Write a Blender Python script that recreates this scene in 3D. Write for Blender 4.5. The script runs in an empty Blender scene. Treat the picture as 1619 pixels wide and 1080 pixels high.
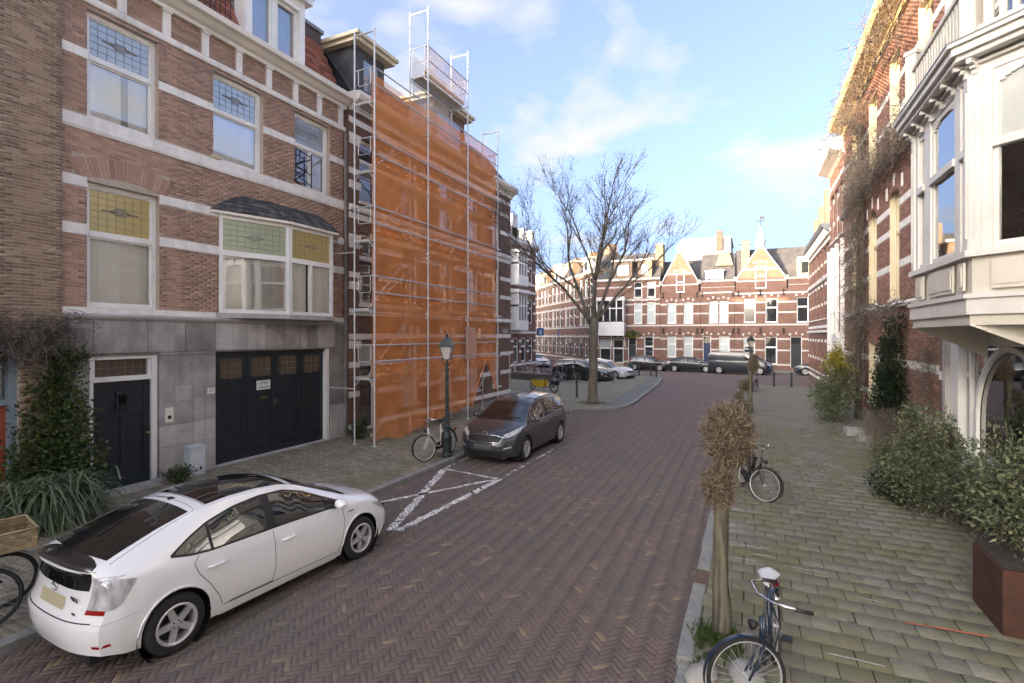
import bpy, bmesh, math, random
import numpy as np
from mathutils import Vector, Matrix
from mathutils.bvhtree import BVHTree
random.seed(7); rng = np.random.default_rng(7)
SC = bpy.context.scene; COL = SC.collection
R = math.radians
# ---------------------------------------------------------------- camera, sky, sun, exposure
CAM_H = 3.45
cam = bpy.data.cameras.new('camera'); camo = bpy.data.objects.new('camera', cam); COL.objects.link(camo)
cam.sensor_width = 36; cam.lens = 36 * 810 / 1619; cam.clip_end = 3000; cam.clip_start = .05
cam.shift_y = -10 / 1619
camo.location = (0, 0, CAM_H); camo.rotation_euler = (R(90), 0, R(24.87)); SC.camera = camo
SUN_AZ, SUN_EL = 30, 7.4          # the low sun stands behind the camera, over the roofs on the left
SC.view_settings.view_transform = 'Standard'; SC.view_settings.look = 'None'
SC.view_settings.gamma = 1; SC.view_settings.use_curve_mapping = False; SC.view_settings.exposure = 3.25
w = bpy.data.worlds.new('World'); SC.world = w; w.use_nodes = True
nt = w.node_tree; N = nt.nodes; LK = nt.links; N.clear()
out = N.new('ShaderNodeOutputWorld'); bg = N.new('ShaderNodeBackground'); bg.inputs[1].default_value = .15
sky = N.new('ShaderNodeTexSky'); sky.sky_type = 'NISHITA'; sky.sun_disc = False
sky.sun_elevation = R(SUN_EL); sky.sun_rotation = R(180 + SUN_AZ); sky.altitude = 0; sky.air_density = .3; sky.dust_density = 8.0; sky.ozone_density = 1.0
tc = N.new('ShaderNodeTexCoord'); sep = N.new('ShaderNodeSeparateXYZ'); LK.new(tc.outputs['Generated'], sep.inputs[0])
den = N.new('ShaderNodeMath'); den.operation = 'MAXIMUM'; LK.new(sep.outputs[2], den.inputs[0]); den.inputs[1].default_value = .0
den2 = N.new('ShaderNodeMath'); den2.operation = 'ADD'; LK.new(den.outputs[0], den2.inputs[0]); den2.inputs[1].default_value = .22
dv = N.new('ShaderNodeVectorMath'); dv.operation = 'DIVIDE'; LK.new(tc.outputs['Generated'], dv.inputs[0])
cx = N.new('ShaderNodeCombineXYZ'); [LK.new(den2.outputs[0], cx.inputs[i]) for i in range(3)]; LK.new(cx.outputs[0], dv.inputs[1])
mp = N.new('ShaderNodeMapping'); mp.inputs['Location'].default_value = (0, 0, 0); mp.inputs['Scale'].default_value = (1, 1, 1.6); LK.new(dv.outputs[0], mp.inputs[0])
n1 = N.new('ShaderNodeTexNoise'); n1.inputs['Scale'].default_value = 2.3; n1.inputs['Detail'].default_value = 9; n1.inputs['Roughness'].default_value = .53; n1.inputs['Distortion'].default_value = .25
LK.new(mp.outputs[0], n1.inputs['Vector'])
cr = N.new('ShaderNodeValToRGB'); LK.new(n1.outputs[0], cr.inputs[0])
cr.color_ramp.elements[0].position = .53; cr.color_ramp.elements[0].color = (0, 0, 0, 1)
cr.color_ramp.elements[1].position = .68; cr.color_ramp.elements[1].color = (1, 1, 1, 1)
mx = N.new('ShaderNodeMix'); mx.data_type = 'RGBA'; LK.new(cr.outputs[0], mx.inputs['Factor'])
pale = N.new('ShaderNodeMix'); pale.data_type = 'RGBA'; pale.inputs['Factor'].default_value = .10     # thin high haze veil over the whole sky
LK.new(sky.outputs[0], pale.inputs['A']); pale.inputs['B'].default_value = (.62, .62, .66, 1)
LK.new(pale.outputs['Result'], mx.inputs['A']); mx.inputs['B'].default_value = (.70, .70, .71, 1)
LK.new(mx.outputs['Result'], bg.inputs[0]); LK.new(bg.outputs[0], out.inputs[0])
sl = bpy.data.lights.new('sun', 'SUN'); sl.energy = 2.0; sl.angle = R(.6); sl.color = (1, .70, .40)
so = bpy.data.objects.new('sun', sl); COL.objects.link(so)
sd = Vector((math.sin(R(SUN_AZ)) * math.cos(R(SUN_EL)), math.cos(R(SUN_AZ)) * math.cos(R(SUN_EL)), -math.sin(R(SUN_EL))))
so.rotation_euler = sd.to_track_quat('-Z', 'Y').to_euler(); so.location = (-20, -20, 40)
# ---------------------------------------------------------------- helpers
def tag(o, label=None, cat=None, group=None, kind=None):
    if label: o['label'] = label
    if cat: o['category'] = cat
    if group: o['group'] = group
    if kind: o['kind'] = kind
    return o
def empty(name, loc=(0, 0, 0), rz=0, label=None, cat=None, group=None):
    o = bpy.data.objects.new(name, None); COL.objects.link(o); o.location = loc; o.rotation_euler = (0, 0, rz); o.empty_display_size = .2
    return tag(o, label, cat, group)
def link(name, me, parent=None):
    o = bpy.data.objects.new(name, me); COL.objects.link(o)
    if parent is not None: o.parent = parent
    return o
def copy_tree(o, parent=None):
    c = o.copy(); COL.objects.link(c); c.parent = parent
    for ch in o.children: copy_tree(ch, c)
    return c
def vrot(v, a):
    c, s = math.cos(a), math.sin(a); return (v[0] * c - v[1] * s, v[0] * s + v[1] * c) + tuple(v[2:])
class MB:
    def __init__(s): s.v = []; s.f = []
    def poly(s, pts):
        n = len(s.v); s.v += [tuple(p) for p in pts]; s.f.append(tuple(range(n, n + len(pts)))); return s
    def box(s, x0, x1, y0, y1, z0, z1):
        if x0 > x1: x0, x1 = x1, x0
        if y0 > y1: y0, y1 = y1, y0
        if z0 > z1: z0, z1 = z1, z0
        n = len(s.v)
        s.v += [(x0, y0, z0), (x1, y0, z0), (x1, y1, z0), (x0, y1, z0), (x0, y0, z1), (x1, y0, z1), (x1, y1, z1), (x0, y1, z1)]
        s.f += [tuple(n + i for i in q) for q in ((0, 3, 2, 1), (4, 5, 6, 7), (0, 1, 5, 4), (1, 2, 6, 5), (2, 3, 7, 6), (3, 0, 4, 7))]; return s
    def prism(s, poly, z0, z1):           # poly counter-clockwise in xy
        n = len(s.v); k = len(poly)
        s.v += [(p[0], p[1], z0) for p in poly] + [(p[0], p[1], z1) for p in poly]
        s.f += [tuple(n + k - 1 - i for i in range(k)), tuple(n + k + i for i in range(k))]
        s.f += [(n + i, n + (i + 1) % k, n + k + (i + 1) % k, n + k + i) for i in range(k)]; return s
    def hexa(s, b, t):                    # bottom and top quads
        n = len(s.v); s.v += [tuple(p) for p in b] + [tuple(p) for p in t]
        s.f += [tuple(n + i for i in q) for q in ((0, 3, 2, 1), (4, 5, 6, 7), (0, 1, 5, 4), (1, 2, 6, 5), (2, 3, 7, 6), (3, 0, 4, 7))]; return s
    def path(s, pts, r, n=6, cap=True, flat=None):
        pts = [Vector(p) for p in pts]; k = len(pts); rs = r if isinstance(r, (list, tuple)) else [r] * k
        base = len(s.v); up = None
        for i, p in enumerate(pts):
            d = (pts[min(i + 1, k - 1)] - pts[max(i - 1, 0)])
            d = d.normalized() if d.length > 1e-9 else Vector((0, 0, 1))
            if up is None: up = Vector((0, 0, 1)) if abs(d.z) < .9 else Vector((1, 0, 0))
            a = d.cross(up)
            if a.length < 1e-5: a = d.cross(Vector((1, 0, 0)) if abs(d.x) < .9 else Vector((0, 1, 0)))
            a.normalize(); b = a.cross(d).normalized(); up = b
            for j in range(n):
                t = 2 * math.pi * j / n
                q = p + a * (math.cos(t) * rs[i]) + b * (math.sin(t) * rs[i] * (flat or 1)); s.v.append((q.x, q.y, q.z))
        for i in range(k - 1):
            for j in range(n):
                a0 = base + i * n + j; a1 = base + i * n + (j + 1) % n; s.f.append((a0, a1, a1 + n, a0 + n))
        if cap:
            s.f.append(tuple(base + n - 1 - j for j in range(n))); s.f.append(tuple(base + (k - 1) * n + j for j in range(n)))
        return s
    def lathe(s, prof, n=16, c=(0, 0, 0), axis='z', a0=0, a1=2 * math.pi):
        base = len(s.v); full = abs(a1 - a0 - 2 * math.pi) < 1e-6; m = n if full else n + 1
        for i in range(m):
            t = a0 + (a1 - a0) * i / n; ct, st = math.cos(t), math.sin(t)
            for r, h in prof:
                p = (r * ct, r * st, h) if axis == 'z' else ((r * ct, h, r * st) if axis == 'y' else (h, r * ct, r * st))
                s.v.append((c[0] + p[0], c[1] + p[1], c[2] + p[2]))
        k = len(prof)
        for i in range(n):
            for j in range(k - 1):
                a = base + i * k + j; b = base + ((i + 1) % m) * k + j
                s.f.append((a, b, b + 1, a + 1) if axis != 'y' else (a, a + 1, b + 1, b))
        return s
    def grid(s, rows):                    # rows of points, equal length
        base = len(s.v); m = len(rows[0])
        for r in rows: s.v += [tuple(p) for p in r]
        for i in range(len(rows) - 1):
            for j in range(m - 1):
                a = base + i * m + j; s.f.append((a, a + 1, a + m + 1, a + m))
        return s
    def mesh(s, name, mat, smooth=False, uv=True):
        me = bpy.data.meshes.new(name); me.from_pydata(s.v, [], s.f)
        if mat is not None: me.materials.append(mat)
        if uv and len(s.f):
            V = np.array(s.v, dtype=np.float32); nl = len(me.loops)
            vi = np.empty(nl, np.int32); me.loops.foreach_get('vertex_index', vi)
            nf = len(me.polygons); no = np.empty(nf * 3, np.float32); me.polygons.foreach_get('normal', no); no = no.reshape(-1, 3)
            tot = np.empty(nf, np.int32); me.polygons.foreach_get('loop_total', tot); fi = np.repeat(np.arange(nf), tot)
            P = V[vi]; nn = no[fi]; flat = np.abs(nn[:, 2]) > .85
            L = np.hypot(nn[:, 0], nn[:, 1]) + 1e-9
            u = np.where(flat, P[:, 0], (-nn[:, 1] * P[:, 0] + nn[:, 0] * P[:, 1]) / L); v = np.where(flat, P[:, 1], P[:, 2])
            l = me.uv_layers.new(name='UVMap'); l.data.foreach_set('uv', np.stack([u, v], 1).astype(np.float32).ravel())
        if smooth: me.polygons.foreach_set('use_smooth', [True] * len(me.polygons))
        me.update(); return me
    def build(s, name, mat, parent=None, smooth=False, uv=True, auto=None):
        me = s.mesh(name, mat, smooth or bool(auto), uv)
        if auto: me.set_sharp_from_angle(angle=R(auto))
        return link(name, me, parent)
def npmesh(name, V, F, mat, smooth=False):
    """V (n,3), F (m,k) arrays -> mesh"""
    V = np.asarray(V, np.float32); F = np.asarray(F, np.int32); me = bpy.data.meshes.new(name); k = F.shape[1]
    me.vertices.add(len(V)); me.vertices.foreach_set('co', V.ravel())
    me.loops.add(F.size); me.loops.foreach_set('vertex_index', F.ravel())
    me.polygons.add(len(F)); me.polygons.foreach_set('loop_start', np.arange(len(F), dtype=np.int32) * k)
    if smooth: me.polygons.foreach_set('use_smooth', [True] * len(F))
    me.materials.append(mat); me.update(calc_edges=True); return me
# ---------------------------------------------------------------- materials
def nodes(name):
    m = bpy.data.materials.new(name); m.use_nodes = True; t = m.node_tree
    return m, t, t.nodes['Principled BSDF']
def c4(c): return (c[0], c[1], c[2], 1)
def mixc(t, fac, a, b, mode='MIX'):
    n = t.nodes.new('ShaderNodeMix'); n.data_type = 'RGBA'; n.blend_type = mode
    for sock, val in (('Factor', fac), ('A', a), ('B', b)):
        if hasattr(val, 'node'): t.links.new(val, n.inputs[sock])
        else: n.inputs[sock].default_value = c4(val) if sock != 'Factor' else val
    return n.outputs['Result']
def noise(t, scale, detail=5, rough=.6, coord='Object', vec=None, stretch=None):
    if vec is None: vec = t.nodes.new('ShaderNodeTexCoord').outputs[coord]
    if stretch:
        mp = t.nodes.new('ShaderNodeMapping'); mp.inputs['Scale'].default_value = stretch; t.links.new(vec, mp.inputs[0]); vec = mp.outputs[0]
    n = t.nodes.new('ShaderNodeTexNoise'); n.inputs['Scale'].default_value = scale; n.inputs['Detail'].default_value = detail; n.inputs['Roughness'].default_value = rough
    t.links.new(vec, n.inputs['Vector']); return n.outputs[0]
def ramp(t, fac, stops, interp='LINEAR'):
    n = t.nodes.new('ShaderNodeValToRGB'); t.links.new(fac, n.inputs[0]); r = n.color_ramp; r.interpolation = interp
    while len(r.elements) < len(stops): r.elements.new(.5)
    for e, (p, c) in zip(r.elements, stops): e.position = p; e.color = c4(c) if hasattr(c, '__len__') else (c, c, c, 1)
    return n.outputs[0]
def bump(t, b, h, strength, dist=.01):
    n = t.nodes.new('ShaderNodeBump'); n.inputs['Strength'].default_value = strength; n.inputs['Distance'].default_value = dist
    t.links.new(h, n.inputs['Height']); t.links.new(n.outputs[0], b.inputs['Normal'])
def M(name, a, b=None, rough=.7, scale=6, bmp=0, metal=0, coat=0, dirt=None, dirt_scale=.8, dirt_amt=.5, spec=.5, stretch=None, lo=.35, hi=.65, streak=None):
    m, t, p = nodes(name); p.inputs['Roughness'].default_value = rough; p.inputs['Metallic'].default_value = metal; p.inputs['Specular IOR Level'].default_value = spec
    if coat: p.inputs['Coat Weight'].default_value = coat; p.inputs['Coat Roughness'].default_value = .04
    if b is None: p.inputs['Base Color'].default_value = c4(a); col = None
    else:
        f = noise(t, scale, stretch=stretch); col = mixc(t, ramp(t, f, [(lo, 0), (hi, 1)]), a, b)
    if dirt:
        d = noise(t, dirt_scale, 7, .65); f = ramp(t, d, [(.45, 0), (.72, dirt_amt)])
        col = mixc(t, f, col if col is not None else a, dirt)
    if streak: col = mixc(t, ramp(t, noise(t, 5, 4, .6, stretch=(1, 1, .07)), [(.5, 0), (.72, .55)]), col, streak)     # rain streaks
    if col is not None: t.links.new(col, p.inputs['Base Color'])
    if bmp: bump(t, p, noise(t, scale * 6, 4, stretch=stretch), bmp)
    return m
def M_pieces(name, stops, rough=.85, fine=30, bmp=.3, dirt=None, dirt_scale=.5, dirt_amt=.6, dlo=.5, dhi=.7, gain=1.45, grain=.24):
    """one colour per loose piece (brick, tile) with grain and large stains"""
    m, t, p = nodes(name); p.inputs['Roughness'].default_value = rough
    g = t.nodes.new('ShaderNodeNewGeometry'); o = t.nodes.new('ShaderNodeObjectInfo')
    ad = t.nodes.new('ShaderNodeMath'); t.links.new(g.outputs['Random Per Island'], ad.inputs[0]); t.links.new(o.outputs['Random'], ad.inputs[1])
    fr = t.nodes.new('ShaderNodeMath'); fr.operation = 'FRACT'; t.links.new(ad.outputs[0], fr.inputs[0])
    col = ramp(t, fr.outputs[0], [(p_, tuple(c_ * gain for c_ in c)) for p_, c in stops])
    pos = g.outputs['Position']
    f = noise(t, fine, 5, .7, vec=pos); col = mixc(t, 1.0, col, ramp(t, f, [(.3, (1 - grain,) * 3), (.7, (1 + grain * .7,) * 3)]), 'MULTIPLY')
    if dirt:
        d = noise(t, dirt_scale, 8, .65, vec=pos); col = mixc(t, ramp(t, d, [(dlo, 0), (dhi, dirt_amt)]), col, tuple(c_ * gain for c_ in dirt))
    t.links.new(col, p.inputs['Base Color'])
    if bmp: bump(t, p, f, bmp, .006)
    return m
def M_brick(name, c1, c2, mortar, bw=.22, bh=.065, rough=.88, dirt=None, g_=.92):
    m, t, p = nodes(name); p.inputs['Roughness'].default_value = rough
    uv = t.nodes.new('ShaderNodeTexCoord').outputs['UV']
    b = t.nodes.new('ShaderNodeTexBrick'); t.links.new(uv, b.inputs['Vector']); b.inputs['Scale'].default_value = 1
    b.inputs['Brick Width'].default_value = bw; b.inputs['Row Height'].default_value = bh; b.inputs['Mortar Size'].default_value = .005; b.inputs['Bias'].default_value = 0
    b.inputs['Color1'].default_value = c4([q * g_ for q in c1]); b.inputs['Color2'].default_value = c4([q * g_ for q in c2]); b.inputs['Mortar'].default_value = c4([q * g_ for q in mortar])
    col = b.outputs['Color']; f = noise(t, 1.3, 8, .7)
    col = mixc(t, 1.0, col, ramp(t, f, [(.3, (.72, .70, .70)), (.7, (1.15, 1.12, 1.1))]), 'MULTIPLY')
    t.links.new(col, p.inputs['Base Color']); bump(t, p, b.outputs['Fac'], .25, -.006); return m
def M_glass(name, tint=(.75, .8, .82), refl=.18, base=None, rough=.02, wav=.0):
    """window pane: a see-through (or, with base, a blind) sheet with mirror reflection"""
    m = bpy.data.materials.new(name); m.use_nodes = True; t = m.node_tree; t.nodes.clear()
    o = t.nodes.new('ShaderNodeOutputMaterial'); mx = t.nodes.new('ShaderNodeMixShader'); gl = t.nodes.new('ShaderNodeBsdfGlossy'); gl.inputs['Roughness'].default_value = rough
    if base is None: d = t.nodes.new('ShaderNodeBsdfTransparent'); d.inputs[0].default_value = c4(tint)
    else: d = t.nodes.new('ShaderNodeBsdfDiffuse'); d.inputs[0].default_value = c4(base)
    lw = t.nodes.new('ShaderNodeFresnel'); lw.inputs[0].default_value = 1.5
    ad = t.nodes.new('ShaderNodeMath'); ad.use_clamp = True; t.links.new(lw.outputs[0], ad.inputs[0]); ad.inputs[1].default_value = refl
    if wav:
        bp = t.nodes.new('ShaderNodeBump'); bp.inputs['Strength'].default_value = wav; bp.inputs['Distance'].default_value = .02
        t.links.new(noise(t, 1.1, 2, .4), bp.inputs['Height']); t.links.new(bp.outputs[0], gl.inputs['Normal'])
    t.links.new(ad.outputs[0], mx.inputs[0]); t.links.new(d.outputs[0], mx.inputs[1]); t.links.new(gl.outputs[0], mx.inputs[2]); t.links.new(mx.outputs[0], o.inputs[0]); return m
def M_leaf(name, a, b, rough=.5, trans=.3):
    m, t, p = nodes(name); p.inputs['Roughness'].default_value = rough; p.inputs['Specular IOR Level'].default_value = .35
    g = t.nodes.new('ShaderNodeNewGeometry'); col = ramp(t, g.outputs['Random Per Island'], [(0, a), (1, b)])
    t.links.new(col, p.inputs['Base Color'])
    tr = t.nodes.new('ShaderNodeBsdfTranslucent'); t.links.new(col, tr.inputs[0]); mx = t.nodes.new('ShaderNodeMixShader'); mx.inputs[0].default_value = trans
    o = t.nodes['Material Output']; t.links.new(p.outputs[0], mx.inputs[1]); t.links.new(tr.outputs[0], mx.inputs[2]); t.links.new(mx.outputs[0], o.inputs[0]); return m
K = dict(
 white=M('white_paint', (.78, .77, .74), (.82, .81, .78), .45, 3, .05, dirt=(.42, .40, .36), dirt_amt=.35),
 farband=M('weathered_stone_band', (.60, .585, .56), (.52, .505, .48), .75, 4, .2, dirt=(.36, .34, .31), dirt_scale=1.4, dirt_amt=.4),
 render=M('bounce_cream_render', (.70, .67, .60), (.76, .73, .66), .8, 2, .2, dirt=(.5, .47, .41), dirt_scale=.6, dirt_amt=.4),
 baywhite=M('old_white_paint', (.60, .585, .55), (.66, .645, .61), .5, 3, .05, dirt=(.42, .40, .35), dirt_scale=1.2, dirt_amt=.4),
 baycream=M('old_cream_paint', (.56, .525, .45), (.61, .58, .50), .5, 3, .05, dirt=(.40, .37, .31), dirt_scale=1.2, dirt_amt=.4),
 cream=M('cream_paint', (.74, .70, .60), (.80, .76, .67), .5, 3, .05, dirt=(.40, .38, .32), dirt_amt=.35),
 bandwhite=M('white_stone_band', (.86, .84, .79), (.80, .78, .73), .7, 4, .2, dirt=(.44, .42, .39), dirt_scale=1.4, dirt_amt=.45, streak=(.55, .53, .49)),
 oldcream=M('yellowed_paint', (.55, .48, .32), (.60, .54, .38), .55, 3, .05),
 stone=M('grey_stone', (.30, .285, .275), (.42, .40, .385), .82, 2.2, .35, dirt=(.12, .115, .11), dirt_scale=.9, dirt_amt=.75, streak=(.15, .145, .135)),
 stone2=M('light_grey_stone', (.42, .40, .38), (.52, .495, .475), .82, 2.2, .3, dirt=(.17, .16, .15), dirt_scale=.9, dirt_amt=.6, streak=(.22, .21, .195)),
 stoned=M('dark_grey_stone', (.22, .205, .195), (.31, .295, .28), .82, 2.2, .35, dirt=(.09, .085, .08), dirt_scale=.9, dirt_amt=.75),
 kerb=M('kerb_stone', (.20, .20, .195), (.30, .30, .285), .8, 5, .5, dirt=(.11, .11, .08), dirt_scale=2.2, dirt_amt=.8),
 door=M('blue_black_door', (.012, .018, .024), (.02, .026, .033), .42, 5, .05),
 blue=M('blue_door', (.015, .03, .09), None, .4),
 slate=M_pieces('slate', [(0, (.03, .03, .035)), (.6, (.055, .055, .06)), (1, (.09, .09, .09))], .75, 20, .3, dirt=(.12, .13, .10), dirt_amt=.5),
 slateroof=M('dark_slate_roof', (.045, .047, .052), (.075, .077, .085), .75, 2, .3),
 redtile=M_pieces('red_roof_tile', [(0, (.15, .05, .04)), (.5, (.23, .08, .05)), (1, (.30, .12, .08))], .8, 20, .3, dirt=(.10, .07, .06), dirt_amt=.5),
 lead=M('lead_sheet', (.16, .17, .18), (.24, .25, .26), .55, 3, .1),
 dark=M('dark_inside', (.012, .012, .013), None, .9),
 room=M('room_back', (.42, .40, .37), None, .9),
 curtain=M('net_curtain', (.92, .90, .86), (.86, .84, .80), .9, 3),
 pane=M_glass('window_pane', (.94, .96, .97), .07, wav=.12),
 pane_sky=M_glass('bright_window_pane', (.94, .96, .97), .34, wav=.12),
 farpane=M_glass('far_window_pane', base=(.03, .035, .04), refl=.22),
 farblind=M_glass('far_window_blind', base=(.52, .58, .58), refl=.10),
 yellow=M_glass('yellow_leaded_glass', base=(.46, .37, .13), refl=.08, rough=.15),
 palegreen=M_glass('pale_leaded_glass', base=(.34, .38, .25), refl=.08, rough=.15),
 greyglass=M_glass('grey_leaded_glass', base=(.30, .35, .38), refl=.2, rough=.15),
 brownglass=M_glass('brown_leaded_glass', base=(.10, .075, .05), refl=.06, rough=.2),
 iron=M('black_iron', (.012, .013, .014), (.02, .02, .021), .5, 8, .1),
 lampgreen=M('dark_green_cast_iron', (.018, .028, .026), (.03, .042, .038), .45, 8, .15),
 lampglass=M_glass('lamp_glass', base=(.55, .50, .45), refl=.08, rough=.2),
 steel=M('galvanised_steel', (.46, .47, .48), (.58, .59, .60), .5, 8, .05, metal=.35),
 rubber=M('tyre_rubber', (.016, .016, .017), (.026, .026, .026), .85, 20, .2),
 alloy=M('alloy_wheel', (.68, .68, .68), None, .35, metal=.6),
 chrome=M('chrome', (.72, .72, .72), None, .15, metal=1),
 whitecar=M('white_car_paint', (.86, .87, .88), None, .22, coat=1),
 greycar=M('dark_grey_car_paint', (.044, .048, .056), None, .30, metal=.25, coat=.9),
 blackcar=M('black_car_paint', (.012, .013, .015), None, .3, coat=.9),
 navycar=M('navy_car_paint', (.014, .02, .032), None, .3, coat=.9),
 silvercar=M('silver_car_paint', (.55, .57, .58), None, .32, metal=.35, coat=.8),
 carglass=M_glass('car_glass', base=(.008, .009, .010), refl=.10),
 blackgloss=M_glass('black_gloss', base=(.006, .006, .007), refl=.05),
 trim=M('black_plastic', (.016, .016, .017), None, .55),
 lens=M('clear_lamp_lens', (.62, .63, .64), (.30, .31, .32), .12, 14, coat=1, stretch=(1, 1, .35)),
 redlens=M('red_lamp_lens', (.30, .008, .008), None, .15, coat=1),
 plate=M('blank_plate', (.46, .42, .27), None, .5),
 plateg=M('grey_plate', (.10, .10, .095), None, .5),
 bark=M('bark', (.10, .088, .070), (.17, .15, .125), .9, 7, .6, stretch=(1, 1, .25), dirt=(.10, .12, .06), dirt_amt=.5),
 twig=M('twig', (.085, .070, .055), (.13, .11, .085), .9, 9),
 barkgrey=M('grey_pollard_bark', (.065, .058, .042), (.18, .163, .125), .9, 16, 1.0, stretch=(1, 1, .09), lo=.42, hi=.56, dirt=(.13, .14, .07), dirt_scale=2.5, dirt_amt=.8),
 pollard=M_leaf('dry_twig_tuft', (.07, .05, .034), (.36, .285, .20), .9, .0),
 vine=M_leaf('vine_stem', (.10, .082, .066), (.24, .20, .16), .9, .0),
 ivy=M_leaf('ivy_leaf', (.03, .055, .02), (.13, .17, .05), .4),
 darkivy=M_leaf('dark_ivy_leaf', (.010, .022, .012), (.032, .056, .022), .4),
 shrub=M_leaf('shrub_leaf', (.055, .085, .04), (.26, .29, .16), .45),
 yellowleaf=M_leaf('golden_leaf', (.22, .20, .02), (.42, .36, .05), .5),
 strap=M_leaf('strap_leaf', (.06, .095, .05), (.24, .28, .16), .45),
 grass=M_leaf('grass_blade', (.04, .075, .015), (.11, .15, .04), .6),
 litter=M_leaf('fallen_leaf', (.10, .06, .03), (.30, .22, .12), .8, 0),
 corten=M('rusted_steel', (.042, .017, .011), (.085, .032, .018), .75, 4, .2, dirt=(.035, .02, .014)),
 orange_spray=M('orange_spray_paint', (.75, .14, .07), (.55, .16, .09), .7, 20),
 chalk=M('white_chalk', (.60, .60, .57), (.36, .36, .32), .9, 30),
 cabinet=M('grey_cabinet', (.50, .54, .57), (.58, .62, .64), .5, 4, .05, dirt=(.2, .21, .2), dirt_scale=3),
 red_door=M('red_wood', (.28, .06, .03), (.36, .09, .045), .45, 5, stretch=(1, 1, .2)),
 greyblue=M('grey_blue_paint', (.18, .24, .29), (.24, .30, .34), .5, 4),
 sign=M('white_enamel', (.72, .72, .70), None, .35),
 signblue=M('blue_sign', (.03, .12, .36), None, .4),
 ink=M('black_ink', (.02, .02, .02), None, .6),
 brass=M('brass', (.45, .33, .14), None, .3, metal=.9),
 wicker=M_leaf('wicker', (.22, .16, .09), (.42, .33, .20), .85, 0),
 bikeblue=M('dark_blue_bike_paint', (.014, .028, .055), None, .3, coat=.6),
 bikeblack=M('black_bike_paint', (.014, .014, .016), None, .3, coat=.5),
 leather=M('black_saddle', (.02, .02, .022), None, .5),
 plasticcover=M('silver_saddle_cover', (.50, .53, .55), (.62, .64, .66), .38, 6, .1),
 cargoyellow=M('yellow_cargo_box', (.62, .44, .02), None, .5),
 terracotta=M('terracotta', (.36, .13, .06), (.42, .18, .10), .8, 9),
 concrete=M('concrete', (.34, .33, .30), (.42, .41, .38), .85, 3, .2, dirt=(.2, .2, .17)),
 wood=M('weathered_board', (.46, .40, .31), (.56, .49, .39), .8, 6, .2, stretch=(.3, 3, 3)),
 greencloth=M('green_cloth', (.02, .10, .05), None, .8),
 b_left=M_brick('old_brown_brick', (.17, .095, .068), (.235, .135, .095), (.21, .165, .13), dirt=1),
 b_far=M_brick('far_red_brick', (.19, .095, .068), (.25, .135, .10), (.24, .19, .16)),
 b_yel=M_brick('yellow_brown_brick', (.24, .17, .115), (.30, .215, .15), (.30, .26, .21)),
 b_dark=M_brick('dark_brick', (.10, .075, .065), (.145, .105, .09), (.14, .12, .11)),
 mortar=M('lime_mortar', (.42, .35, .28), (.50, .42, .35), .95, 8, .3),
 mortar_l=M('pale_mortar', (.50, .44, .36), (.42, .37, .30), .95, 8, .3),
 brickL1=M_pieces('brown_red_brick', [(0, (.20, .125, .095)), (.3, (.26, .165, .122)), (.7, (.30, .19, .138)), (1, (.34, .23, .175))], .88, 40, .3, dirt=(.23, .155, .118), dirt_scale=.6, dirt_amt=.6),
 brickL0=M_pieces('tan_brown_brick', [(0, (.13, .088, .06)), (.4, (.185, .128, .088)), (.75, (.225, .16, .11)), (1, (.27, .20, .145))], .88, 40, .3),
 brickR1=M_pieces('warm_red_brick', [(0, (.14, .07, .052)), (.4, (.20, .098, .072)), (.8, (.245, .125, .092)), (1, (.29, .17, .13))], .88, 40, .3, dirt=(.15, .10, .075), dirt_scale=.7, dirt_amt=.5),
 roadbrick=M_pieces('road_brick', [(0, (.100, .074, .066)), (.35, (.113, .083, .073)), (.8, (.126, .092, .078)), (.955, (.138, .10, .080)), (.965, (.185, .138, .092)), (1, (.20, .148, .098))], .8, 30, .5, dirt=(.092, .080, .068), dirt_scale=.8, dirt_amt=.8, dlo=.40, dhi=.62, grain=.15, gain=1.35),
 markbrick=M_pieces('white_road_brick', [(0, (.46, .45, .43)), (.6, (.62, .61, .58)), (1, (.74, .73, .70))], .7, 28, .3, dirt=(.20, .18, .17), dirt_scale=4, dirt_amt=.85, dlo=.5, dhi=.62),
 sand=M('sand_joint', (.075, .062, .050), (.105, .09, .07), .95, 9, .3),
 sandm=M('mossy_joint', (.055, .055, .028), (.035, .033, .022), .95, 3, .3),
 tile=M_pieces('pavement_tile', [(0, (.108, .100, .074)), (.35, (.13, .123, .095)), (.75, (.144, .137, .107)), (.96, (.16, .153, .124)), (1, (.195, .188, .158))], .85, 18, .6, dirt=(.112, .108, .052), dirt_scale=.9, dirt_amt=.85, dlo=.40, dhi=.62),
 paver=M_pieces('small_paver', [(0, (.12, .105, .080)), (.4, (.17, .148, .112)), (.8, (.20, .172, .128)), (1, (.235, .20, .155))], .85, 40, .5, dirt=(.098, .098, .052), dirt_scale=.8, dirt_amt=.75, dlo=.42, dhi=.64),
)
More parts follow.
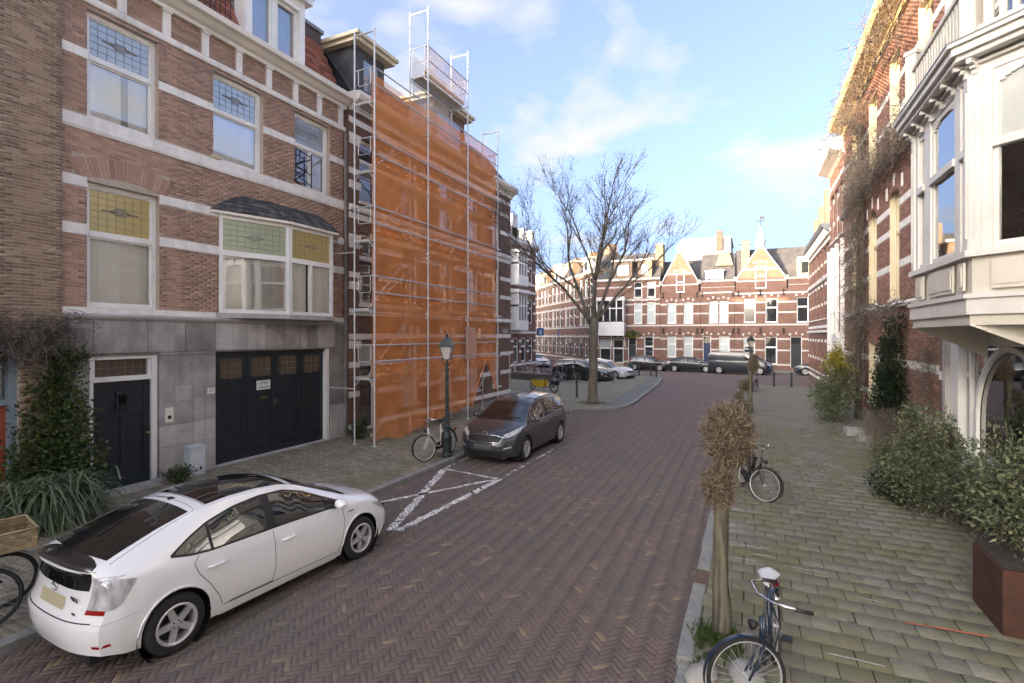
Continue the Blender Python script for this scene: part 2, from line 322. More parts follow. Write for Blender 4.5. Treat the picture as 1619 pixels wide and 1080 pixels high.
# materials for the road and paving beyond the built pieces
def M_paving(name, cols, bw, bh, mortar, rot=0, dirt=None):
    m, t, p = nodes(name); p.inputs['Roughness'].default_value = .85
    mp = t.nodes.new('ShaderNodeMapping'); mp.inputs['Rotation'].default_value = (0, 0, rot); t.links.new(t.nodes.new('ShaderNodeTexCoord').outputs['UV'], mp.inputs[0])
    b = t.nodes.new('ShaderNodeTexBrick'); t.links.new(mp.outputs[0], b.inputs['Vector']); b.inputs['Scale'].default_value = 1
    b.inputs['Brick Width'].default_value = bw; b.inputs['Row Height'].default_value = bh; b.inputs['Mortar Size'].default_value = .006
    g_ = 1.45; b.inputs['Color1'].default_value = c4([q * g_ for q in cols[0]]); b.inputs['Color2'].default_value = c4([q * g_ for q in cols[1]]); b.inputs['Mortar'].default_value = c4([q * g_ for q in mortar]); dirt = dirt and tuple(q * g_ for q in dirt)
    col = mixc(t, 1.0, b.outputs['Color'], ramp(t, noise(t, 9, 6, .8), [(.3, (.75, .75, .75)), (.7, (1.2, 1.2, 1.2))]), 'MULTIPLY')
    if dirt: col = mixc(t, ramp(t, noise(t, .5, 8, .65), [(.42, 0), (.66, .7)]), col, dirt)
    t.links.new(col, p.inputs['Base Color']); bump(t, p, b.outputs['Fac'], .3, -.005); return m
K['road_far'] = M_paving('road_brick_far', ((.098, .068, .062), (.145, .098, .084)), .2, .0667, (.06, .05, .045), R(45), (.08, .066, .06))
K['tile_far'] = M_paving('pavement_tile_far', ((.122, .116, .095), (.158, .151, .124)), .3, .3, (.06, .058, .038), 0, (.105, .102, .066))
K['paver_far'] = M_paving('small_paver_far', ((.14, .125, .095), (.20, .175, .135)), .2, .1, (.075, .075, .045), 0, (.115, .115, .065))
def M_net(name, col, alpha):
    m = bpy.data.materials.new(name); m.use_nodes = True; t = m.node_tree; t.nodes.clear()
    o = t.nodes.new('ShaderNodeOutputMaterial'); mx = t.nodes.new('ShaderNodeMixShader'); tr = t.nodes.new('ShaderNodeBsdfTransparent')
    d = t.nodes.new('ShaderNodeBsdfDiffuse'); l = t.nodes.new('ShaderNodeBsdfTranslucent'); m2 = t.nodes.new('ShaderNodeMixShader'); m2.inputs[0].default_value = .15
    cc = mixc(t, ramp(t, noise(t, 1.2, 4), [(.3, 0), (.7, 1)]), col, tuple(c * .82 for c in col))
    t.links.new(cc, d.inputs[0]); t.links.new(cc, l.inputs[0]); t.links.new(d.outputs[0], m2.inputs[1]); t.links.new(l.outputs[0], m2.inputs[2])
    f = ramp(t, noise(t, .9, 5), [(.3, alpha - .05), (.7, alpha + .06)])
    t.links.new(f, mx.inputs[0]); t.links.new(tr.outputs[0], mx.inputs[1]); t.links.new(m2.outputs[0], mx.inputs[2]); t.links.new(mx.outputs[0], o.inputs[0]); return m
K['net'] = M_net('orange_scaffold_net', (1.0, .37, .11), .53)
K['whitenet'] = M_net('white_scaffold_net', (.75, .74, .74), .55)
# ---------------------------------------------------------------- ground, road, pavements
def sheet(name, polys, z, mat, parent=None, kind='structure'):
    mb = MB()
    for p in polys: mb.poly([(q[0], q[1], z) for q in p])
    o = mb.build(name, mat, parent)
    if parent is None: tag(o, kind=kind)
    return o
def rect(x0, x1, y0, y1): return [(x0, y0), (x1, y0), (x1, y1), (x0, y1)]
sheet('ground', [rect(-900, 900, -900, 900)], -.06, K['paver_far'])
PF = np.array([(0, 1, 2, 3)] + [(i, 4 + i, 4 + (i + 1) % 4, (i + 1) % 4) for i in range(4)] + [(4 + i, 8 + i, 8 + (i + 1) % 4, 4 + (i + 1) % 4) for i in range(4)])
def piece_verts(lx, ly, th, ch=.0025):
    a, b = lx / 2, ly / 2; c = min(ch, a * .3)
    return np.array([(-a + c, -b + c, 0), (a - c, -b + c, 0), (a - c, b - c, 0), (-a + c, b - c, 0), (-a, -b, -c), (a, -b, -c), (a, b, -c), (-a, b, -c), (-a, -b, -th), (a, -b, -th), (a, b, -th), (-a, b, -th)])
def pieces(parent, name, items, z, th, mat, nobj=300, massname=None, tilt=.004, visible=None):
    """items: (cx, cy, rot, lx, ly); the nobj nearest become objects, the rest one mass"""
    it = np.array(items); d = np.hypot(it[:, 0], it[:, 1])
    if visible is not None: d = d + np.array([0 if visible(q[0], q[1]) else 1e4 for q in items])
    order = np.argsort(d); near = order[:nobj]; rest = order[nobj:]; cache = {}
    for k in near:
        cx, cy, rot, lx, ly = it[k]; key = (round(lx, 2), round(ly, 2))
        if key not in cache: cache[key] = npmesh(name, piece_verts(key[0] if abs(lx - key[0]) < .004 else lx, key[1] if abs(ly - key[1]) < .004 else ly, th), PF[:, ::1], mat)
        o = link(name, cache[key], parent); o.location = (cx, cy, z + rng.uniform(-.5, .5) * tilt); o.rotation_euler = (rng.normal(0, tilt * 2), rng.normal(0, tilt * 2), rot)
    if len(rest):
        V = np.empty((len(rest), 12, 3)); dz = rng.uniform(-.5, .5, len(rest)) * tilt; tx, ty = rng.normal(0, tilt * 2, (2, len(rest)))
        lx, ly = it[rest, 3], it[rest, 4]; a, b = lx[:, None] / 2, ly[:, None] / 2; c = .0025
        sx = np.array([-1, 1, 1, -1]); sy = np.array([-1, -1, 1, 1])
        X = np.concatenate([sx * (a - c), sx * a, sx * a], 1); Y = np.concatenate([sy * (b - c), sy * b, sy * b], 1)
        Z = np.broadcast_to(np.array([0] * 4 + [-c] * 4 + [-th] * 4), X.shape) + X * tx[:, None] + Y * ty[:, None] + dz[:, None] + z
        co, si = np.cos(it[rest, 2])[:, None], np.sin(it[rest, 2])[:, None]
        V[..., 0] = X * co - Y * si + it[rest, 0:1]; V[..., 1] = X * si + Y * co + it[rest, 1:2]; V[..., 2] = Z
        F = (PF[None] + 12 * np.arange(len(rest))[:, None, None]).reshape(-1, 4)
        o = link(massname or name + '_field', npmesh(name, V.reshape(-1, 3), F, mat), parent); o['kind'] = 'stuff'
def in_view(x, y): 
    c, s = math.cos(R(24.87)), math.sin(R(24.87)); zc = -s * x + c * y; xc = c * x + s * y
    return zc > 4.9 and abs(xc / zc) < 1.0
ROADL, ROADR, NEARY, FARY = -7.33, -.67, 2.0, 23.0
road = sheet('road', [rect(-9, 5, -60, NEARY), rect(-70, 60, FARY, 70), rect(ROADL, -5.3, 21.9, FARY)], -.006, K['road_far'])
sheet('joint_bed', [rect(ROADL - .1, ROADR + .1, NEARY, FARY)], -.007, K['sand'], road)
W = .0667
marks = [((-5.62, 7.35), (-5.42, 11.05), .075), ((-5.45, 11.0), (-7.1, 11.25), .05), ((-7.12, 11.2), (-5.75, 7.3), .085), ((-5.5, 10.95), (-7.2, 7.95), .055),
         ((-5.42, 11.4), (-5.36, 14.6), .035), ((-7.15, 11.2), (-7.2, 12.6), .03)]
def seg_d(p, a, b):
    ax, ay = a; bx, by = b; dx, dy = bx - ax, by - ay; t = max(0, min(1, ((p[0] - ax) * dx + (p[1] - ay) * dy) / (dx * dx + dy * dy)))
    return math.hypot(p[0] - ax - t * dx, p[1] - ay - t * dy), t
bricks, whites = [], []
n = 3; c45 = math.cos(R(45))
lim = int(40 / W)
for j in range(-70, 71):
    for k in range(-330, 331):
        for hor in (0, 1):
            bx = (k + j * n + (n / 2 if hor else .5)) * W; by = (k - j * n + (.5 if hor else 1 + n / 2)) * W
            x = (bx - by) * c45 - 4.0; y = (bx + by) * c45 + 12.5
            if not (ROADL - .02 < x < ROADR + .02 and NEARY < y < FARY): continue
            rot = R(45) + (0 if hor else R(90))
            bricks.append((x + random.gauss(0, .0015), y + random.gauss(0, .0015), rot + random.gauss(0, .010), .2 - .005, W - .005))
            for (a, b, wd) in marks:
                if seg_d((x, y), a, b)[0] < wd + .11 and random.random() < (.96 if wd > .045 else .6): whites.append((bricks[-1], a, b, wd))
pieces(road, 'brick', bricks, 0, .03, K['roadbrick'], 300, 'brick_field', visible=in_view)
def clip(poly, px, py, nx, ny):                      # keep the side where (p - P).n < 0
    out_ = []
    for (x0, y0), (x1, y1) in zip(poly, poly[1:] + poly[:1]):
        d0, d1 = (x0 - px) * nx + (y0 - py) * ny, (x1 - px) * nx + (y1 - py) * ny
        if d0 <= 0: out_.append((x0, y0))
        if d0 * d1 < 0: t = d0 / (d0 - d1); out_.append((x0 + (x1 - x0) * t, y0 + (y1 - y0) * t))
    return out_
mb = MB()
for (bx, by, rot, lx, ly), a, b, wd in whites:       # paint worn to the brick faces, joints left bare
    co, si = math.cos(rot), math.sin(rot); pl = [(bx + u * lx / 2 * .97 * co - v * ly / 2 * .9 * si, by + u * lx / 2 * .97 * si + v * ly / 2 * .9 * co) for u, v in ((-1, -1), (1, -1), (1, 1), (-1, 1))]
    L_ = math.hypot(b[0] - a[0], b[1] - a[1]); tx, ty = (b[0] - a[0]) / L_, (b[1] - a[1]) / L_; wj = wd + random.gauss(0, .012)
    for px, py, nx, ny in ((a[0] - ty * wj, a[1] + tx * wj, -ty, tx), (a[0] + ty * wj, a[1] - tx * wj, ty, -tx), (b[0], b[1], tx, ty), (a[0], a[1], -tx, -ty)):
        pl = clip(pl, px, py, nx, ny) if len(pl) > 2 else []
    if len(pl) > 2: mb.poly([(x_, y_, .0055) for x_, y_ in pl])
tag(mb.build('road_marking', K['markbrick'], None, False, False), kind='structure')
# right pavement
PZ = .09
pav_r = sheet('pavement_right', [rect(-.52, 4.3, -12, 2.0), rect(-.52, 4.3, 21.0, 38.2)], PZ, K['tile_far'])
sheet('joint_bed', [rect(-.52, 4.3, 2.0, 21.0)], PZ - .012, K['sandm'], pav_r)
items = []; row = 0; y = 2.0
while y < 21.0:
    x = -.52 + (.15 if row % 2 else 0) + random.gauss(0, .01)
    if row % 2: items.append((-.52 + .075, y + .15, 0, .13, .29))
    while x < 3.9:
        items.append((x + .15 + random.gauss(0, .003), y + .15 + random.gauss(0, .003), random.gauss(0, .008), .288, .288)); x += .3
    y += .3; row += 1
pieces(pav_r, 'paving_tile', items, PZ, .05, K['tile'], 300, 'paving_tile_field', tilt=.007, visible=in_view)
# left pavement and the widened corner square
corner = [(-30, 26.2), (-12.3, 22), (-7.33, 21.9), (-6.95, 22.7), (-6.2, 23.15), (-5.65, 23.6), (-5.36, 24.3), (-5.3, 26), (-5.75, 36), (-6.2, 41), (-7.0, 43.3), (-8.2, 43.1), (-9.6, 39.6), (-12.6, 36.2), (-30, 34.4)]
pav_l = sheet('pavement_left', [corner, rect(-12.3, -7.48, -12, 2.0)], PZ, K['paver_far'])
sheet('joint_bed', [rect(-12.3, -7.48, 2.0, 22)], PZ - .012, K['sandm'], pav_l)
items = []; y = 2.0; row = 0
while y < 21.95:
    x = -12.3 + (.1 if row % 2 else 0)
    while x < -7.55:
        items.append((x + .1 + random.gauss(0, .002), y + .05 + random.gauss(0, .002), random.gauss(0, .012), .192, .094)); x += .2
    y += .1; row += 1
pieces(pav_l, 'paver', items, PZ, .04, K['paver'], 300, 'paver_field', tilt=.005, visible=lambda x, y: in_view(x, y) and y > 6.5 and x < -7.6)
# kerbs
def kerb_run(parent, pts, wd=.15, top=.105, mat=None, ln=1.0, jit=.0, name='kerb_stone', ease=.004):
    for (x0, y0), (x1, y1) in zip(pts[:-1], pts[1:]):
        L = math.hypot(x1 - x0, y1 - y0); k = max(1, round(L / ln)); a = math.atan2(y1 - y0, x1 - x0)
        for i in range(k):
            l = L / k - .008; mb = MB(); b = .018; t = top + random.uniform(-1, 1) * jit; h = wd / 2
            mb.hexa([(-l / 2, -h, -.1), (l / 2, -h, -.1), (l / 2, h, -.1), (-l / 2, h, -.1)], [(-l / 2, -h, t - b), (l / 2, -h, t - b), (l / 2, h, t - b), (-l / 2, h, t - b)])
            mb.hexa([(-l / 2, -h, t - b), (l / 2, -h, t - b), (l / 2, h, t - b), (-l / 2, h, t - b)], [(-l / 2 + ease, -h + b, t), (l / 2 - ease, -h + b, t), (l / 2 - ease, h - .004, t), (-l / 2 + ease, h - .004, t)])
            o = mb.build(name, mat or K['kerb'], parent); f = (i + .5) / k
            o.location = (x0 + (x1 - x0) * f + random.gauss(0, jit * .6), y0 + (y1 - y0) * f, 0); o.rotation_euler = (random.gauss(0, jit * 1.2), random.gauss(0, jit * .6), a + random.gauss(0, jit * .6))
kl = empty('kerb_left'); tag(kl, kind='structure')
kerb_run(kl, [(-7.405, 2), (-7.405, 21.9)])
kerb_run(kl, corner[2:11], .16, .11)
kr = empty('kerb_right'); tag(kr, kind='structure')
kerb_run(kr, [(-.6, 2.0), (-.6, 7.35)], .17, .10, None, .95, .02)
kerb_run(kr, [(-.6, 7.4), (-.6, 7.78)], .2, .10, K['terracotta'] if False else M('brown_kerb_brick', (.11, .075, .055), (.15, .10, .075), .85, 8, .3), .38, .005, 'brown_kerb_block')
kerb_run(kr, [(-.6, 7.82), (-.6, 21)], .17, .10, None, .95, .012)
kerb_run(kr, [(-.6, 21), (-.6, 38.2)], .17, .10, None, 1.0, .004)
kerb_run(kr, [(-.52, 38.28), (4.2, 38.28)], .15, .10)
# grey strip of setts along the square's outer edge, far pavement before the end row
strip = [(p[0] - .12, p[1]) for p in corner[6:11]]; strip = strip + [(p[0] - 1.0, p[1]) for p in strip[::-1]]
sheet('paving_strip', [strip], PZ + .004, M('grey_setts', (.13, .13, .12), (.19, .19, .175), .85, 12, .5, dirt=(.09, .10, .07)), pav_l)
pav_f = sheet('pavement_far', [[(-14, 53.2), (9, 53.2), (9, 57), (-14, 57)], [(-14.0, 53.2), (-14, 57), (-46, 96), (-49, 94)]], PZ, K['paver_far'])
kf = empty('kerb_far'); tag(kf, kind='structure'); kerb_run(kf, [(9, 53.12), (-14, 53.12)], .15, .105, None, 2.0)
# marks on the right pavement
def strip_mark(name, pts, wd, z, mat):
    mb = MB()
    for (x0, y0), (x1, y1) in zip(pts[:-1], pts[1:]):
        L = math.hypot(x1 - x0, y1 - y0); nx, ny = -(y1 - y0) / L * wd / 2, (x1 - x0) / L * wd / 2
        mb.poly([(x0 - nx, y0 - ny, z), (x1 - nx, y1 - ny, z), (x1 + nx, y1 + ny, z), (x0 + nx, y0 + ny, z)])
    return mb.build(name, mat, pav_r)
strip_mark('orange_line', [(1.64, 7.35), (1.9, 7.375)], .022, PZ + .009, K['orange_spray']); strip_mark('orange_line', [(1.92, 7.372), (2.42, 7.40)], .028, PZ + .009, K['orange_spray'])
for x, y, l in [(-.13, 8.97, .3), (.15, 9.0, .12), (.05, 8.68, .3), (.45, 8.42, .3), (.72, 8.42, .28), (-.2, 8.42, .28), (1.25, 7.8, .3), (.75, 6.3, .5), (.1, 9.6, .28)]:
    o = strip_mark('chalk_streak', [(x, y), (x + l * .5, y + .004), (x + l, y - .01)], .012 + random.random() * .014, PZ + .008, K['chalk'])
def tuft(mb, x, y, z, n, h, sp):
    for _ in range(n):
        a = random.uniform(0, 6.28); r = random.uniform(0, sp); hh = h * random.uniform(.5, 1.1); b = random.uniform(.2, .9) * hh
        px, py = x + math.cos(a) * r, y + math.sin(a) * r; w_ = .004; ca, sa = math.cos(a), math.sin(a)
        mb.poly([(px - sa * w_, py + ca * w_, z), (px + sa * w_, py - ca * w_, z), (px + ca * b * .5 + sa * w_ * .7, py + sa * b * .5 - ca * w_ * .7, z + hh * .7), (px + ca * b, py + sa * b, z + hh * .95)])
mb = MB()
for x, y in [(1.9, 8.9), (1.75, 9.3), (2.1, 8.6), (2.3, 9.9), (1.2, 10.4), (.6, 12.3), (2.2, 10.6), (2.0, 8.15), (2.55, 8.05), (1.1, 7.2), (1.6, 10.9), (1.9, 11.5)] + [(random.uniform(.0, 2.8), 6.5 + 9 * random.random()) for _ in range(26)]:
    k = round((y - 2.0) / .3); y = 2.0 + k * .3
    for q in range(5): tuft(mb, x + random.uniform(-.1, .1), y + random.uniform(-.012, .012), PZ - .01, 5, .03, .012)
for q in range(60): tuft(mb, -.42 + random.gauss(0, .06), 5.55 + random.gauss(0, .25), PZ - .01, 8, .05, .03)
for q in range(90): tuft(mb, -.3 + random.gauss(0, .12), 6.05 + random.gauss(0, .16), PZ, 8, .10, .03)
for q in range(220): tuft(mb, -7.05 + random.gauss(0, .4), 24.75 + random.gauss(0, .35), PZ, 6, .05, .05)
for q in range(120): tuft(mb, random.uniform(-12.25, -12.0), random.uniform(6.5, 22), PZ - .01, 4, .05, .03)
for q in range(200): tuft(mb, 2.7 + random.gauss(0, .25), random.uniform(19.5, 24.5), PZ, 5, .05, .05)
tag(mb.build('grass', K['grass'], uv=False), 'small grass tufts growing in the paving joints', 'grass', kind='stuff')
# fallen leaves and grit along kerbs
V = []; F = []
def flake(x, y, z, s):
    a = random.uniform(0, 6.28); n0 = len(V)
    for q in ((-1, -.5), (1, -.5), (1.1, .5), (-1, .5)):
        V.append((x + (q[0] * math.cos(a) - q[1] * math.sin(a)) * s, y + (q[0] * math.sin(a) + q[1] * math.cos(a)) * s, z + random.uniform(0, s * .7)))
    F.append((n0, n0 + 1, n0 + 2, n0 + 3))
for _ in range(260): flake(-.74 + abs(random.gauss(0, .09)) * -1, random.uniform(5, 20), .004, random.uniform(.006, .018))
for _ in range(200): flake(-7.28 + abs(random.gauss(0, .12)), random.uniform(2.5, 13), .004, random.uniform(.006, .02))
for _ in range(140): flake(random.uniform(-7, -.9), random.uniform(4, 16), .005, random.uniform(.005, .014))
for _ in range(160): flake(random.uniform(-.4, 3), random.uniform(5, 16), PZ + .006, random.uniform(.005, .014))
for _ in range(150): flake(random.uniform(-12.1, -11.2), random.uniform(7, 12.5), PZ + .006, random.uniform(.01, .022))
for _ in range(120): flake(-5.35 + random.gauss(0, .2), 7.0 + random.gauss(0, .3), .005, random.uniform(.008, .022))
tag(link('fallen_leaves', npmesh('fallen_leaves', V, F, K['litter'])), 'dry fallen leaves and crumbs scattered on street', 'leaves', kind='stuff')
# ---------------------------------------------------------------- house kit
class House:
    """facade frame: a = position along the facade (world X or Y), d = distance out of the wall, z"""
    def __init__(s, name, label, cat, loc, rz, a0, sgn, group=None):
        s.e = empty(name, loc, rz, label, cat, group); s.a0 = a0; s.g = sgn; s.loc = Vector(loc); s.rz = rz
    def p(s, a, d, z): return (s.g * (a - s.a0), -d, z)
    def box(s, mb, a0, a1, d0, d1, z0, z1): mb.box(s.g * (a0 - s.a0), s.g * (a1 - s.a0), -d0, -d1, z0, z1); return mb
    def quad(s, mb, pts): mb.poly([s.p(*q) for q in (pts if s.g > 0 else pts[::-1])]); return mb
    def part(s, name, mat, boxes, parent=None, **k):
        mb = MB()
        for b in boxes: s.box(mb, *b)
        return mb.build(name, mat, parent or s.e, **k)
    def wall(s, name, mat, a0, a1, z0, z1, ops, d=0, rev=.2, thick=.3, revmat=None, parent=None):
        mb = MB(); A = sorted({a0, a1} | {q for o in ops for q in o[:2] if a0 < q < a1}); Z = sorted({z0, z1} | {q for o in ops for q in o[2:4] if z0 < q < z1})
        for i in range(len(A) - 1):
            for j in range(len(Z) - 1):
                ca, cz = (A[i] + A[i + 1]) / 2, (Z[j] + Z[j + 1]) / 2
                if any(o[0] < ca < o[1] and o[2] < cz < o[3] for o in ops): continue
                s.quad(mb, [(A[i], d, Z[j]), (A[i + 1], d, Z[j]), (A[i + 1], d, Z[j + 1]), (A[i], d, Z[j + 1])])
        for o in ops:
            b0, b1, y0, y1 = o[:4]; e = d - rev
            s.quad(mb, [(b0, e, y0), (b0, d, y0), (b0, d, y1), (b0, e, y1)][::-1]); s.quad(mb, [(b1, d, y0), (b1, e, y0), (b1, e, y1), (b1, d, y1)][::-1])
            s.quad(mb, [(b0, e, y1), (b1, e, y1), (b1, d, y1), (b0, d, y1)][::-1]); s.quad(mb, [(b0, d, y0), (b1, d, y0), (b1, e, y0), (b0, e, y0)][::-1])
        return mb.build(name, mat, parent or s.e)
    def bricks(s, a0, a1, z0, z1, holes, mat, nobj=0, d=0, proud=.006, bw=.217, bh=.0635, parent=None, j=.009):
        V = []; cand = []; half = s.g; P = parent or s.e; row = 0; z = z0
        def emit(u0, u1, y0, y1, pr):
            n0 = len(V); x0, x1 = sorted((s.g * (u0 - s.a0), s.g * (u1 - s.a0))); V.extend([(x0, -d - pr, y0), (x1, -d - pr, y0), (x1, -d - pr, y1), (x0, -d - pr, y1), (x0, -d + .004, y0), (x1, -d + .004, y0), (x1, -d + .004, y1), (x0, -d + .004, y1)])
        while z < z1 - .02:
            y0, y1 = z, min(z + bh - j, z1); free = [(a0, a1)]
            for h in holes:
                if h[3] > y0 + .01 and h[2] < y1 - .01:
                    nf = []
                    for f0, f1 in free:
                        if h[1] <= f0 or h[0] >= f1: nf.append((f0, f1)); continue
                        if h[0] > f0: nf.append((f0, h[0]))
                        if h[1] < f1: nf.append((h[1], f1))
                    free = nf
            a = a0 - (bw / 2 if row % 2 else 0)
            while a < a1:
                u0, u1 = a, a + bw - j
                for f0, f1 in free:
                    w0, w1 = max(u0, f0), min(u1, f1)
                    if w1 - w0 > .035:
                        pr = proud + random.uniform(-.0025, .0025)
                        if w1 - w0 > bw - j - 1e-6 and y1 - y0 > bh - j - 1e-6 and nobj: cand.append((w0, w1, y0, y1, pr))
                        else: emit(w0, w1, y0, y1, pr)
                a += bw
            z += bh; row += 1
        if nobj:
            def dist(c):
                w_ = s.e.matrix_basis @ Vector(s.p((c[0] + c[1]) / 2, d, c[2])); cc, ss = math.cos(R(24.87)), math.sin(R(24.87)); zc = -ss * w_.x + cc * w_.y; xc = cc * w_.x + ss * w_.y
                if zc < 1 or abs(xc) / zc > .98 or abs((w_.z - CAM_H) / zc) > .63: return 1e5
                return zc
            cand.sort(key=dist); l2 = (bw - j) / 2; h2 = bh - j
            me = MB(); q = proud; me.v = [(-l2, -q, 0), (l2, -q, 0), (l2, -q, h2), (-l2, -q, h2), (-l2, .004, 0), (l2, .004, 0), (l2, .004, h2), (-l2, .004, h2)]; me.f = [(0, 1, 2, 3), (3, 2, 6, 7), (1, 0, 4, 5), (0, 3, 7, 4), (2, 1, 5, 6)]
            me = me.mesh('brick', mat)
            for c in cand[:nobj]:
                o = link('brick', me, P); x, y, zz = s.p((c[0] + c[1]) / 2, d, c[2]); o.location = (x, y + random.uniform(-.002, .002), zz)
            for c in cand[nobj:]: emit(*c)
        n = len(V) // 8; F = (np.array([(0, 1, 2, 3), (3, 2, 6, 7), (1, 0, 4, 5), (0, 3, 7, 4), (2, 1, 5, 6)])[None] + 8 * np.arange(n)[:, None, None]).reshape(-1, 4)
        if n: o = link('brickwork', npmesh('brickwork', V, F, mat), P); o['kind'] = 'stuff'
    def window(s, a0, a1, z0, z1, tr=None, mull=(), topmull=(), fr=.09, inset=.13, d=0, pane='pane', toppane=None, mat='white', sill=True, curtain=None, lead=False, name='window', thick=.08, back='dark', parent=None, sillmat=None, arch=0):
        """frame (the window's own mesh) with panes, curtain and sill as its sub-parts; tr = height of the transom"""
        d0, d1 = d - inset - thick, d - inset; mb = MB(); W_ = s.box
        W_(mb, a0, a0 + fr, d0, d1, z0, z1); W_(mb, a1 - fr, a1, d0, d1, z0, z1); W_(mb, a0 + fr, a1 - fr, d0, d1, z1 - fr, z1); W_(mb, a0 + fr, a1 - fr, d0, d1, z0, z0 + fr * .8)
        i0, i1, j0, j1 = a0 + fr, a1 - fr, z0 + fr * .8, z1 - fr
        if tr: W_(mb, i0, i1, d0, d1 + .012, tr - .05, tr + .05)
        cells = []; rows = [(j0, tr - .05, mull, False), (tr + .05, j1, topmull, True)] if tr else [(j0, j1, mull, False)]
        for y0, y1, mm, top in rows:
            xs = [i0] + list(mm) + [i1]
            for m_ in mm: W_(mb, m_ - .04, m_ + .04, d0, d1 + .004, y0, y1)
            for k in range(len(xs) - 1):
                q0 = xs[k] + (.04 if k else 0); q1 = xs[k + 1] - (.04 if k < len(xs) - 2 else 0); f2 = .04 if not top else .028
                dd0, dd1 = d0 + .01, d1 - .025      # sash
                W_(mb, q0, q0 + f2, dd0, dd1, y0, y1); W_(mb, q1 - f2, q1, dd0, dd1, y0, y1); W_(mb, q0 + f2, q1 - f2, dd0, dd1, y0, y0 + f2); W_(mb, q0 + f2, q1 - f2, dd0, dd1, y1 - f2, y1)
                cells.append((q0 + f2, q1 - f2, y0 + f2, y1 - f2, top))
        if arch:                                    # pieces that round off the upper corners
            for sg in (0, 1):
                pts = []; w_ = (a1 - a0) / 2
                for k in range(7):
                    t = k / 6 * math.pi / 2; pts.append((w_ * (1 - math.cos(t)), z1 - arch + arch * math.sin(t)))
                for k in range(6):
                    (x0, y0), (x1, y1) = pts[k], pts[k + 1]; f = (lambda x: a0 + x) if sg == 0 else (lambda x: a1 - x)
                    q = [(f(x0), d1 + .02, y0), (f(x1), d1 + .02, y1), (f(x1), d1 + .02, z1 + .01), (f(x0), d1 + .02, z1 + .01)]
                    s.quad(mb, q if sg == 0 else q[::-1])
        f_ = mb.build(name, K[mat], parent or s.e)
        for q0, q1, y0, y1, top in cells:
            mb = MB(); s.quad(mb, [(q0, d0 + .03, y0), (q1, d0 + .03, y0), (q1, d0 + .03, y1), (q0, d0 + .03, y1)])
            pn = toppane if (top and toppane) else pane
            mb.build('pane', K[pn], f_)
            if top and lead: s.lead(f_, q0, q1, y0, y1, d0 + .034, lead)
        if curtain:
            mb = MB(); n = max(6, int((i1 - i0) / .05)); ph = random.uniform(0, 6); top = (tr - .05 if (tr and toppane) else j1)
            for c0, c1 in (curtain if isinstance(curtain, list) else [(i0, i1)]):
                n = max(6, int((c1 - c0) / .045)); r0, r1 = [], []
                for k in range(n + 1):
                    x = c0 + (c1 - c0) * k / n; y = d0 - .04 + .018 * math.sin(ph + k * 1.35) + .012 * math.sin(k * .61); r0.append(s.p(x, y, j0)); r1.append(s.p(x, y, top))
                mb.grid([r0, r1] if s.g > 0 else [r1, r0])
            mb.build('curtain', K['curtain'], f_, smooth=True)
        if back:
            mb = MB(); s.quad(mb, [(a0 - .3, d0 - .7, z0 - .3), (a1 + .3, d0 - .7, z0 - .3), (a1 + .3, d0 - .7, z1 + .3), (a0 - .3, d0 - .7, z1 + .3)]); mb.build('room_back', K[back], f_)  # near-black sheet, the unlit depth of the room put into its colour
        if sill: s.part('sill', K[sillmat or mat], [(a0 - .04, a1 + .04, d - inset, d + .07, z0 - .07, z0 - .003)], f_)
        return f_
    def lead(s, parent, q0, q1, y0, y1, d, style):
        mb = MB(); t = .0045; nx = max(3, int((q1 - q0) / .16)); nz = max(2, int((y1 - y0) / .14))
        for k in range(1, nx): x = q0 + (q1 - q0) * k / nx; s.box(mb, x - t / 2, x + t / 2, d, d + .006, y0, y1)
        for k in range(1, nz): z = y0 + (y1 - y0) * k / nz; s.box(mb, q0, q1, d, d + .0065, z - t / 2, z + t / 2)
        mb.build('lead_came', K['lead'], parent)
        if style == 2:                              # small ornament in the middle of the leaded light
            mb = MB(); cx_, cz = (q0 + q1) / 2, y0 + (y1 - y0) * .55; w_ = (q1 - q0) * .22; h = w_ * .26
            pts = [(-1, 0), (-.55, .35), (-.35, 1), (.35, 1), (.55, .35), (1, 0), (.55, -.35), (.35, -1), (-.35, -1), (-.55, -.35)]
            for (xa, za), (xb, zb) in zip(pts, pts[1:] + pts[:1]): mb.path([s.p(cx_ + xa * w_, d + .008, cz + za * h), s.p(cx_ + xb * w_, d + .008, cz + zb * h)], .008, 4)
            mb.path([s.p(cx_ - w_ * 1.35, d + .008, cz), s.p(cx_ - w_ * .4, d + .008, cz)], .012, 4); mb.path([s.p(cx_ + w_ * .4, d + .008, cz), s.p(cx_ + w_ * 1.35, d + .008, cz)], .012, 4)
            s.box(mb, cx_ - w_ * .3, cx_ + w_ * .3, d + .004, d + .01, cz - h * .5, cz + h * .5); mb.build('lead_ornament', K['stoned'], parent)
    def voussoirs(s, name, mat, ca, z, w_, rise, n, ln, d0, d1, parent=None, th=.075):
        """flat-arch bricks fanning out over an opening"""
        me = MB().box(-th / 2 + .004, th / 2 - .004, -d1, -d0, 0, ln).mesh(name, mat)
        for k in range(n):
            f = (k + .5) / n * 2 - 1; ang = f * .42; o = link(name, me, parent or s.e); x, y, _ = s.p(ca + f * w_ / 2, 0, 0)
            o.location = (x, 0, z + rise * (1 - f * f)); o.rotation_euler = (0, ang * s.g, 0)
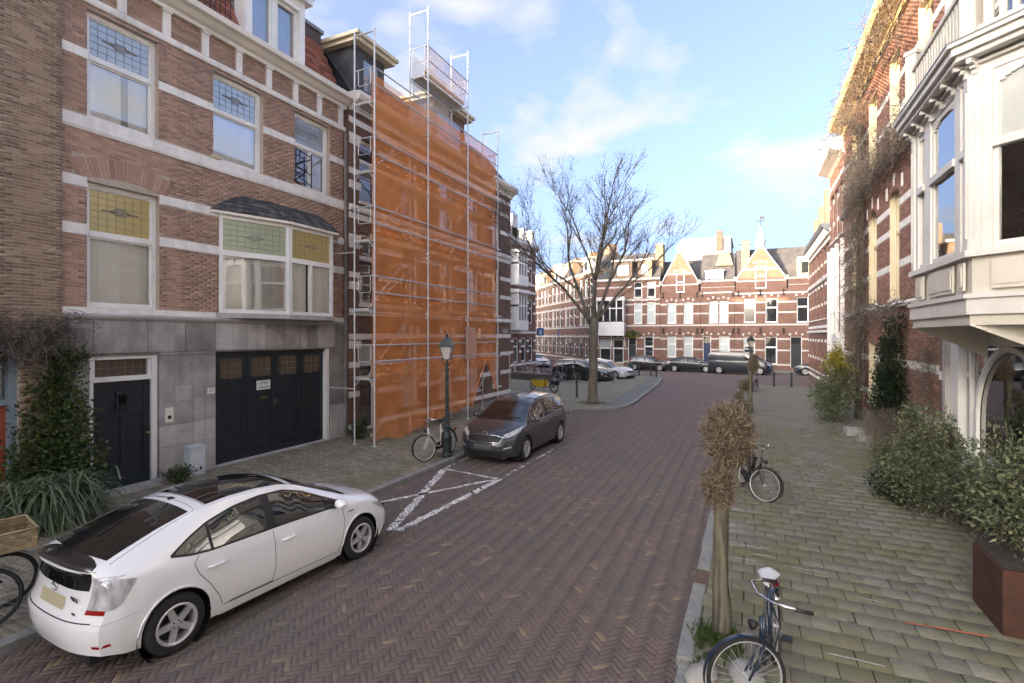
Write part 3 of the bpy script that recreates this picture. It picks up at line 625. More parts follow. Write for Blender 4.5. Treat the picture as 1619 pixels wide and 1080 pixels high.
    def cornice(s, name, mat, a0, a1, prof, parent=None):
        """moulding: prof = (d, z) outline swept along the facade"""
        k = len(prof); mb = MB(); v = [s.p(a0, d, z) for d, z in prof] + [s.p(a1, d, z) for d, z in prof]; mb.v = v
        for i in range(k): 
            j = (i + 1) % k; mb.f.append((i, j, k + j, k + i) if s.g < 0 else (j, i, k + i, k + j))
        mb.f.append(tuple(range(k))); mb.f.append(tuple(range(2 * k - 1, k - 1, -1)))
        me = mb.build(name, mat, parent or s.e); bm = bmesh.new(); bm.from_mesh(me.data); bmesh.ops.recalc_face_normals(bm, faces=bm.faces); bm.to_mesh(me.data); bm.free(); return me
    def mass(s, name, mat, a0, a1, dback, z1, z0=0, parent=None):
        """side and back walls of the block behind the facade"""
        mb = MB()
        s.quad(mb, [(a0, -dback, z0), (a0, -.01, z0), (a0, -.01, z1), (a0, -dback, z1)]); s.quad(mb, [(a1, -.01, z0), (a1, -dback, z0), (a1, -dback, z1), (a1, -.01, z1)])
        s.quad(mb, [(a1, -dback, z0), (a0, -dback, z0), (a0, -dback, z1), (a1, -dback, z1)]); s.quad(mb, [(a0, -.6, z1 - .02), (a1, -.6, z1 - .02), (a1, -dback, z1 - .02), (a0, -dback, z1 - .02)])
        return mb.build(name, mat, parent or s.e)
def tiles_on(parent, name, mat, o, u, v, nu, nv, su, sv, lift=.02, hole=None, th=.018, split=False):
    """overlapping tiles on the sloping plane o + u*x + v*y (u across, v up the slope); tiles are separate faces with thickness"""
    o, u, v = Vector(o), Vector(u).normalized(), Vector(v).normalized(); n = u.cross(v).normalized(); V = []; F = []
    for j in range(nv):
        for i in range(nu):
            x = (i + (.5 if j % 2 else 0)) * su; y = j * sv
            if hole and hole(x + su / 2, y + sv / 2): continue
            b = len(V); g = su * .04
            for (dx, dy, dn) in ((g, 0, lift), (su - g, 0, lift), (su - g, sv * 1.15, .004), (g, sv * 1.15, .004), (g, 0, lift - th), (su - g, 0, lift - th)):
                p = o + u * (x + dx) + v * (y + dy) + n * (dn + (random.uniform(-.004, .004) if dn == lift else 0)); V.append(tuple(p))
            F += [(b, b + 1, b + 2, b + 3), (b + 4, b + 5, b + 1, b)]
    return V, F
# ---------------------------------------------------------------- left side: brown brick house with garage, slate bay and dormer
XL = -12.3
H1 = House('brick_townhouse', 'brown brick house with garage doors, white bands, slate bay window and red mansard', 'house', (XL, 5.38, 0), R(90), 5.38, 1)
A0, A1 = 5.38, 13.2
ops_up = [(5.85, 7.25, 7.92, 10.16), (8.57, 10.04, 7.92, 10.16), (11.13, 12.53, 7.92, 10.16), (5.85, 7.27, 4.03, 6.62), (8.72, 12.55, 4.03, 6.62)]
H1.wall('wall', K['mortar'], A0, A1, 3.8, 11.0, ops_up)
bands = [(A0, A1, 7.65, 7.92), (A0, A1, 9.10, 9.29), (A0, A1, 6.47, 6.68), (A0, A1, 5.50, 5.71), (A0, A1, 3.8, 4.03), (5.6, 7.5, 6.62, 7.12), (8.0, 13.2, 6.9, 7.2) if False else (0, 0, 0, 0)]
H1.bricks(A0, A1, 4.03, 11.0, ops_up + bands, K['brickL1'], 300)
def band(h, ops, a0, a1, z0, z1, d=.02, name='stone_band', mat='bandwhite', ln=None):
    cuts = [(a0, a1)]
    for o in ops:
        if o[3] > z0 + .01 and o[2] < z1 - .01: cuts = [q for c in cuts for q in ((c[0], min(c[1], o[0])), (max(c[0], o[1]), c[1])) if q[1] - q[0] > .02]
    for c in cuts: h.part(name, K[mat], [(c[0], c[1], .001, d, z0, z1)])
for z0, z1 in ((9.10, 9.29), (6.47, 6.68), (5.50, 5.71)): band(H1, ops_up, A0, A1, z0, z1)
H1.cornice('sill_band', K['bandwhite'], A0, A1, [(.0, 7.62), (.03, 7.62), (.05, 7.68), (.05, 7.72), (.028, 7.735), (.028, 7.915), (0, 7.915)])
H1.cornice('sill_band', K['bandwhite'], A0, A1, [(0, 3.9), (.03, 3.9), (.03, 4.025), (0, 4.025)])
H1.cornice('moulding', K['stone2'], A0, A1, [(0, 3.76), (.04, 3.76), (.09, 3.81), (.11, 3.86), (.09, 3.9), (0, 3.9)])
H1.voussoirs('arch_brick', K['brickL1'], 6.56, 6.63, 1.75, .16, 26, .40, .002, .013)
H1.part('arch_infill', K['mortar'], [(5.62, 7.5, 0, .003, 6.62, 7.1)])
# frieze between string moulding and gutter
H1.cornice('string_moulding', K['bandwhite'], A0, A1, [(0, 10.24), (.05, 10.24), (.07, 10.29), (.07, 10.36), (.04, 10.40), (0, 10.40)])
for k in range(9):
    a = 5.55 + k * .93
    H1.part('frieze_block', K['bandwhite'], [(a - .085, a + .085, .001, .06, 10.4, 10.93), (a - .11, a + .11, .001, .09, 10.93, 11.0)])
H1.cornice('gutter_cornice', K['cream'], A0, A1, [(0, 10.98), (.10, 10.98), (.12, 11.06), (.20, 11.1), (.30, 11.2), (.42, 11.24), (.44, 11.36), (.40, 11.4), (.30, 11.40), (.28, 11.36), (0, 11.36)])
# mansard of red tiles with a white dormer
mz0, mz1, md = 11.36, 13.7, 1.15
mb = MB(); H1.quad(mb, [(A0, -.02, mz0), (A1 - .1, -.02, mz0), (A1 - .1, -md, mz1), (A0, -md, mz1)]); H1.quad(mb, [(A0, -md, mz1), (A1 - .1, -md, mz1), (A1 - .1, -6.5, 15.0), (A0, -6.5, 15.0)]); H1.quad(mb, [(A1 - .1, -6.5, 15.0), (A1 - .1, -12.5, 11.5), (A0, -12.5, 11.5), (A0, -6.5, 15.0)][::-1])
roof = mb.build('roof', K['redtile'], H1.e)
V, F = tiles_on(roof, 'roof_tile', K['redtile'], H1.p(A0, -.02, mz0), (1, 0, 0), (0, md, mz1 - mz0), 30, 12, .255, .215, .035, hole=lambda x, y: 4.02 < x < 6.15 and y < 2.3)
link('roof_tiles', npmesh('roof_tiles', V, F, K['redtile']), roof)['kind'] = 'stuff'
H1.mass('side_wall', K['b_left'], A0, A1, 12.5, 11.4)
dn = empty('dormer', (0, 0, 0)); dn.parent = H1.e
da0, da1 = 9.5, 11.5
mb = MB(); H1.box(mb, da0, da0 + .18, -.45, .02, 11.42, 13.5); H1.box(mb, da1 - .18, da1, -.45, .02, 11.42, 13.5); H1.box(mb, da0 + .18, da1 - .18, -.45, .0, 13.2, 13.5); H1.box(mb, da0 + .18, da1 - .18, -.45, 0, 11.42, 11.62)
mb.build('dormer_frame', K['white'], dn)
mb = MB(); H1.box(mb, da0 + .03, da0 + .07, -2.2, -.45, 11.4, 13.5); H1.box(mb, da1 - .07, da1 - .03, -2.2, -.45, 11.4, 13.5); mb.build('dormer_cheek', K['greyblue'], dn)
mb = MB(); H1.box(mb, da0 - .16, da1 + .16, -2.4, .2, 13.5, 13.72); H1.box(mb, da0 - .22, da1 + .22, -2.4, .28, 13.72, 13.8); mb.build('dormer_cornice', K['white'], dn)
mb = MB(); mc = (da0 + da1) / 2
H1.quad(mb, [(da0 - .2, .2, 13.8), (da1 + .2, .2, 13.8), (mc + .05, .2, 14.5), (mc - .05, .2, 14.5)]); H1.quad(mb, [(da0 - .2, .2, 13.8), (mc, .2, 14.5), (mc, -2.4, 14.5), (da0 - .2, -2.4, 13.8)]); H1.quad(mb, [(mc, .2, 14.5), (da1 + .2, .2, 13.8), (da1 + .2, -2.4, 13.8), (mc, -2.4, 14.5)]); mb.build('pediment', K['white'], dn)
mb = MB(); H1.box(mb, mc - .08, mc + .08, -.3, -.1, 11.62, 13.2)
for q0, q1 in ((da0 + .18, mc - .08), (mc + .08, da1 - .18)):
    for b in ((q0, q0 + .07, -.28, -.14, 11.62, 13.2), (q1 - .07, q1, -.28, -.14, 11.62, 13.2), (q0 + .07, q1 - .07, -.28, -.14, 11.62, 11.72), (q0 + .07, q1 - .07, -.28, -.14, 13.12, 13.2)): H1.box(mb, *b)
mb.build('dormer_sash', K['white'], dn)
for q0, q1 in ((da0 + .25, mc - .15), (mc + .15, da1 - .25)):
    mb = MB(); H1.quad(mb, [(q0, -.2, 11.72), (q1, -.2, 11.72), (q1, -.2, 13.12), (q0, -.2, 13.12)]); mb.build('dormer_pane', K['pane_sky'], dn)
mb = MB(); H1.quad(mb, [(da0 + .1, -.5, 11.5), (da1 - .1, -.5, 11.5), (da1 - .1, -.5, 13.4), (da0 + .1, -.5, 13.4)]); mb.build('dormer_blind', K['greyblue'], dn)
H1.part('lead_flashing', K['lead'], [(da0 - .25, da0 - .17, -1.6, .03, 11.42, 11.5), (da1 + .02, da1 + .12, -.6, .03, 11.42, 11.5)])
mb = MB()
for k in range(9): mb.path([H1.p(8.0 + k * .14, -.1, 11.4), H1.p(8.0 + k * .14, -.1, 12.3)], .012, 5)
mb.path([H1.p(7.9, -.1, 12.3), H1.p(9.2, -.1, 12.3)], .018, 5); mb.build('roof_railing', K['iron'], H1.e)
# chimney at the party wall
ch = H1.part('chimney', K['b_dark'], [(12.35, 13.1, -2.2, -.95, 11.4, 13.7)]); H1.part('chimney_cap', K['lead'], [(12.28, 13.17, -2.27, -.88, 13.7, 13.82)], ch)
# windows
w = H1.window(5.85, 7.25, 7.92, 10.16, 9.22, pane='pane_sky', toppane='greyglass', lead=2, sill=False, curtain=[(5.95, 6.6), (6.75, 7.15)])
mb = MB(); mb.lathe([(0, 0), (.09, 0), (.12, .14), (.13, .14), (.13, .17), (.0, .17)], 12, H1.p(6.25, -.5, 8.05)); mb.build('flower_pot', K['terracotta'], w, smooth=True)
H1.window(8.57, 10.04, 7.92, 10.16, 9.22, pane='pane_sky', toppane='greyglass', lead=2, sill=False, curtain=True)
w = H1.window(11.13, 12.53, 7.92, 10.16, 9.22, mull=[11.85], pane='pane_sky', toppane='greyglass', lead=1, sill=False, curtain=[(12.0, 12.4)])
mb = MB()                                            # dark iron bracing seen in the opened lower sash
for p_, q_ in (((11.2, 8.05), (11.2, 9.1)), ((11.8, 8.0), (11.8, 9.05)), ((11.2, 9.05), (11.8, 8.95)), ((11.2, 8.55), (11.8, 8.9)), ((11.2, 8.55), (11.8, 8.4)), ((11.2, 8.3), (11.8, 8.05)), ((11.35, 9.05), (11.35, 8.62))): mb.path([H1.p(p_[0], -.03, p_[1]), H1.p(q_[0], -.03, q_[1])], .018, 5)
mb.build('window_guard', K['iron'], w)
H1.part('yellow_duster', K['oldcream'], [(8.5, 8.75, .0, .08, 7.93, 8.0)])
H1.window(5.85, 7.27, 4.03, 6.62, 5.56, pane='pane', toppane='yellow', lead=2, sill=False, curtain=True)
# bay window: shallow projection with slanting ends and a slate hood
bw = empty('bay_window', (0, 0, 0)); bw.parent = H1.e
b0, b1, bd, bz0, bz1 = 8.72, 12.55, .55, 4.03, 6.55
plan = [(b0, 0), (10.42, bd), (12.05, bd), (b1, 0)]     # corner posts seen from the street
def on(pa, pb, f): return (pa[0] + (pb[0] - pa[0]) * f, pa[1] + (pb[1] - pa[1]) * f)
mbf = MB(); panes = []
def member(pa, pb, z0, z1, th=.05):
    dx, dy = pb[0] - pa[0], pb[1] - pa[1]; L = math.hypot(dx, dy); nx, ny = -dy / L * th, dx / L * th
    q = [(pa[0] - nx, pa[1] - ny), (pb[0] - nx, pb[1] - ny), (pb[0] + nx, pb[1] + ny), (pa[0] + nx, pa[1] + ny)]
    mbf.hexa([H1.p(x, d, z0) for x, d in q][::-1], [H1.p(x, d, z1) for x, d in q][::-1])
for pa, pb, divs in ((plan[0], plan[1], [(.0, 1.0)]), (plan[1], plan[2], [(0, .47), (.47, 1)]), (plan[2], plan[3], [(0, 1)])):
    L = math.hypot(pb[0] - pa[0], pb[1] - pa[1]); f = .085 / L
    member(pa, on(pa, pb, f), bz0 - .02, bz1); member(on(pa, pb, 1 - f), pb, bz0 - .02, bz1)
    member(on(pa, pb, f), on(pa, pb, 1 - f), bz0 - .02, bz0 + .09, .04); member(on(pa, pb, f), on(pa, pb, 1 - f), bz1 - .1, bz1, .04); member(on(pa, pb, f), on(pa, pb, 1 - f), 5.5, 5.64, .045)
    for k, (u, v) in enumerate(divs):
        if k: member(on(pa, pb, u - f * .6), on(pa, pb, u + f * .6), bz0 + .09, 5.5, .036)
        panes.append((on(pa, pb, u + f * .9), on(pa, pb, v - f * .9), bz0 + .09, 5.5, 'pane_sky' if divs[0][1] == 1.0 and pa[0] < 9 else 'pane'))
    panes.append((on(pa, pb, f), on(pa, pb, 1 - f), 5.64, bz1 - .1, 'palegreen' if pa[0] < 9 else 'yellow'))
mbf.build('bay_frame', K['white'], bw)
for pa, pb, z0, z1, m_ in panes:
    mb = MB(); q = [H1.p(pa[0], pa[1], z0), H1.p(pb[0], pb[1], z0), H1.p(pb[0], pb[1], z1), H1.p(pa[0], pa[1], z1)]; mb.poly(q); mb.build('pane', K[m_], bw)
    L = math.hypot(pb[0] - pa[0], pb[1] - pa[1])
    if m_ in ('yellow', 'palegreen') and L > .6:
        mb = MB()
        for k in range(1, 9): x = on(pa, pb, k / 9); mb.path([H1.p(x[0], x[1] + .006, z0), H1.p(x[0], x[1] + .006, z1)], .004, 4)
        for k in range(1, 6): z = z0 + (z1 - z0) * k / 6; mb.path([H1.p(pa[0], pa[1] + .006, z), H1.p(pb[0], pb[1] + .006, z)], .004, 4)
        c_ = on(pa, pb, .5); cz = (z0 + z1) / 2
        for dz in (-.04, 0, .04): mb.path([H1.p(*on(pa, pb, .36), cz + dz * .3)[:1] + (-on(pa, pb, .36)[1] - .008, cz), H1.p(c_[0], c_[1] + .008, cz + dz * 2), (H1.p(*on(pa, pb, .64), cz)[0], -on(pa, pb, .64)[1] - .008, cz)], .008, 4)
        mb.build('lead_came', K['lead'], bw)
    elif m_ not in ('yellow', 'palegreen'):
        mb = MB(); n_ = max(4, int(L / .05)); r0, r1 = [], []
        for k in range(n_ + 1):
            x = on(pa, pb, k / n_); y = x[1] - .06 + .02 * math.sin(k * 1.4); r0.append(H1.p(x[0], y, z0)); r1.append(H1.p(x[0], y, z1))
        mb.grid([r0, r1]); mb.build('curtain', K['curtain'], bw, smooth=True)
mb = MB(); H1.quad(mb, [(8.5, -.6, 4), (12.8, -.6, 4), (12.8, -.6, 6.8), (8.5, -.6, 6.8)]); mb.build('room_back', K['dark'], bw)  # darkness inside the bay painted as a near-black sheet
mb = MB(); mb.prism([(H1.p(x, d, 0)[0], H1.p(x, d, 0)[1]) for x, d in ((b0 - .1, -.3), (b1 + .1, -.3), (b1 + .1, .03), (12.1, bd + .09), (10.38, bd + .09), (b0 - .1, .03))], 3.9, 4.025); mb.build('bay_base', K['stone2'], bw)
ev = [(8.45, .04), (10.36, bd + .16), (12.2, bd + .16), (12.85, .04)]; rz, et = 7.12, 6.56
mb = MB(); q = [(H1.p(x, d, 0)[0], H1.p(x, d, 0)[1]) for x, d in ([(8.45, -.05), (12.85, -.05)] + ev[::-1])]; mb.prism(q, bz1, et + .06); mb.build('bay_gutter', K['cream'], bw)
hood = MB(); rd = [(9.55, .012), (10.15, .03), (11.75, .03), (12.1, .012)]; rows = []
for k in range(7):
    f = k / 6; fz = 1 - (1 - f) ** 1.6; rows.append([H1.p(ev[i][0] + (rd[i][0] - ev[i][0]) * f, ev[i][1] + (rd[i][1] - ev[i][1]) * f, et + .06 + (rz - et) * fz) for i in range(4)])
hood.grid(rows); hood = hood.build('slate_hood', K['slate'], bw)
V, F = [], []
for i in range(3):
    for k in range(6):
        a_, b_, c_, d_ = [Vector(q) for q in (rows[k][i], rows[k][i + 1], rows[k + 1][i + 1], rows[k + 1][i])]; nrm = (b_ - a_).cross(d_ - a_).normalized(); m_ = max(2, int((b_ - a_).length / .14))
        for j_ in range(m_):
            u0, u1 = (j_ + .03) / m_, (j_ + .97) / m_; n0 = len(V); lf = .02 + random.uniform(-.006, .01)
            for u, t, l in ((u0, 0, lf), (u1, 0, lf), (u1, 1.1, .004), (u0, 1.1, .004), (u0, 0, 0), (u1, 0, 0)): V.append(tuple(a_.lerp(b_, u).lerp(d_.lerp(c_, u), min(t, 1.05)) + nrm * l))
            F += [(n0, n0 + 1, n0 + 2, n0 + 3), (n0 + 4, n0 + 5, n0 + 1, n0)]
link('slates', npmesh('slates', V, F, K['slate']), hood)['kind'] = 'stuff'
# ground floor of large stone blocks
ops_g = [(5.9, 7.24, .1, 3.0), (8.64, 12.5, 0, 3.02)]
H1.wall('stone_wall', K['stoned'], A0, A1, 0, 3.78, ops_g, rev=.25)
def block(a0, a1, z0, z1, m_='stone', d=.03): H1.part('stone_block', K[m_], [(a0 + .006, a1 - .006, .0, d + random.uniform(-.004, .004), z0 + .005, z1 - .005)])
for a0_, a1_, m_ in ((5.4, 5.95, 'stone'), (5.95, 7.0, 'stone'), (7.0, 7.85, 'stone'), (7.85, 8.62, 'stoned'), (8.62, 10.1, 'stone2'), (10.1, 11.6, 'stone'), (11.6, 12.0, 'stoned'), (12.0, 12.5, 'stone2'), (12.5, 12.75, 'stone2'), (12.75, 13.18, 'stoned')): block(a0_, a1_, 3.06, 3.76, m_)
for z0, z1, m_ in ((1.35, 2.98, 'stone'), (.85, 1.35, 'stone2'), (0, .85, 'stone2')): block(7.26, 8.62 if z0 > 1 else 8.62, z0, z1, m_, .022)
block(7.26, 8.62, 2.98, 3.06, 'stone', .03)
for z0, z1, m_ in ((1.6, 2.98, 'stone'), (.8, 1.6, 'stone'), (0, .8, 'stoned')): block(5.4, 5.88, z0, z1, m_, .022)
for z0, z1, m_ in ((1.2, 3.02, 'stoned'), (0, 1.2, 'stone2')): block(12.53, 13.18, z0, z1, m_, .03)
H1.part('patch', K['stone2'], [(7.62, 8.0, .02, .028, 1.9, 2.25)])
# front door with leaded fanlight
fd = empty('front_door', (0, 0, 0)); fd.parent = H1.e
H1.part('door_frame', K['white'], [(5.9, 5.98, -.2, -.03, .1, 3.0), (7.12, 7.24, -.2, -.03, .1, 3.0), (5.98, 7.12, -.2, -.03, 2.93, 3.0), (5.98, 7.12, -.2, -.02, 2.46, 2.56)], fd)
mb = MB(); H1.box(mb, 5.98, 7.12, -.17, -.12, .1, 2.46)
for b in ((5.98, 6.12, 0, 0, .1, 2.46), (6.98, 7.12, 0, 0, .1, 2.46), (6.12, 6.98, 0, 0, 2.3, 2.46), (6.12, 6.98, 0, 0, 1.72, 1.82), (6.12, 6.98, 0, 0, .1, .42), (6.12, 6.98, 0, 0, .62, .7), (6.52, 6.58, 0, 0, .7, 1.72)): H1.box(mb, b[0], b[1], -.12, -.095, b[4], b[5])
H1.box(mb, 6.43, 6.67, -.12, -.08, 1.78, 2.22); mb.build('door_leaf', K['door'], fd)
H1.part('peep_window', K['blackgloss'], [(6.47, 6.63, -.08, -.076, 1.84, 2.16)], fd)
mb = MB(); mb.lathe([(0, .0), (.035, 0), (.04, .02), (.02, .05), (0, .05)], 10, H1.p(7.05, -.12, 1.45), 'y'); mb.lathe([(0, -.07), (.03, -.06), (.035, -.03), (.012, 0)], 10, H1.p(7.05, -.09, 1.25), 'y'); mb.build('door_knob', K['brass'], fd, smooth=True)
fl = H1.part('fanlight', K['brownglass'], [(5.98, 7.12, -.16, -.14, 2.56, 2.93)], fd); H1.lead(fl, 5.98, 7.12, 2.56, 2.93, -.139, 1); H1.part('fanlight_bead', K['white'], [(5.98, 6.03, -.14, -.08, 2.56, 2.93), (7.07, 7.12, -.14, -.08, 2.56, 2.93)], fd)
H1.part('door_step', K['stone2'], [(5.7, 7.5, .0, .35, 0, .18)], fd)
# garage: four dark panelled leaves with leaded lights
gd = empty('garage_door', (0, 0, 0)); gd.parent = H1.e
H1.part('garage_frame', K['white'], [(12.38, 12.5, -.22, .005, .02, 3.02)], gd); H1.part('garage_head', K['door'], [(8.64, 12.38, -.22, -.1, 2.92, 3.02), (8.64, 8.72, -.22, -.1, .02, 2.92)], gd)
lw = (12.38 - 8.72) / 4
for k in range(4):
    q0, q1 = 8.72 + k * lw + .006, 8.72 + (k + 1) * lw - .006; mb = MB(); H1.box(mb, q0, q1, -.2, -.16, .06, 2.92)
    for b in ((q0, q0 + .13, .06, 2.92), (q1 - .13, q1, .06, 2.92), (q0 + .13, q1 - .13, 2.84, 2.92), (q0 + .13, q1 - .13, 2.2, 2.3), (q0 + .13, q1 - .13, 1.78, 1.86), (q0 + .13, q1 - .13, .06, .25), (q0 + .13, q1 - .13, .42, .5)): H1.box(mb, b[0], b[1], -.16, -.135, b[2], b[3])
    lf = mb.build('garage_leaf', K['door'], gd)
    H1.part('leaded_light', K['brownglass'], [(q0 + .13, q1 - .13, -.159, -.154, 2.3, 2.84)], lf); H1.lead(lf, q0 + .13, q1 - .13, 2.3, 2.84, -.153, 1)
sg = H1.part('warning_plate', K['sign'], [(9.93, 10.38, -.134, -.122, 1.92, 2.18)], gd)
def text(body, size, loc, rot, mat, parent=None, name='lettering', align='CENTER', ext=.001):
    cu = bpy.data.curves.new(name, 'FONT'); cu.body = body; cu.size = size; cu.align_x = align; cu.align_y = 'CENTER'; cu.extrude = ext; cu.resolution_u = 3
    t_ = bpy.data.objects.new(name, cu); COL.objects.link(t_); me = bpy.data.meshes.new_from_object(t_.evaluated_get(bpy.context.evaluated_depsgraph_get())); bpy.data.objects.remove(t_)
    me.materials.clear(); me.materials.append(mat); o = link(name, me, parent); o.location = loc; o.rotation_euler = rot; return o
text('UITRIT', .105, H1.p(10.155, -.12, 2.10), (R(90), 0, 0), K['ink'], sg); text('VRIJLATEN', .072, H1.p(10.155, -.12, 1.985), (R(90), 0, 0), K['ink'], sg)
mb = MB(); H1.box(mb, 10.05, 10.3, -.135, -.12, 1.66, 1.73); mb.build('letter_slot', K['brass'], gd)
mb = MB(); H1.box(mb, 10.5, 10.54, -.135, -.11, 1.45, 1.65); mb.path([H1.p(10.52, -.1, 1.6), H1.p(10.52, -.05, 1.58), H1.p(10.62, -.05, 1.57)], .012, 6); mb.build('garage_handle', K['chrome'], gd)
H1.part('garage_sill', K['stone2'], [(8.64, 12.5, -.22, .06, 0, .115)], gd)
pl = H1.part('number_plaque', K['sign'], [(8.4, 8.6, .02, .034, 1.98, 2.13)]); text('37', .11, H1.p(8.5, .036, 2.055), (R(90), 0, 0), K['ink'], pl)
H1.part('bell_box', K['cream'], [(7.38, 7.56, .022, .05, 1.42, 1.76)]); H1.part('bell_button', K['iron'], [(7.43, 7.51, .05, .056, 1.5, 1.58)])
H1.part('drain_pipe', K['stoned'], [(13.13, 13.2, .05, .12, .1, 10.2)])
cb = empty('utility_cabinet', (XL + .16, 7.98, PZ), R(90), 'small grey metal utility cabinet standing between front door and garage', 'cabinet')
mb = MB(); mb.box(-.19, .19, -.13, .12, .0, .66); mb.build('cabinet_body', K['cabinet'], cb); mb = MB().box(-.2, .2, -.14, .125, .66, .70); mb.build('lid', K['cabinet'], cb); MB().box(-.17, .17, -.135, -.13, .05, .62).build('cabinet_door', K['cabinet'], cb)
MB().box(-.12, -.09, -.139, -.135, .2, .24).build('lock', K['iron'], cb); MB().box(.05, .1, -.1385, -.1352, .12, .2).build('sticker', K['ink'], cb)
# ---------------------------------------------------------------- neighbour at the left edge: plain tan brick wall, red door
H0 = House('tan_brick_house', 'plain tan brown brick house at the left picture edge with red door', 'house', (XL + .12, -8, 0), R(90), -8, 1)
o0 = [(3.7, 4.72, .1, 3.3)]
H0.wall('wall', K['mortar_l'], -8, A0, 0, 15.6, o0, rev=.3); H0.bricks(2.2, A0, 3.3, 12.6, [], K['brickL0'], 300, bw=.213, bh=.0625, j=.011)
H0.bricks(2.2, A0, 0, 3.3, o0, K['brickL0'], 0, bw=.213, bh=.0625, j=.011)
H0.part('end_return', K['b_left'], [(A0 - .004, A0, -.3, -.001, 0, 15.6)]); H0.mass('side_wall', K['b_yel'], -8, A0, 12.5, 15.6)
rd_ = empty('red_door', (0, 0, 0)); rd_.parent = H0.e
H0.part('door_frame', K['greyblue'], [(3.7, 3.8, -.25, -.05, .1, 3.3), (4.6, 4.72, -.25, -.05, .1, 3.3), (3.8, 4.6, -.25, -.05, 2.18, 2.28), (3.8, 4.6, -.25, -.05, 3.2, 3.3)], rd_)
H0.part('door_leaf', K['red_door'], [(3.8, 3.9, -.2, -.15, .1, 2.18), (4.38, 4.6, -.2, -.15, .1, 2.18), (3.9, 4.38, -.2, -.15, 2.0, 2.18), (3.9, 4.38, -.2, -.15, .1, .4)], rd_); H0.part('pane', K['farpane'], [(3.9, 4.38, -.18, -.175, .4, 2.0), (3.8, 4.6, -.18, -.175, 2.28, 3.2)], rd_)
# unseen row added behind the photographer to shade the street from the low sun
for nm, lab, x0, y0, y1, z1, sgn in (('rear_shade_house', 'unseen tall brown brick house added on the left behind the photographer for shade', XL, -42, -8.02, 16.4, 1),):
    h = House(nm, lab, 'house', (x0, y0 if sgn > 0 else y1, 0), R(90) * sgn, y0 if sgn > 0 else y1, sgn); ww = [(y0 + 1.2 + 3.1 * k, y0 + 2.6 + 3.1 * k, z, z + 2.1) for k in range(int((y1 - y0 - 2) / 3.1)) for z in ((1.2, 5, 8.6) if sgn > 0 else (1.2, 5))]
    h.wall('wall', K['b_left'], y0, y1, 0, z1 - 1, ww)
    for q in ww: h.window(*q, pane='farpane', back=None, sill=False)
    h.mass('side_wall', K['b_left'], y0, y1, 12, z1 - 1); h.cornice('cornice', K['cream'], y0, y1, [(0, z1 - 1), (.4, z1 - .8), (.4, z1 - .6), (0, z1 - .6)])
    mb = MB(); h.quad(mb, [(y0, .1, z1 - .6), (y1, .1, z1 - .6), (y1, -5, z1 + 1), (y0, -5, z1 + 1)]); h.quad(mb, [(y1, -5, z1 + 1), (y1, -12, z1 - 1), (y0, -12, z1 - 1), (y0, -5, z1 + 1)][::-1]); mb.build('roof', K['slateroof'], h.e)
mb = MB(); H0.quad(mb, [(-8, 0, 15.6), (A0, 0, 15.6), (A0, -5, 16.0), (-8, -5, 16.0)]); H0.quad(mb, [(A0, -5, 16.0), (A0, -12.5, 15.5), (-8, -12.5, 15.5), (-8, -5, 16.0)][::-1]); mb.build('roof', K['slateroof'], H0.e)
# ---------------------------------------------------------------- house under scaffolding
B0, B1, XB = 13.24, 26.0, -12.15
H2 = House('scaffolded_house', 'tall brown brick corner house behind the orange scaffold netting', 'house', (XB, B0, 0), R(90), B0, 1)
cols2 = [(13.75, 14.75), (16.1, 17.3), (18.75, 19.95), (21.3, 22.4), (23.8, 24.7)]
ops2 = [(a, b, z, z + h) for a, b in cols2 for z, h in ((.75 if a > 15 else .1, 2.5 if a > 15 else 3.1), (4.5, 2.5), (8.05, 2.2))]
H2.wall('wall', K['b_left'], B0, B1, 0, 11.2, ops2)
for z in (.25, 1.35, 2.35, 3.3, 4.15, 5.4, 6.4, 7.4, 8.9, 9.9, 10.6):
    band(H2, ops2, B0, B1, z, z + .2, .025, 'stone_band')
for a, b in cols2:
    for z, h in ((.75, 2.5), (4.5, 2.5), (8.05, 2.2)):
        if a < 15 and z < 1:
            H2.window(a, b, .1, 3.2, 2.45, pane='farpane', toppane='farblind', back=None, sill=False, name='doorway', inset=.18); continue
        H2.window(a, b, z, z + h, z + h * .66, pane='farblind' if (a > 21) or z == .75 else 'farpane', toppane='farpane', back=None, sillmat='bandwhite')
for a, b in cols2[1:4]:
    for k in (-1, 0, 1):
        for z in (3.5, 7.25): H2.part('arch_stone', K['bandwhite'], [((a + b) / 2 + k * .45 - .07, (a + b) / 2 + k * .45 + .07, .001, .04, z, z + .3)])
H2.cornice('string_course', K['bandwhite'], B0, B1, [(0, 4.12), (.09, 4.12), (.13, 4.2), (.09, 4.26), (0, 4.26)])
H2.cornice('sill_course', K['bandwhite'], B0, B1, [(0, 7.65), (.07, 7.65), (.1, 7.75), (.07, 7.86), (0, 7.86)])
H2.cornice('eaves_cornice', K['cream'], B0, B1, [(0, 11.0), (.12, 11.0), (.16, 11.15), (.42, 11.3), (.5, 11.42), (.5, 11.55), (.2, 11.6), (0, 11.6)])
for z0 in (.9, 1.85): pass
for k, z in enumerate((3.0, 5.0, 6.6, 8.4, 10.0)): H2.part('quoin', K['bandwhite'], [(B0, B0 + .55, .001, .05, z, z + .26)])
H2.mass('side_wall', K['b_left'], B0, B1, 12, 11.3)
for z in (1.35, 2.35, 3.3, 4.15, 5.4, 6.4, 7.4, 8.9, 9.9): H2.part('return_band', K['bandwhite'], [(B1 + .001, B1 + .02, -5, .02, z, z + .2)])
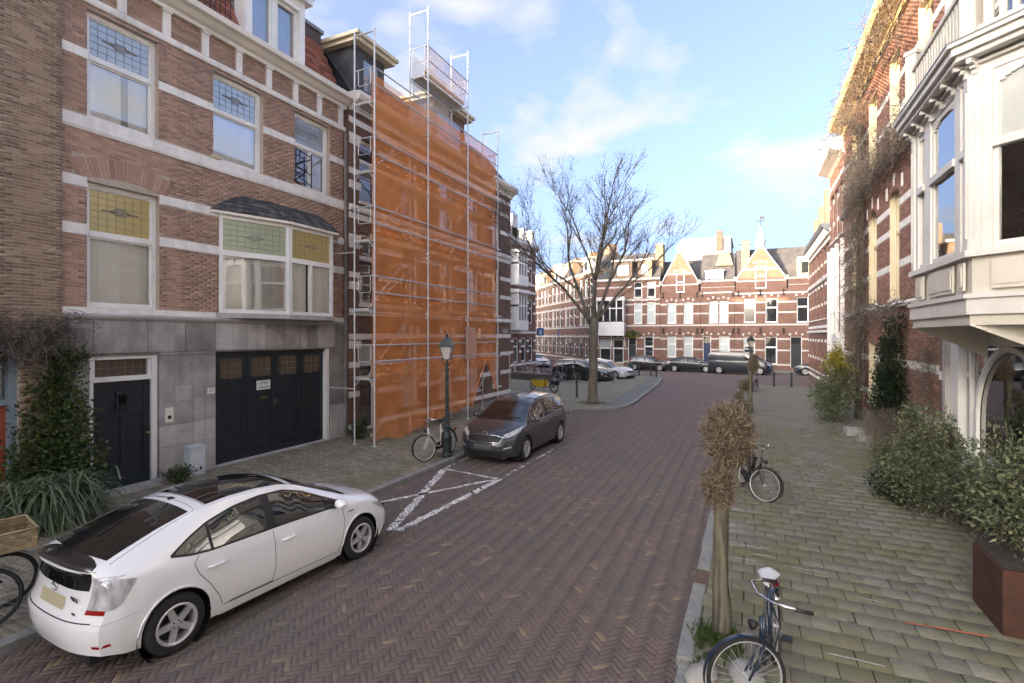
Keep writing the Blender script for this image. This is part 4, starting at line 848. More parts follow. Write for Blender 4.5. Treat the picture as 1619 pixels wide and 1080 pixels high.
mb = MB(); H2.quad(mb, [(B0, .1, 11.6), (B1, .1, 11.6), (B1 - .6, -1.4, 13.6), (B0, -1.4, 13.6)]); H2.quad(mb, [(B1, .1, 11.6), (B1, -12, 11.6), (B1 - .6, -12, 13.6), (B1 - .6, -1.4, 13.6)]); H2.quad(mb, [(B0, -1.4, 13.6), (B1 - .6, -1.4, 13.6), (B1 - .6, -12, 13.6), (B0, -12, 13.6)]); mb.build('roof', K['slateroof'], H2.e)
# stepped dormer fronts above the eaves
for a, w_, zt in ((13.5, 1.5, 13.3), (18.2, 2.6, 13.4)):
    dn = empty('dormer'); dn.parent = H2.e
    H2.part('dormer_front', K['slateroof'] if a < 15 else K['b_left'], [(a, a + w_, -1.6, .05, 11.6, zt)], dn)
    H2.part('dormer_cornice', K['oldcream'], [(a - .25, a + w_ + .25, -1.8, .35, zt, zt + .14), (a - .35, a + w_ + .35, -1.9, .45, zt + .14, zt + .26)], dn)
    H2.part('dormer_pane', K['farpane'], [(a + .4, a + w_ - .4, .05, .055, 11.9, zt - .35)], dn)
mb = MB(); H2.box(mb, 13.3, 14.4, -3.2, -2.2, 12.8, 14.1); ch = mb.build('chimney', K['b_yel'], H2.e)
H2.part('wall_plate', K['stone'], [(24.95, 25.65, .0, .02, 3.56, 3.8)])
# ---------------------------------------------------------------- scaffold
sx0, sx1 = -11.02, -10.25; SY = [12.26, 15.1, 17.9, 20.6]; LEV = [2.1, 4.2, 6.3, 8.4, 10.5]
sc = empty('scaffold', (-10.6, 12.26, PZ), 0, 'galvanised tube scaffold with board platforms against the brick house', 'scaffold'); off = Vector(sc.location)
def sp(x, y, z): return (x - off.x, y - off.y, z - off.z)
tops = [12.75, 15.0, 14.85, 12.7]
for k, y in enumerate(SY):
    for x in (sx1, sx0):
        mb = MB(); t = tops[k]; mb.path([sp(x, y, PZ), sp(x, y, t)], .026, 8)
        z = 2.1
        while z < t: mb.path([sp(x, y, z - .05), sp(x, y, z + .07)], .034, 8); z += 2.1
        mb.path([sp(x, y, PZ), sp(x, y, PZ + .2)], .018, 6); mb.box(*[q for pr in ((x - off.x - .075, x - off.x + .075), (y - off.y - .075, y - off.y + .075), (PZ - off.z, PZ - off.z + .012)) for q in pr]); mb.build('upright', K['steel'], sc)
    for z in LEV + ([12.6] if k in (1, 2) else []):
        MB().path([sp(sx0, y, z), sp(sx1, y, z)], .025, 6).build('transom', K['steel'], sc)
        mb = MB(); mb.path([sp(sx0 + .02, y, z + 1.05), sp(sx1 - .02, y, z + 1.05)], .02, 6)
        mb.path([sp(sx0 + .15, y, z + 1.05), sp(sx0 + .15, y, z + .6), sp(sx0 + .2, y, z + .55), sp(sx1 - .2, y, z + .55), sp(sx1 - .15, y, z + .6), sp(sx1 - .15, y, z + 1.05)], .014, 6)
        for x, g in ((sx0, 1), (sx1, -1)): mb.path([sp(x, y, z - .22), sp(x + g * .2, y, z - .02)], .016, 5)
        mb.build('end_guard_frame', K['steel'], sc)
    mb = MB().path([sp(sx0, y, tops[k] - .12), sp(sx1, y, tops[k] - .12)], .025, 6); mb.build('top_transom', K['steel'], sc)
    for z in LEV[:4:2]: MB().path([sp(sx0, y, z - .3), (XB - off.x + .02, y - off.y, z - .3 - off.z)], .022, 5).build('wall_tie', K['steel'], sc)
for k in range(3):
    y0, y1 = SY[k], SY[k + 1]
    for z in LEV + ([12.6] if k == 1 else []):
        for i in range(2):
            x0 = sx0 + .0 + i * .27; mb = MB(); mb.box(*[q for pr in ((x0 - off.x, x0 + .26 - off.x), (y0 + .03 - off.y, y1 - .03 - off.y), (z + .02 - off.z, z + .075 - off.z)) for q in pr]); mb.build('platform_board', K['wood'] if i else K['steel'], sc)
        mb = MB(); mb.box(*[q for pr in ((sx1 - .20 - off.x, sx1 - .17 - off.x), (y0 + .03 - off.y, y1 - .03 - off.y), (z + .076 - off.z, z + .22 - off.z)) for q in pr]); mb.build('toe_board', K['wood'], sc)
        for h in (.55, 1.05): MB().path([sp(sx1 - .02, y0, z + h), sp(sx1 - .02, y1, z + h)], .021, 6).build('guard_rail', K['steel'], sc)
        MB().path([sp(sx0, y0, z - .04), sp(sx0, y1, z - .04)], .02, 6).build('ledger', K['steel'], sc)
    for i, z in enumerate([PZ + .2] + LEV[:4]):
        a, b = (y0, y1) if (i + k) % 2 == 0 else (y1, y0)
        MB().path([sp(sx1 - .15, a, z + .1), sp(sx1 - .15, b, z + 2.0)], .02, 6).build('brace', K['steel'], sc)
    if k == 0:
        for z in LEV[:4]: MB().path([sp(sx0 + .3, y0 + .3, z + .1), sp(sx0 + .3, y1 - .4, z + 2.05)], .03, 6).build('access_ladder', K['steel'], sc)
mb = MB(); mb.path([sp(sx1, 20.6, PZ), sp(sx1, 20.6, 2.5)], .024, 6); mb.path([sp(-10.75, 22.9, PZ), sp(-10.75, 22.9, 2.6)], .024, 6); mb.path([sp(sx1, 20.6, 2.5), sp(-10.75, 22.9, 2.6)], .024, 6); mb.build('fence_rail', K['steel'], sc)
# netting: three hung panels with folds, the last one gathered up
def net(name, label, y0, y1, bot, top, mat, ph, group='scaffold nets', x=sx1 - .10):
    nx, nz = 44, 60; rows = []
    for j in range(nz + 1):
        r = []
        for i in range(nx + 1):
            u = i / nx; y = y0 + (y1 - y0) * u; zb, zt = bot(u), top(u); v = j / nz; z = zb + (zt - zb) * v
            sag = -.02 * math.sin(u * math.pi) * abs(math.sin((z / 2.1) * math.pi)) + .006 * math.sin(y * 6 + z * 2.3 + ph) + .004 * math.sin(y * 13 - z * 5 + ph)
            lowf = max(0, 1 - (z - zb) / 1.6) * .03 * math.sin(y * 5.2 + ph + z)
            r.append((x + sag + lowf, y + .03 * math.sin(z * 3 + ph) * math.sin(u * math.pi), z))
        rows.append(r)
    o = MB().grid(rows).build(name, mat, None, smooth=True, uv=False); return tag(o, label, 'net', group)
n1_ = net('safety_net', 'orange safety net panel nearest the dark garage doors', SY[0], SY[1], lambda u: .16 + .08 * math.sin(u * 9), lambda u: 11.4, K['net'], 0)
n2_ = net('safety_net', 'orange safety net panel behind the green lamp post', SY[1], SY[2], lambda u: .30 + .25 * u + .05 * math.sin(u * 14), lambda u: 11.5 , K['net'], 2)
n3_ = net('safety_net', 'orange safety net panel hitched up at its foot beside the grey car', SY[2], SY[3], lambda u: .55 + 1.9 * max(0, 1 - abs(u - .62) / .45) ** .8, lambda u: 11.6, K['net'], 4)
net('platform_net', 'pale orange net strip along the topmost scaffold platform', SY[1], SY[2], lambda u: 12.62, lambda u: 13.75, M_net('faded_orange_net', (.80, .42, .25), .4), 1)
net('pale_sheet', 'white sheet hung between the tall scaffold uprights', SY[1] + .2, SY[2] - .1, lambda u: 10.9, lambda u: 13.6, K['whitenet'], 3, x=sx0 - .05)
mb = MB()
for z in (.9, 2.9): pass
pt = [(SY[2] + (SY[3] - SY[2]) * u, .55 + 1.9 * max(0, 1 - abs(u - .62) / .45) ** .8) for u in (.17, .3, .45, .62, .8, .95, 1)]
mb.path([(sx1 - .04, y, z) for y, z in pt], .03, 6); o = mb.build('net_hem', K['net'], n3_)
for n_, y0, y1 in ((n1_, SY[0], SY[1]), (n2_, SY[1], SY[2]), (n3_, SY[2], SY[3])):   # overlaps where the net lengths are tied together
    for z in (2.35, 4.5, 6.6, 8.7, 10.8):
        rows = [[(sx1 - .09 + .006 * math.sin(y * 9 + z), y, z + dz + .012 * math.sin(y * 4.1 + z)) for y in np.linspace(y0, y1, 24)] for dz in (0, .06, .12)]
        MB().grid(rows).build('net_overlap', K['net'], n_, True, False)
        for q in range(6): y = y0 + (y1 - y0) * (q + .5) / 6; MB().path([(sx1 - .03, y, z + .02), (sx1 - .1, y, z + .05)], .008, 4).build('net_tie', K['sign'], n_, False, False)
sb = empty('notice_board', (sx1 + .09, 18.0, 2.55), R(90), 'blank pinkish notice board tied to the scaffold netting', 'board')
mb = MB().box(-.36, .36, -.02, .01, 0, 1.18); mb.build('board_panel', M('pinkish_board', (.50, .27, .19), (.55, .32, .24), .6, 4), sb)
for q in range(7):
    for e in (0, 1): MB().box(-.40 + q * .115, -.40 + q * .115 + .07, -.03, .012, -.03 + e * 1.18, .03 + e * 1.18).build('cable_tie', K['stone2'], sb)
for q in range(9):
    for e in (0, 1): MB().box(-.39 + e * .72, -.33 + e * .72, -.031, .0125, .05 + q * .125, .11 + q * .125).build('cable_tie', K['stone2'], sb)
# ---------------------------------------------------------------- white ornate house beyond the side street
H3 = House('ornate_white_house', 'ornate white and brick house with bays beyond the side street', 'house', (-19.6, 40.5, 0), R(90), 40.5, 1)
o3 = [(41.0, 42.0, .9, 3.2), (42.6, 43.8, .9, 3.2), (44.4, 45.6, .9, 3.2), (46.2, 47.3, .9, 3.2), (41.0, 42.0, 8.6, 10.6), (44.4, 45.6, 4.6, 7.0), (46.2, 47.3, 4.6, 7.0), (44.4, 45.6, 8.6, 10.6), (46.2, 47.3, 8.6, 10.6)]
H3.wall('wall', K['b_far'], 40.5, 48, 0, 12, o3); H3.mass('side_wall', K['b_far'], 40.5, 48, 10, 12)
for q in o3: H3.window(*q, q[2] + 1.5, pane='farpane', back=None, sill=False)
for z in (.6, 1.8, 2.8, 3.6, 5.5, 6.5, 7.5, 8.3, 9.6, 10.8): band(H3, o3, 40.5, 48, z, z + .22, .03, 'stone_band'); H3.part('return_band', K['bandwhite'], [(40.47, 40.499, -4, .02, z, z + .22)])
for a, z0, z1 in ((42.0, 3.9, 7.6), (42.0, 8.0, 11.2)):
    bx = empty('bay_window'); bx.parent = H3.e; fr = []
    for q in range(4): fr.append((a + q * .62, a + q * .62 + .12, .0, .8, z0 + .4, z1 - .3))
    H3.part('bay_frame', K['white'], fr + [(a - .1, a + 2.1, 0, .85, z0, z0 + .9), (a - .2, a + 2.2, 0, .95, z1 - .3, z1), (a, a + 2.0, 0, .82, (z0 + z1) / 2 + .3, (z0 + z1) / 2 + .45)], bx); H3.part('pane', K['farpane'], [(a + .05, a + 1.95, 0, .7, z0 + .9, z1 - .3)], bx)
H3.cornice('cornice', K['bandwhite'], 40.5, 48, [(0, 11.8), (.5, 12), (.5, 12.3), (0, 12.3)])
for k, (a, w_, h_) in enumerate(((40.5, .7, 1.6), (41.6, 2.2, 1.0), (42.1, 1.2, 2.2), (44.6, .6, 1.3), (46.8, .7, 1.5))): H3.part('parapet', K['bandwhite'], [(a, a + w_, -.6, .1, 12.3, 12.3 + h_)])
mb = MB(); H3.quad(mb, [(40.5, 0, 12.3), (48, 0, 12.3), (48, -5, 14.5), (40.5, -5, 14.5)]); mb.build('roof', K['slateroof'], H3.e)
lw_ = empty('garden_wall', (-14.6, 35.3, PZ), R(-24), 'low brown garden wall beside the parked bicycles', 'wall'); MB().box(-2.4, 1.7, -.14, .14, -.05, .48).build('wall_body', K['b_dark'], lw_); MB().box(-2.45, 1.75, -.18, .18, .48, .56).build('coping', K['stoned'], lw_)
# ---------------------------------------------------------------- the row closing the street
YF = 56.0
def far_house(name, label, a0, a1, z1, ops, bands_, mat='b_far', y=YF, pos=None, rz=0, blind=(), arches=True, dback=9, trr=.62, doors=()):
    """simple row-house front with built windows; returns the House"""
    h = House(name, label, 'house', (a0, y, 0) if pos is None else pos, rz, a0, 1, 'row houses beyond the junction')
    h.wall('wall', K[mat], a0, a1, 0, z1, ops, rev=.15); h.mass('side_wall', K[mat], a0, a1, dback, z1)
    for i, q in enumerate(ops):
        if i in doors:
            d_ = h.part('door', K['blue'] if i in doors[:1] else K['door'], [(q[0] + .06, q[1] - .06, -.14, -.1, q[2], q[3] - .7)]); h.part('fanlight', K['farpane'], [(q[0] + .06, q[1] - .06, -.14, -.11, q[3] - .7, q[3] - .06)], d_)
            h.part('door_frame', K['white'], [(q[0], q[0] + .06, -.15, -.05, q[2], q[3]), (q[1] - .06, q[1], -.15, -.05, q[2], q[3]), (q[0] + .06, q[1] - .06, -.15, -.05, q[3] - .06, q[3])], d_); continue
        h.window(*q, q[2] + (q[3] - q[2]) * trr, pane='farblind' if i in blind else 'farpane', toppane='farblind' if (i in blind or i % 3 == 0) else None, back=None, sill=True, sillmat='farband', fr=.07)
    for z in bands_: band(h, ops, a0, a1, z, z + .16, .03, 'stone_band', 'farband')
    if arches:
        for q in ops:
            c_ = (q[0] + q[1]) / 2
            for f in (-1, 0, 1): h.part('arch_stone', K['farband'], [(c_ + f * (q[1] - q[0]) * .52 - .09, c_ + f * (q[1] - q[0]) * .52 + .09, .001, .035, q[3] + .12 + (.12 if f == 0 else 0), q[3] + .32 + (.12 if f == 0 else 0))])
    return h
def gable(h, a0, a1, z0, zt, fin=True, mat='b_far', win=None, steps=True):
    g = empty('gable'); g.parent = h.e; c = (a0 + a1) / 2; mb = MB()
    pts = [(a0, z0), (a1, z0), (a1, z0 + .9), (c + (a1 - a0) * .1, zt - .35), (c + .22, zt), (c - .22, zt), (c - (a1 - a0) * .1, zt - .35), (a0, z0 + .9)]
    n = len(mb.v); mb.v += [h.p(x, 0.02, z) for x, z in pts] + [h.p(x, -.35, z) for x, z in pts]; k = len(pts); mb.f += [tuple(range(k)), tuple(range(2 * k - 1, k - 1, -1))] + [(i, k + i, k + (i + 1) % k, (i + 1) % k) for i in range(k)]
    mb.build('gable_wall', K[mat], g)
    cp = pts[2:] ; mb = MB()
    for (x0, zz0), (x1, zz1) in zip(cp[:-1], cp[1:]):
        dx, dz = x1 - x0, zz1 - zz0; L = math.hypot(dx, dz); nx, nz = -dz / L * .09, dx / L * .09
        if nz < 0: nx, nz = -nx, -nz
        q = [(x0 - nx * .2, zz0 - nz * .2), (x1 - nx * .2, zz1 - nz * .2), (x1 + nx, zz1 + nz), (x0 + nx, zz0 + nz)]
        mb.hexa([h.p(x, .1, z) for x, z in q], [h.p(x, -.42, z) for x, z in q])
    mb.build('gable_coping', K['farband'], g)
    for z in (z0 + .75, z0 + 1.9):
        f = max(0, min(1, (z - z0 - .9) / (zt - .35 - z0 - .9))); hw = (a1 - a0) / 2 * (1 - f * .8); h.part('stone_band', K['farband'], [(c - hw + .05, c + hw - .05, .02, .045, z, z + .13)], g)
    for x in (a0, a1): h.part('shoulder_stone', K['farband'], [(x - .17, x + .17, -.4, .1, z0 + .85, z0 + 1.25)], g)
    if win:
        q = win; h.window(q[0], q[1], q[2], q[3], (q[2] + q[3]) / 2 + .1, pane='farblind', back=None, sillmat='farband', parent=g, inset=-.03, fr=.07)
        for f in (-.6, -.3, 0, .3, .6): h.part('arch_stone', K['farband'], [((q[0] + q[1]) / 2 + f - .07, (q[0] + q[1]) / 2 + f + .07, .02, .05, q[3] + .12 + .2 * (1 - abs(f)), q[3] + .3 + .2 * (1 - abs(f)))], g)
    if fin: mb = MB().lathe([(0, 0), (.3, 0), (.3, .12), (.17, .2), (.36, .5), (.3, .8), (.1, .95), (.12, 1.05), (0, 1.15)], 10, h.p(c, -.15, zt)); mb.build('finial', K['farband'], g, auto=40)
    return g
HA = far_house('gabled_row_house', 'red brick row house with pointed white-trimmed gable and white ball finial', -8.6, -4.6, 7.9, [(-7.9, -6.98, 4.7, 6.85), (-6.25, -5.3, 4.7, 6.9), (-7.9, -6.98, 1.15, 3.35), (-6.25, -5.3, 1.15, 3.35)], (.5, 1.9, 3.0, 4.4, 5.6, 6.6), blind=(0, 1, 2, 3))
gable(HA, -8.5, -4.75, 7.9, 12.0, True, 'b_far', (-6.98, -6.16, 7.95, 9.85))
HB = far_house('mansard_row_house', 'red brick row house with slate roof, white dormer and blue door', -4.58, -1.35, 8.3, [(-3.79, -2.92, 4.7, 6.95), (-2.82, -1.94, 4.7, 6.95), (-4.34, -3.56, .3, 3.35), (-2.83, -1.83, 1.15, 3.35)], (.5, 1.9, 3.0, 4.4, 5.6, 6.6, 7.7), blind=(0, 1, 3), doors=(2,))
HC = far_house('spired_row_house', 'red brick row house with tall gable, weathervane turret and steep slate roof', -1.33, 5.6, 8.0, [(-.51, .55, 4.7, 7.05), (1.4, 2.51, 4.7, 7.05), (4.1, 5.12, 4.7, 7.1), (-.55, .5, .95, 3.3), (1.35, 2.45, .6, 3.3), (3.56, 4.55, .3, 3.3)], (.5, 1.9, 3.0, 4.4, 5.6, 6.6, 7.5), doors=(9, 5))
gable(HC, -1.25, 3.25, 8.0, 12.0, False, 'b_far', (.5, 1.5, 8.1, 10.3))
# anchor irons, frieze panels, roofs
for h, aa in ((HA, (-8.3, -6.6, -4.9)), (HC, (-1.0, .98, 3.0, 5.3)), (HB, (-4.4, -1.5))):
    for a in aa:
        for z in (3.55, 7.3):
            mb = MB(); mb.path([h.p(a, .05, z), h.p(a, .05, z + .65)], .04, 5); mb.path([h.p(a - .13, .05, z + .12), h.p(a, .05, z + .3), h.p(a + .13, .05, z + .12)], .03, 5); mb.path([h.p(a - .13, .05, z + .55), h.p(a, .05, z + .38), h.p(a + .13, .05, z + .55)], .03, 5); mb.build('anchor_iron', K['iron'], h.e)
for h, a0_, a1_ in ((HB, -4.58, -1.35), (HC, 3.4, 5.6)):
    for k in range(int((a1_ - a0_) / .8)): h.part('frieze_panel', K['b_far'], [(a0_ + k * .8 + .08, a0_ + k * .8 + .72, 0, .05, 8.35, 8.9)])
    h.part('frieze', K['farband'], [(a0_, a1_, -.3, .03, 8.3, 8.36), (a0_, a1_, -.3, .08, 8.9, 9.02)]); h.part('parapet', K['b_far'], [(a0_, a1_, -.3, -.006, 8.005 if h is HC else 8.305, 8.898)])
def slope(h, name, a0, a1, z0, z1, d, mat='slateroof', back=4):
    mb = MB(); h.quad(mb, [(a0, -.1, z0), (a1, -.1, z0), (a1, -d, z1), (a0, -d, z1)]); h.quad(mb, [(a1, -d, z1), (a1, -d - back, z0), (a0, -d - back, z0), (a0, -d, z1)][::-1]); h.quad(mb, [(a0, -d - back, z0), (a0, -.1, z0), (a0, -d, z1)]); h.quad(mb, [(a1, -.1, z0), (a1, -d - back, z0), (a1, -d, z1)]); return mb.build(name, K[mat], h.e)
slope(HA, 'roof', -8.6, -4.6, 7.9, 11.6, 3.0); slope(HB, 'roof', -4.58, -1.35, 9.0, 12.0, 2.2); slope(HC, 'roof', -1.33, 5.6, 8.2, 12.3, 2.6)
dn = empty('dormer'); dn.parent = HB.e; HB.part('dormer_frame', K['white'], [(-4.1, -3.95, -1.5, -.1, 8.95, 10.0), (-2.55, -2.4, -1.5, -.1, 8.95, 10.0), (-3.95, -2.55, -1.5, -.1, 9.75, 10.0), (-3.95, -2.55, -.3, -.1, 8.95, 9.05), (-3.55, -3.45, -.3, -.12, 9.05, 9.75), (-3.05, -2.95, -.3, -.12, 9.05, 9.75), (-4.2, -2.3, -1.6, .02, 10.0, 10.08)], dn); HB.part('dormer_pane', K['farpane'], [(-3.95, -2.55, -.3, -.25, 9.05, 9.75)], dn)
mb = MB(); HB.quad(mb, [(-3.2, -.9, 10.6), (-1.5, -.9, 10.6), (-1.9, -1.6, 12.1), (-2.8, -1.6, 12.1)]); HB.quad(mb, [(-2.8, -1.6, 12.1), (-1.9, -1.6, 12.1), (-1.5, -4, 12.1), (-3.2, -4, 12.1)]); mb.build('hipped_gablet', K['b_yel'], HB.e)
for a in (-1.75, -1.45): pass
mb = MB(); HC.box(mb, -.75, .0, -1.7, -1.0, 9.5, 12.7); ch = mb.build('chimney', K['b_yel'], HC.e); HC.part('chimney_cap', K['stoned'], [(-.85, .1, -1.8, -.9, 12.7, 12.85)], ch)
mb = MB(); mb.lathe([(.14, 0), (.11, .3)], 8, HC.p(-.5, -1.35, 12.85)); mb.lathe([(.14, 0), (.11, .3)], 8, HC.p(-.2, -1.35, 12.85)); mb.build('chimney_pot', K['terracotta'], ch)
tr = empty('turret'); tr.parent = HC.e; c_ = HC.p(1.0, -.6, 12.0)
MB().lathe([(.42, 0), (.42, .7), (.55, .75), (.35, 1.2), (.12, 1.9), (.05, 2.2), (0, 2.3)], 8, c_).build('turret_roof', K['farband'], tr); mb = MB(); mb.path([(c_[0], c_[1], c_[2] + 2.2), (c_[0], c_[1], c_[2] + 3.3)], .03, 5); mb.path([(c_[0] - .35, c_[1], c_[2] + 2.8), (c_[0] + .35, c_[1], c_[2] + 2.8)], .03, 5); mb.poly([(c_[0] - .1, c_[1], c_[2] + 3.0), (c_[0] + .4, c_[1], c_[2] + 3.0), (c_[0] + .3, c_[1], c_[2] + 3.25), (c_[0] - .05, c_[1], c_[2] + 3.2)]); mb.build('weathervane', K['iron'], tr)
dn = empty('dormer'); dn.parent = HC.e; HC.part('dormer_front', K['oldcream'], [(4.2, 5.4, -2.0, -.2, 9.0, 11.0)], dn); HC.part('dormer_pane', K['farpane'], [(4.5, 5.1, -.2, -.19, 9.4, 10.5)], dn)
# brick house with the white oriel and balcony, left of the gables
HD = far_house('oriel_row_house', 'brick row house with white oriel window above arched porch', -15.6, -8.62, 9.4, [(-11.4, -10.5, 4.7, 7.0), (-10.0, -9.1, 4.7, 7.0), (-11.4, -10.5, 7.5, 9.2), (-10.0, -9.1, 7.5, 9.2), (-12.0, -11.1, .3, 3.2), (-10.3, -9.3, .5, 3.3), (-15.2, -13.9, .4, 3.0), (-13.7, -12.5, .4, 3.0)], (.5, 1.9, 3.1, 4.4, 5.6, 6.7, 7.2, 8.6), blind=(0, 1), doors=(9, 4))
ob = empty('oriel_window'); ob.parent = HD.e
HD.part('oriel_frame', K['white'], [(-15.3 + q * .72, -15.2 + q * .72, 0, .9, 5.0, 7.2) for q in range(5)] + [(-15.35, -12.25, 0, .95, 3.4, 4.9), (-15.4, -12.2, 0, 1.0, 7.2, 7.6), (-15.3, -12.3, 0, .88, 6.3, 6.42)], ob); HD.part('pane', K['farpane'], [(-15.25, -12.35, 0, .8, 4.9, 7.2)], ob)
for a in (-15.3, -13.85, -12.4):
    mb = MB(); pts = [HD.p(a + .05, .85 * (1 - math.cos(t * math.pi / 12)), 2.2 + 1.2 * math.sin(t * math.pi / 12)) for t in range(7)]; mb.path(pts, .07, 6); mb.build('oriel_bracket', K['white'], ob)
slope(HD, 'roof', -15.6, -8.62, 9.5, 12.6, 2.4); HD.cornice('cornice', K['cream'], -15.6, -8.62, [(0, 9.3), (.3, 9.4), (.35, 9.6), (0, 9.6)])
for a, w_ in ((-13.6, 2.0), (-11.0, 1.5)):
    dn = empty('dormer'); dn.parent = HD.e; HD.part('dormer_front', K['b_yel'], [(a, a + w_, -2.2, -.1, 9.6, 11.5)], dn); HD.part('dormer_pane', K['farpane'], [(a + .4, a + w_ - .4, -.1, -.09, 10.0, 11.1)], dn); HD.part('dormer_cap', K['cream'], [(a - .2, a + w_ + .2, -2.3, .1, 11.5, 11.7)], dn)
mb = MB(); HD.box(mb, -9.3, -8.5, -2.6, -1.2, 10, 13.4); HD.box(mb, -15.2, -14.6, -3, -2.2, 10, 13.4); mb.build('chimney', K['b_yel'], HD.e)
ap = empty('apartment_block', (-7.6, 66, 0), 0, 'plain grey flat-roofed block rising behind the gabled row', 'building'); MB().box(0, 5.6, 0, 8, 0, 15.0).build('wall', K['stone'], ap); MB().box(-.1, 5.7, -.1, 8.1, 15.0, 15.2).build('roof', K['lead'], ap)
MB().box(4.0, 4.7, -.25, .6, 13.6, 15.9).build('chimney', K['b_dark'], ap)
# curved terrace receding to the far left
tx0, ty0, tx1, ty1 = -15.8, 56.2, -41.0, 88.0; dxy = Vector((tx1 - tx0, ty1 - ty0)); LT = dxy.length; ang = math.atan2(-dxy.y, -dxy.x)
unit = 5.4; nT = int(LT / unit)
tn = ('first', 'second', 'third', 'fourth', 'fifth', 'sixth', 'seventh', 'eighth', 'ninth')
for k in range(nT):
    f1 = (k + 1) * unit / LT; bend = 2.6 * math.sin(math.pi * min(1, (k + .5) / nT)) * -.0
    P0 = (tx0 + dxy.x * f1, ty0 + dxy.y * f1, 0); w_ = [.55, 2.15, 3.75]
    ops = [(q, q + 1.05, z, z + 2.15) for z in (1.0, 4.6, 8.0) for q in w_]
    h = far_house('terrace_house', '%s house of the long receding terrace, counted from the white oriel' % tn[k], 0, unit - .02, 10.6, ops, (.5, 1.9, 3.2, 4.3, 5.6, 6.8, 7.7, 9.0), pos=P0, rz=ang, mat='b_far' if k % 2 else 'b_left', blind=(3, 7), doors=(9, 1 if k % 2 else 0))
    h.e['group'] = 'houses of the receding terrace'
    h.cornice('cornice', K['cream'], 0, unit - .02, [(0, 10.4), (.3, 10.5), (.35, 10.75), (0, 10.75)]); slope(h, 'roof', 0, unit - .02, 10.7, 13.2, 2.2)
    dn = empty('dormer'); dn.parent = h.e; h.part('dormer_front', K['b_yel'] if k % 2 else K['cream'], [(1.6, 3.4, -2.0, -.1, 10.75, 12.4 + .3 * (k % 3))], dn); h.part('dormer_pane', K['farpane'], [(2.0, 3.0, -.1, -.09, 11.1, 12.1)], dn); h.part('dormer_cap', K['cream'], [(1.4, 3.6, -2.1, .05, 12.4 + .3 * (k % 3), 12.6 + .3 * (k % 3))], dn)
    mb = MB(); h.box(mb, unit - .9, unit - .1, -2.8, -1.8, 11, 13.8); mb.build('chimney', K['b_yel'], h.e)
# ---------------------------------------------------------------- right side
XR = 4.2
H4 = House('vine_brick_house', 'red brick house with cream windows and bare climbing vine beside the white bay', 'house', (XR, 29.5, 0), R(-90), 29.5, -1)
C0, C1 = 15.35, 29.5
o4 = [(19.3, 20.55, 4.6, 8.1), (22.4, 23.8, 4.6, 8.1), (26.0, 27.3, 4.6, 8.1), (16.2, 17.4, 4.6, 8.1), (19.3, 20.55, 9.5, 12.4), (22.4, 23.8, 9.5, 12.4), (26.0, 27.3, 9.5, 12.4), (16.2, 17.4, 9.5, 12.4), (19.2, 20.6, .3, 3.2), (22.6, 23.8, .9, 3.2), (25.8, 27.2, .9, 3.2)]
H4.wall('wall', K['mortar'], C0, C1, 0, 13.3, o4, rev=.25)
b4 = [(C0, C1, z, z + .2) for z in (1.2, 2.5, 5.55, 6.7, 7.45, 10.3, 11.3)]; H4.bricks(C0, C1, 0, 13.3, o4 + b4, K['brickR1'], 300)
for q in b4: band(H4, o4, q[0], q[1], q[2], q[3], .015)
H4.cornice('string_course', K['bandwhite'], C0, C1, [(0, 4.3), (.08, 4.3), (.12, 4.4), (.08, 4.48), (0, 4.48)]); H4.cornice('gutter_course', K['lead'], C0, C1, [(0, 9.0), (.16, 9.02), (.2, 9.12), (.16, 9.2), (0, 9.2)])
for q in o4:
    if q[2] == .3: H4.window(*q, 2.4, mat='oldcream', pane='farpane', back=None, sill=False, name='doorway', inset=.2); continue
    H4.window(*q, q[2] + (q[3] - q[2]) * .62, mat='oldcream', pane='farpane', back=None, sillmat='bandwhite', inset=.16, arch=.45 if q[3] in (8.1, 12.4) else 0, fr=.1)
    H4.part('cream_reveal', K['oldcream'], [(q[1] - .003, q[1] + .001, -.2, .004, q[2], q[3])])
    if q[3] == 8.1:
        H4.voussoirs('arch_brick', K['brickR1'], (q[0] + q[1]) / 2, 7.75, 1.5, .38, 17, .28, .002, .02)
        for f in (-.95, 0, .95): o = H4.part('arch_stone', K['bandwhite'], [((q[0] + q[1]) / 2 + f - .06, (q[0] + q[1]) / 2 + f + .06, .001, .045, 7.95 + (.25 if f == 0 else 0), 8.35 + (.25 if f == 0 else 0))])
H4.cornice('eaves_cornice', M('sunlit_gold_soffit', (.62, .46, .20), (.68, .54, .28), .55, 3), C0, C1, [(0, 13.1), (.1, 13.1), (.15, 13.3), (.62, 13.42), (.66, 13.5), (.7, 13.75), (.62, 13.85), (0, 13.85)])  # golden sunlight on the soffit is painted into this colour
H4.mass('side_wall', K['b_far'], C0, C1, 11, 13.3); slope(H4, 'roof', C0, C1, 13.8, 16.0, 4)
H4.part('plinth', K['stoned'], [(C0, C1, .0, .06, 0, .45)])
H5 = House('lit_cornice_house', 'tall brick house with sunlit white cornice beyond the vine', 'house', (XR, 34.4, 0), R(-90), 34.4, -1)
o5 = [(a, a + 1.1, z, z + h) for a in (30.0, 31.6, 33.0) for z, h in ((1.0, 2.3), (4.7, 2.6), (8.6, 2.6))]
H5.wall('wall', K['b_far'], 29.52, 34.4, 0, 12.6, o5); H5.mass('side_wall', K['b_far'], 29.52, 34.4, 11, 12.6)
for q in o5: H5.window(*q, q[2] + 1.6, pane='farpane', back=None, sillmat='bandwhite')
for z in (.4, 2.0, 3.4, 5.4, 6.6, 7.5, 9.4, 10.6, 11.5): band(H5, o5, 29.52, 34.4, z, z + .2, .03)
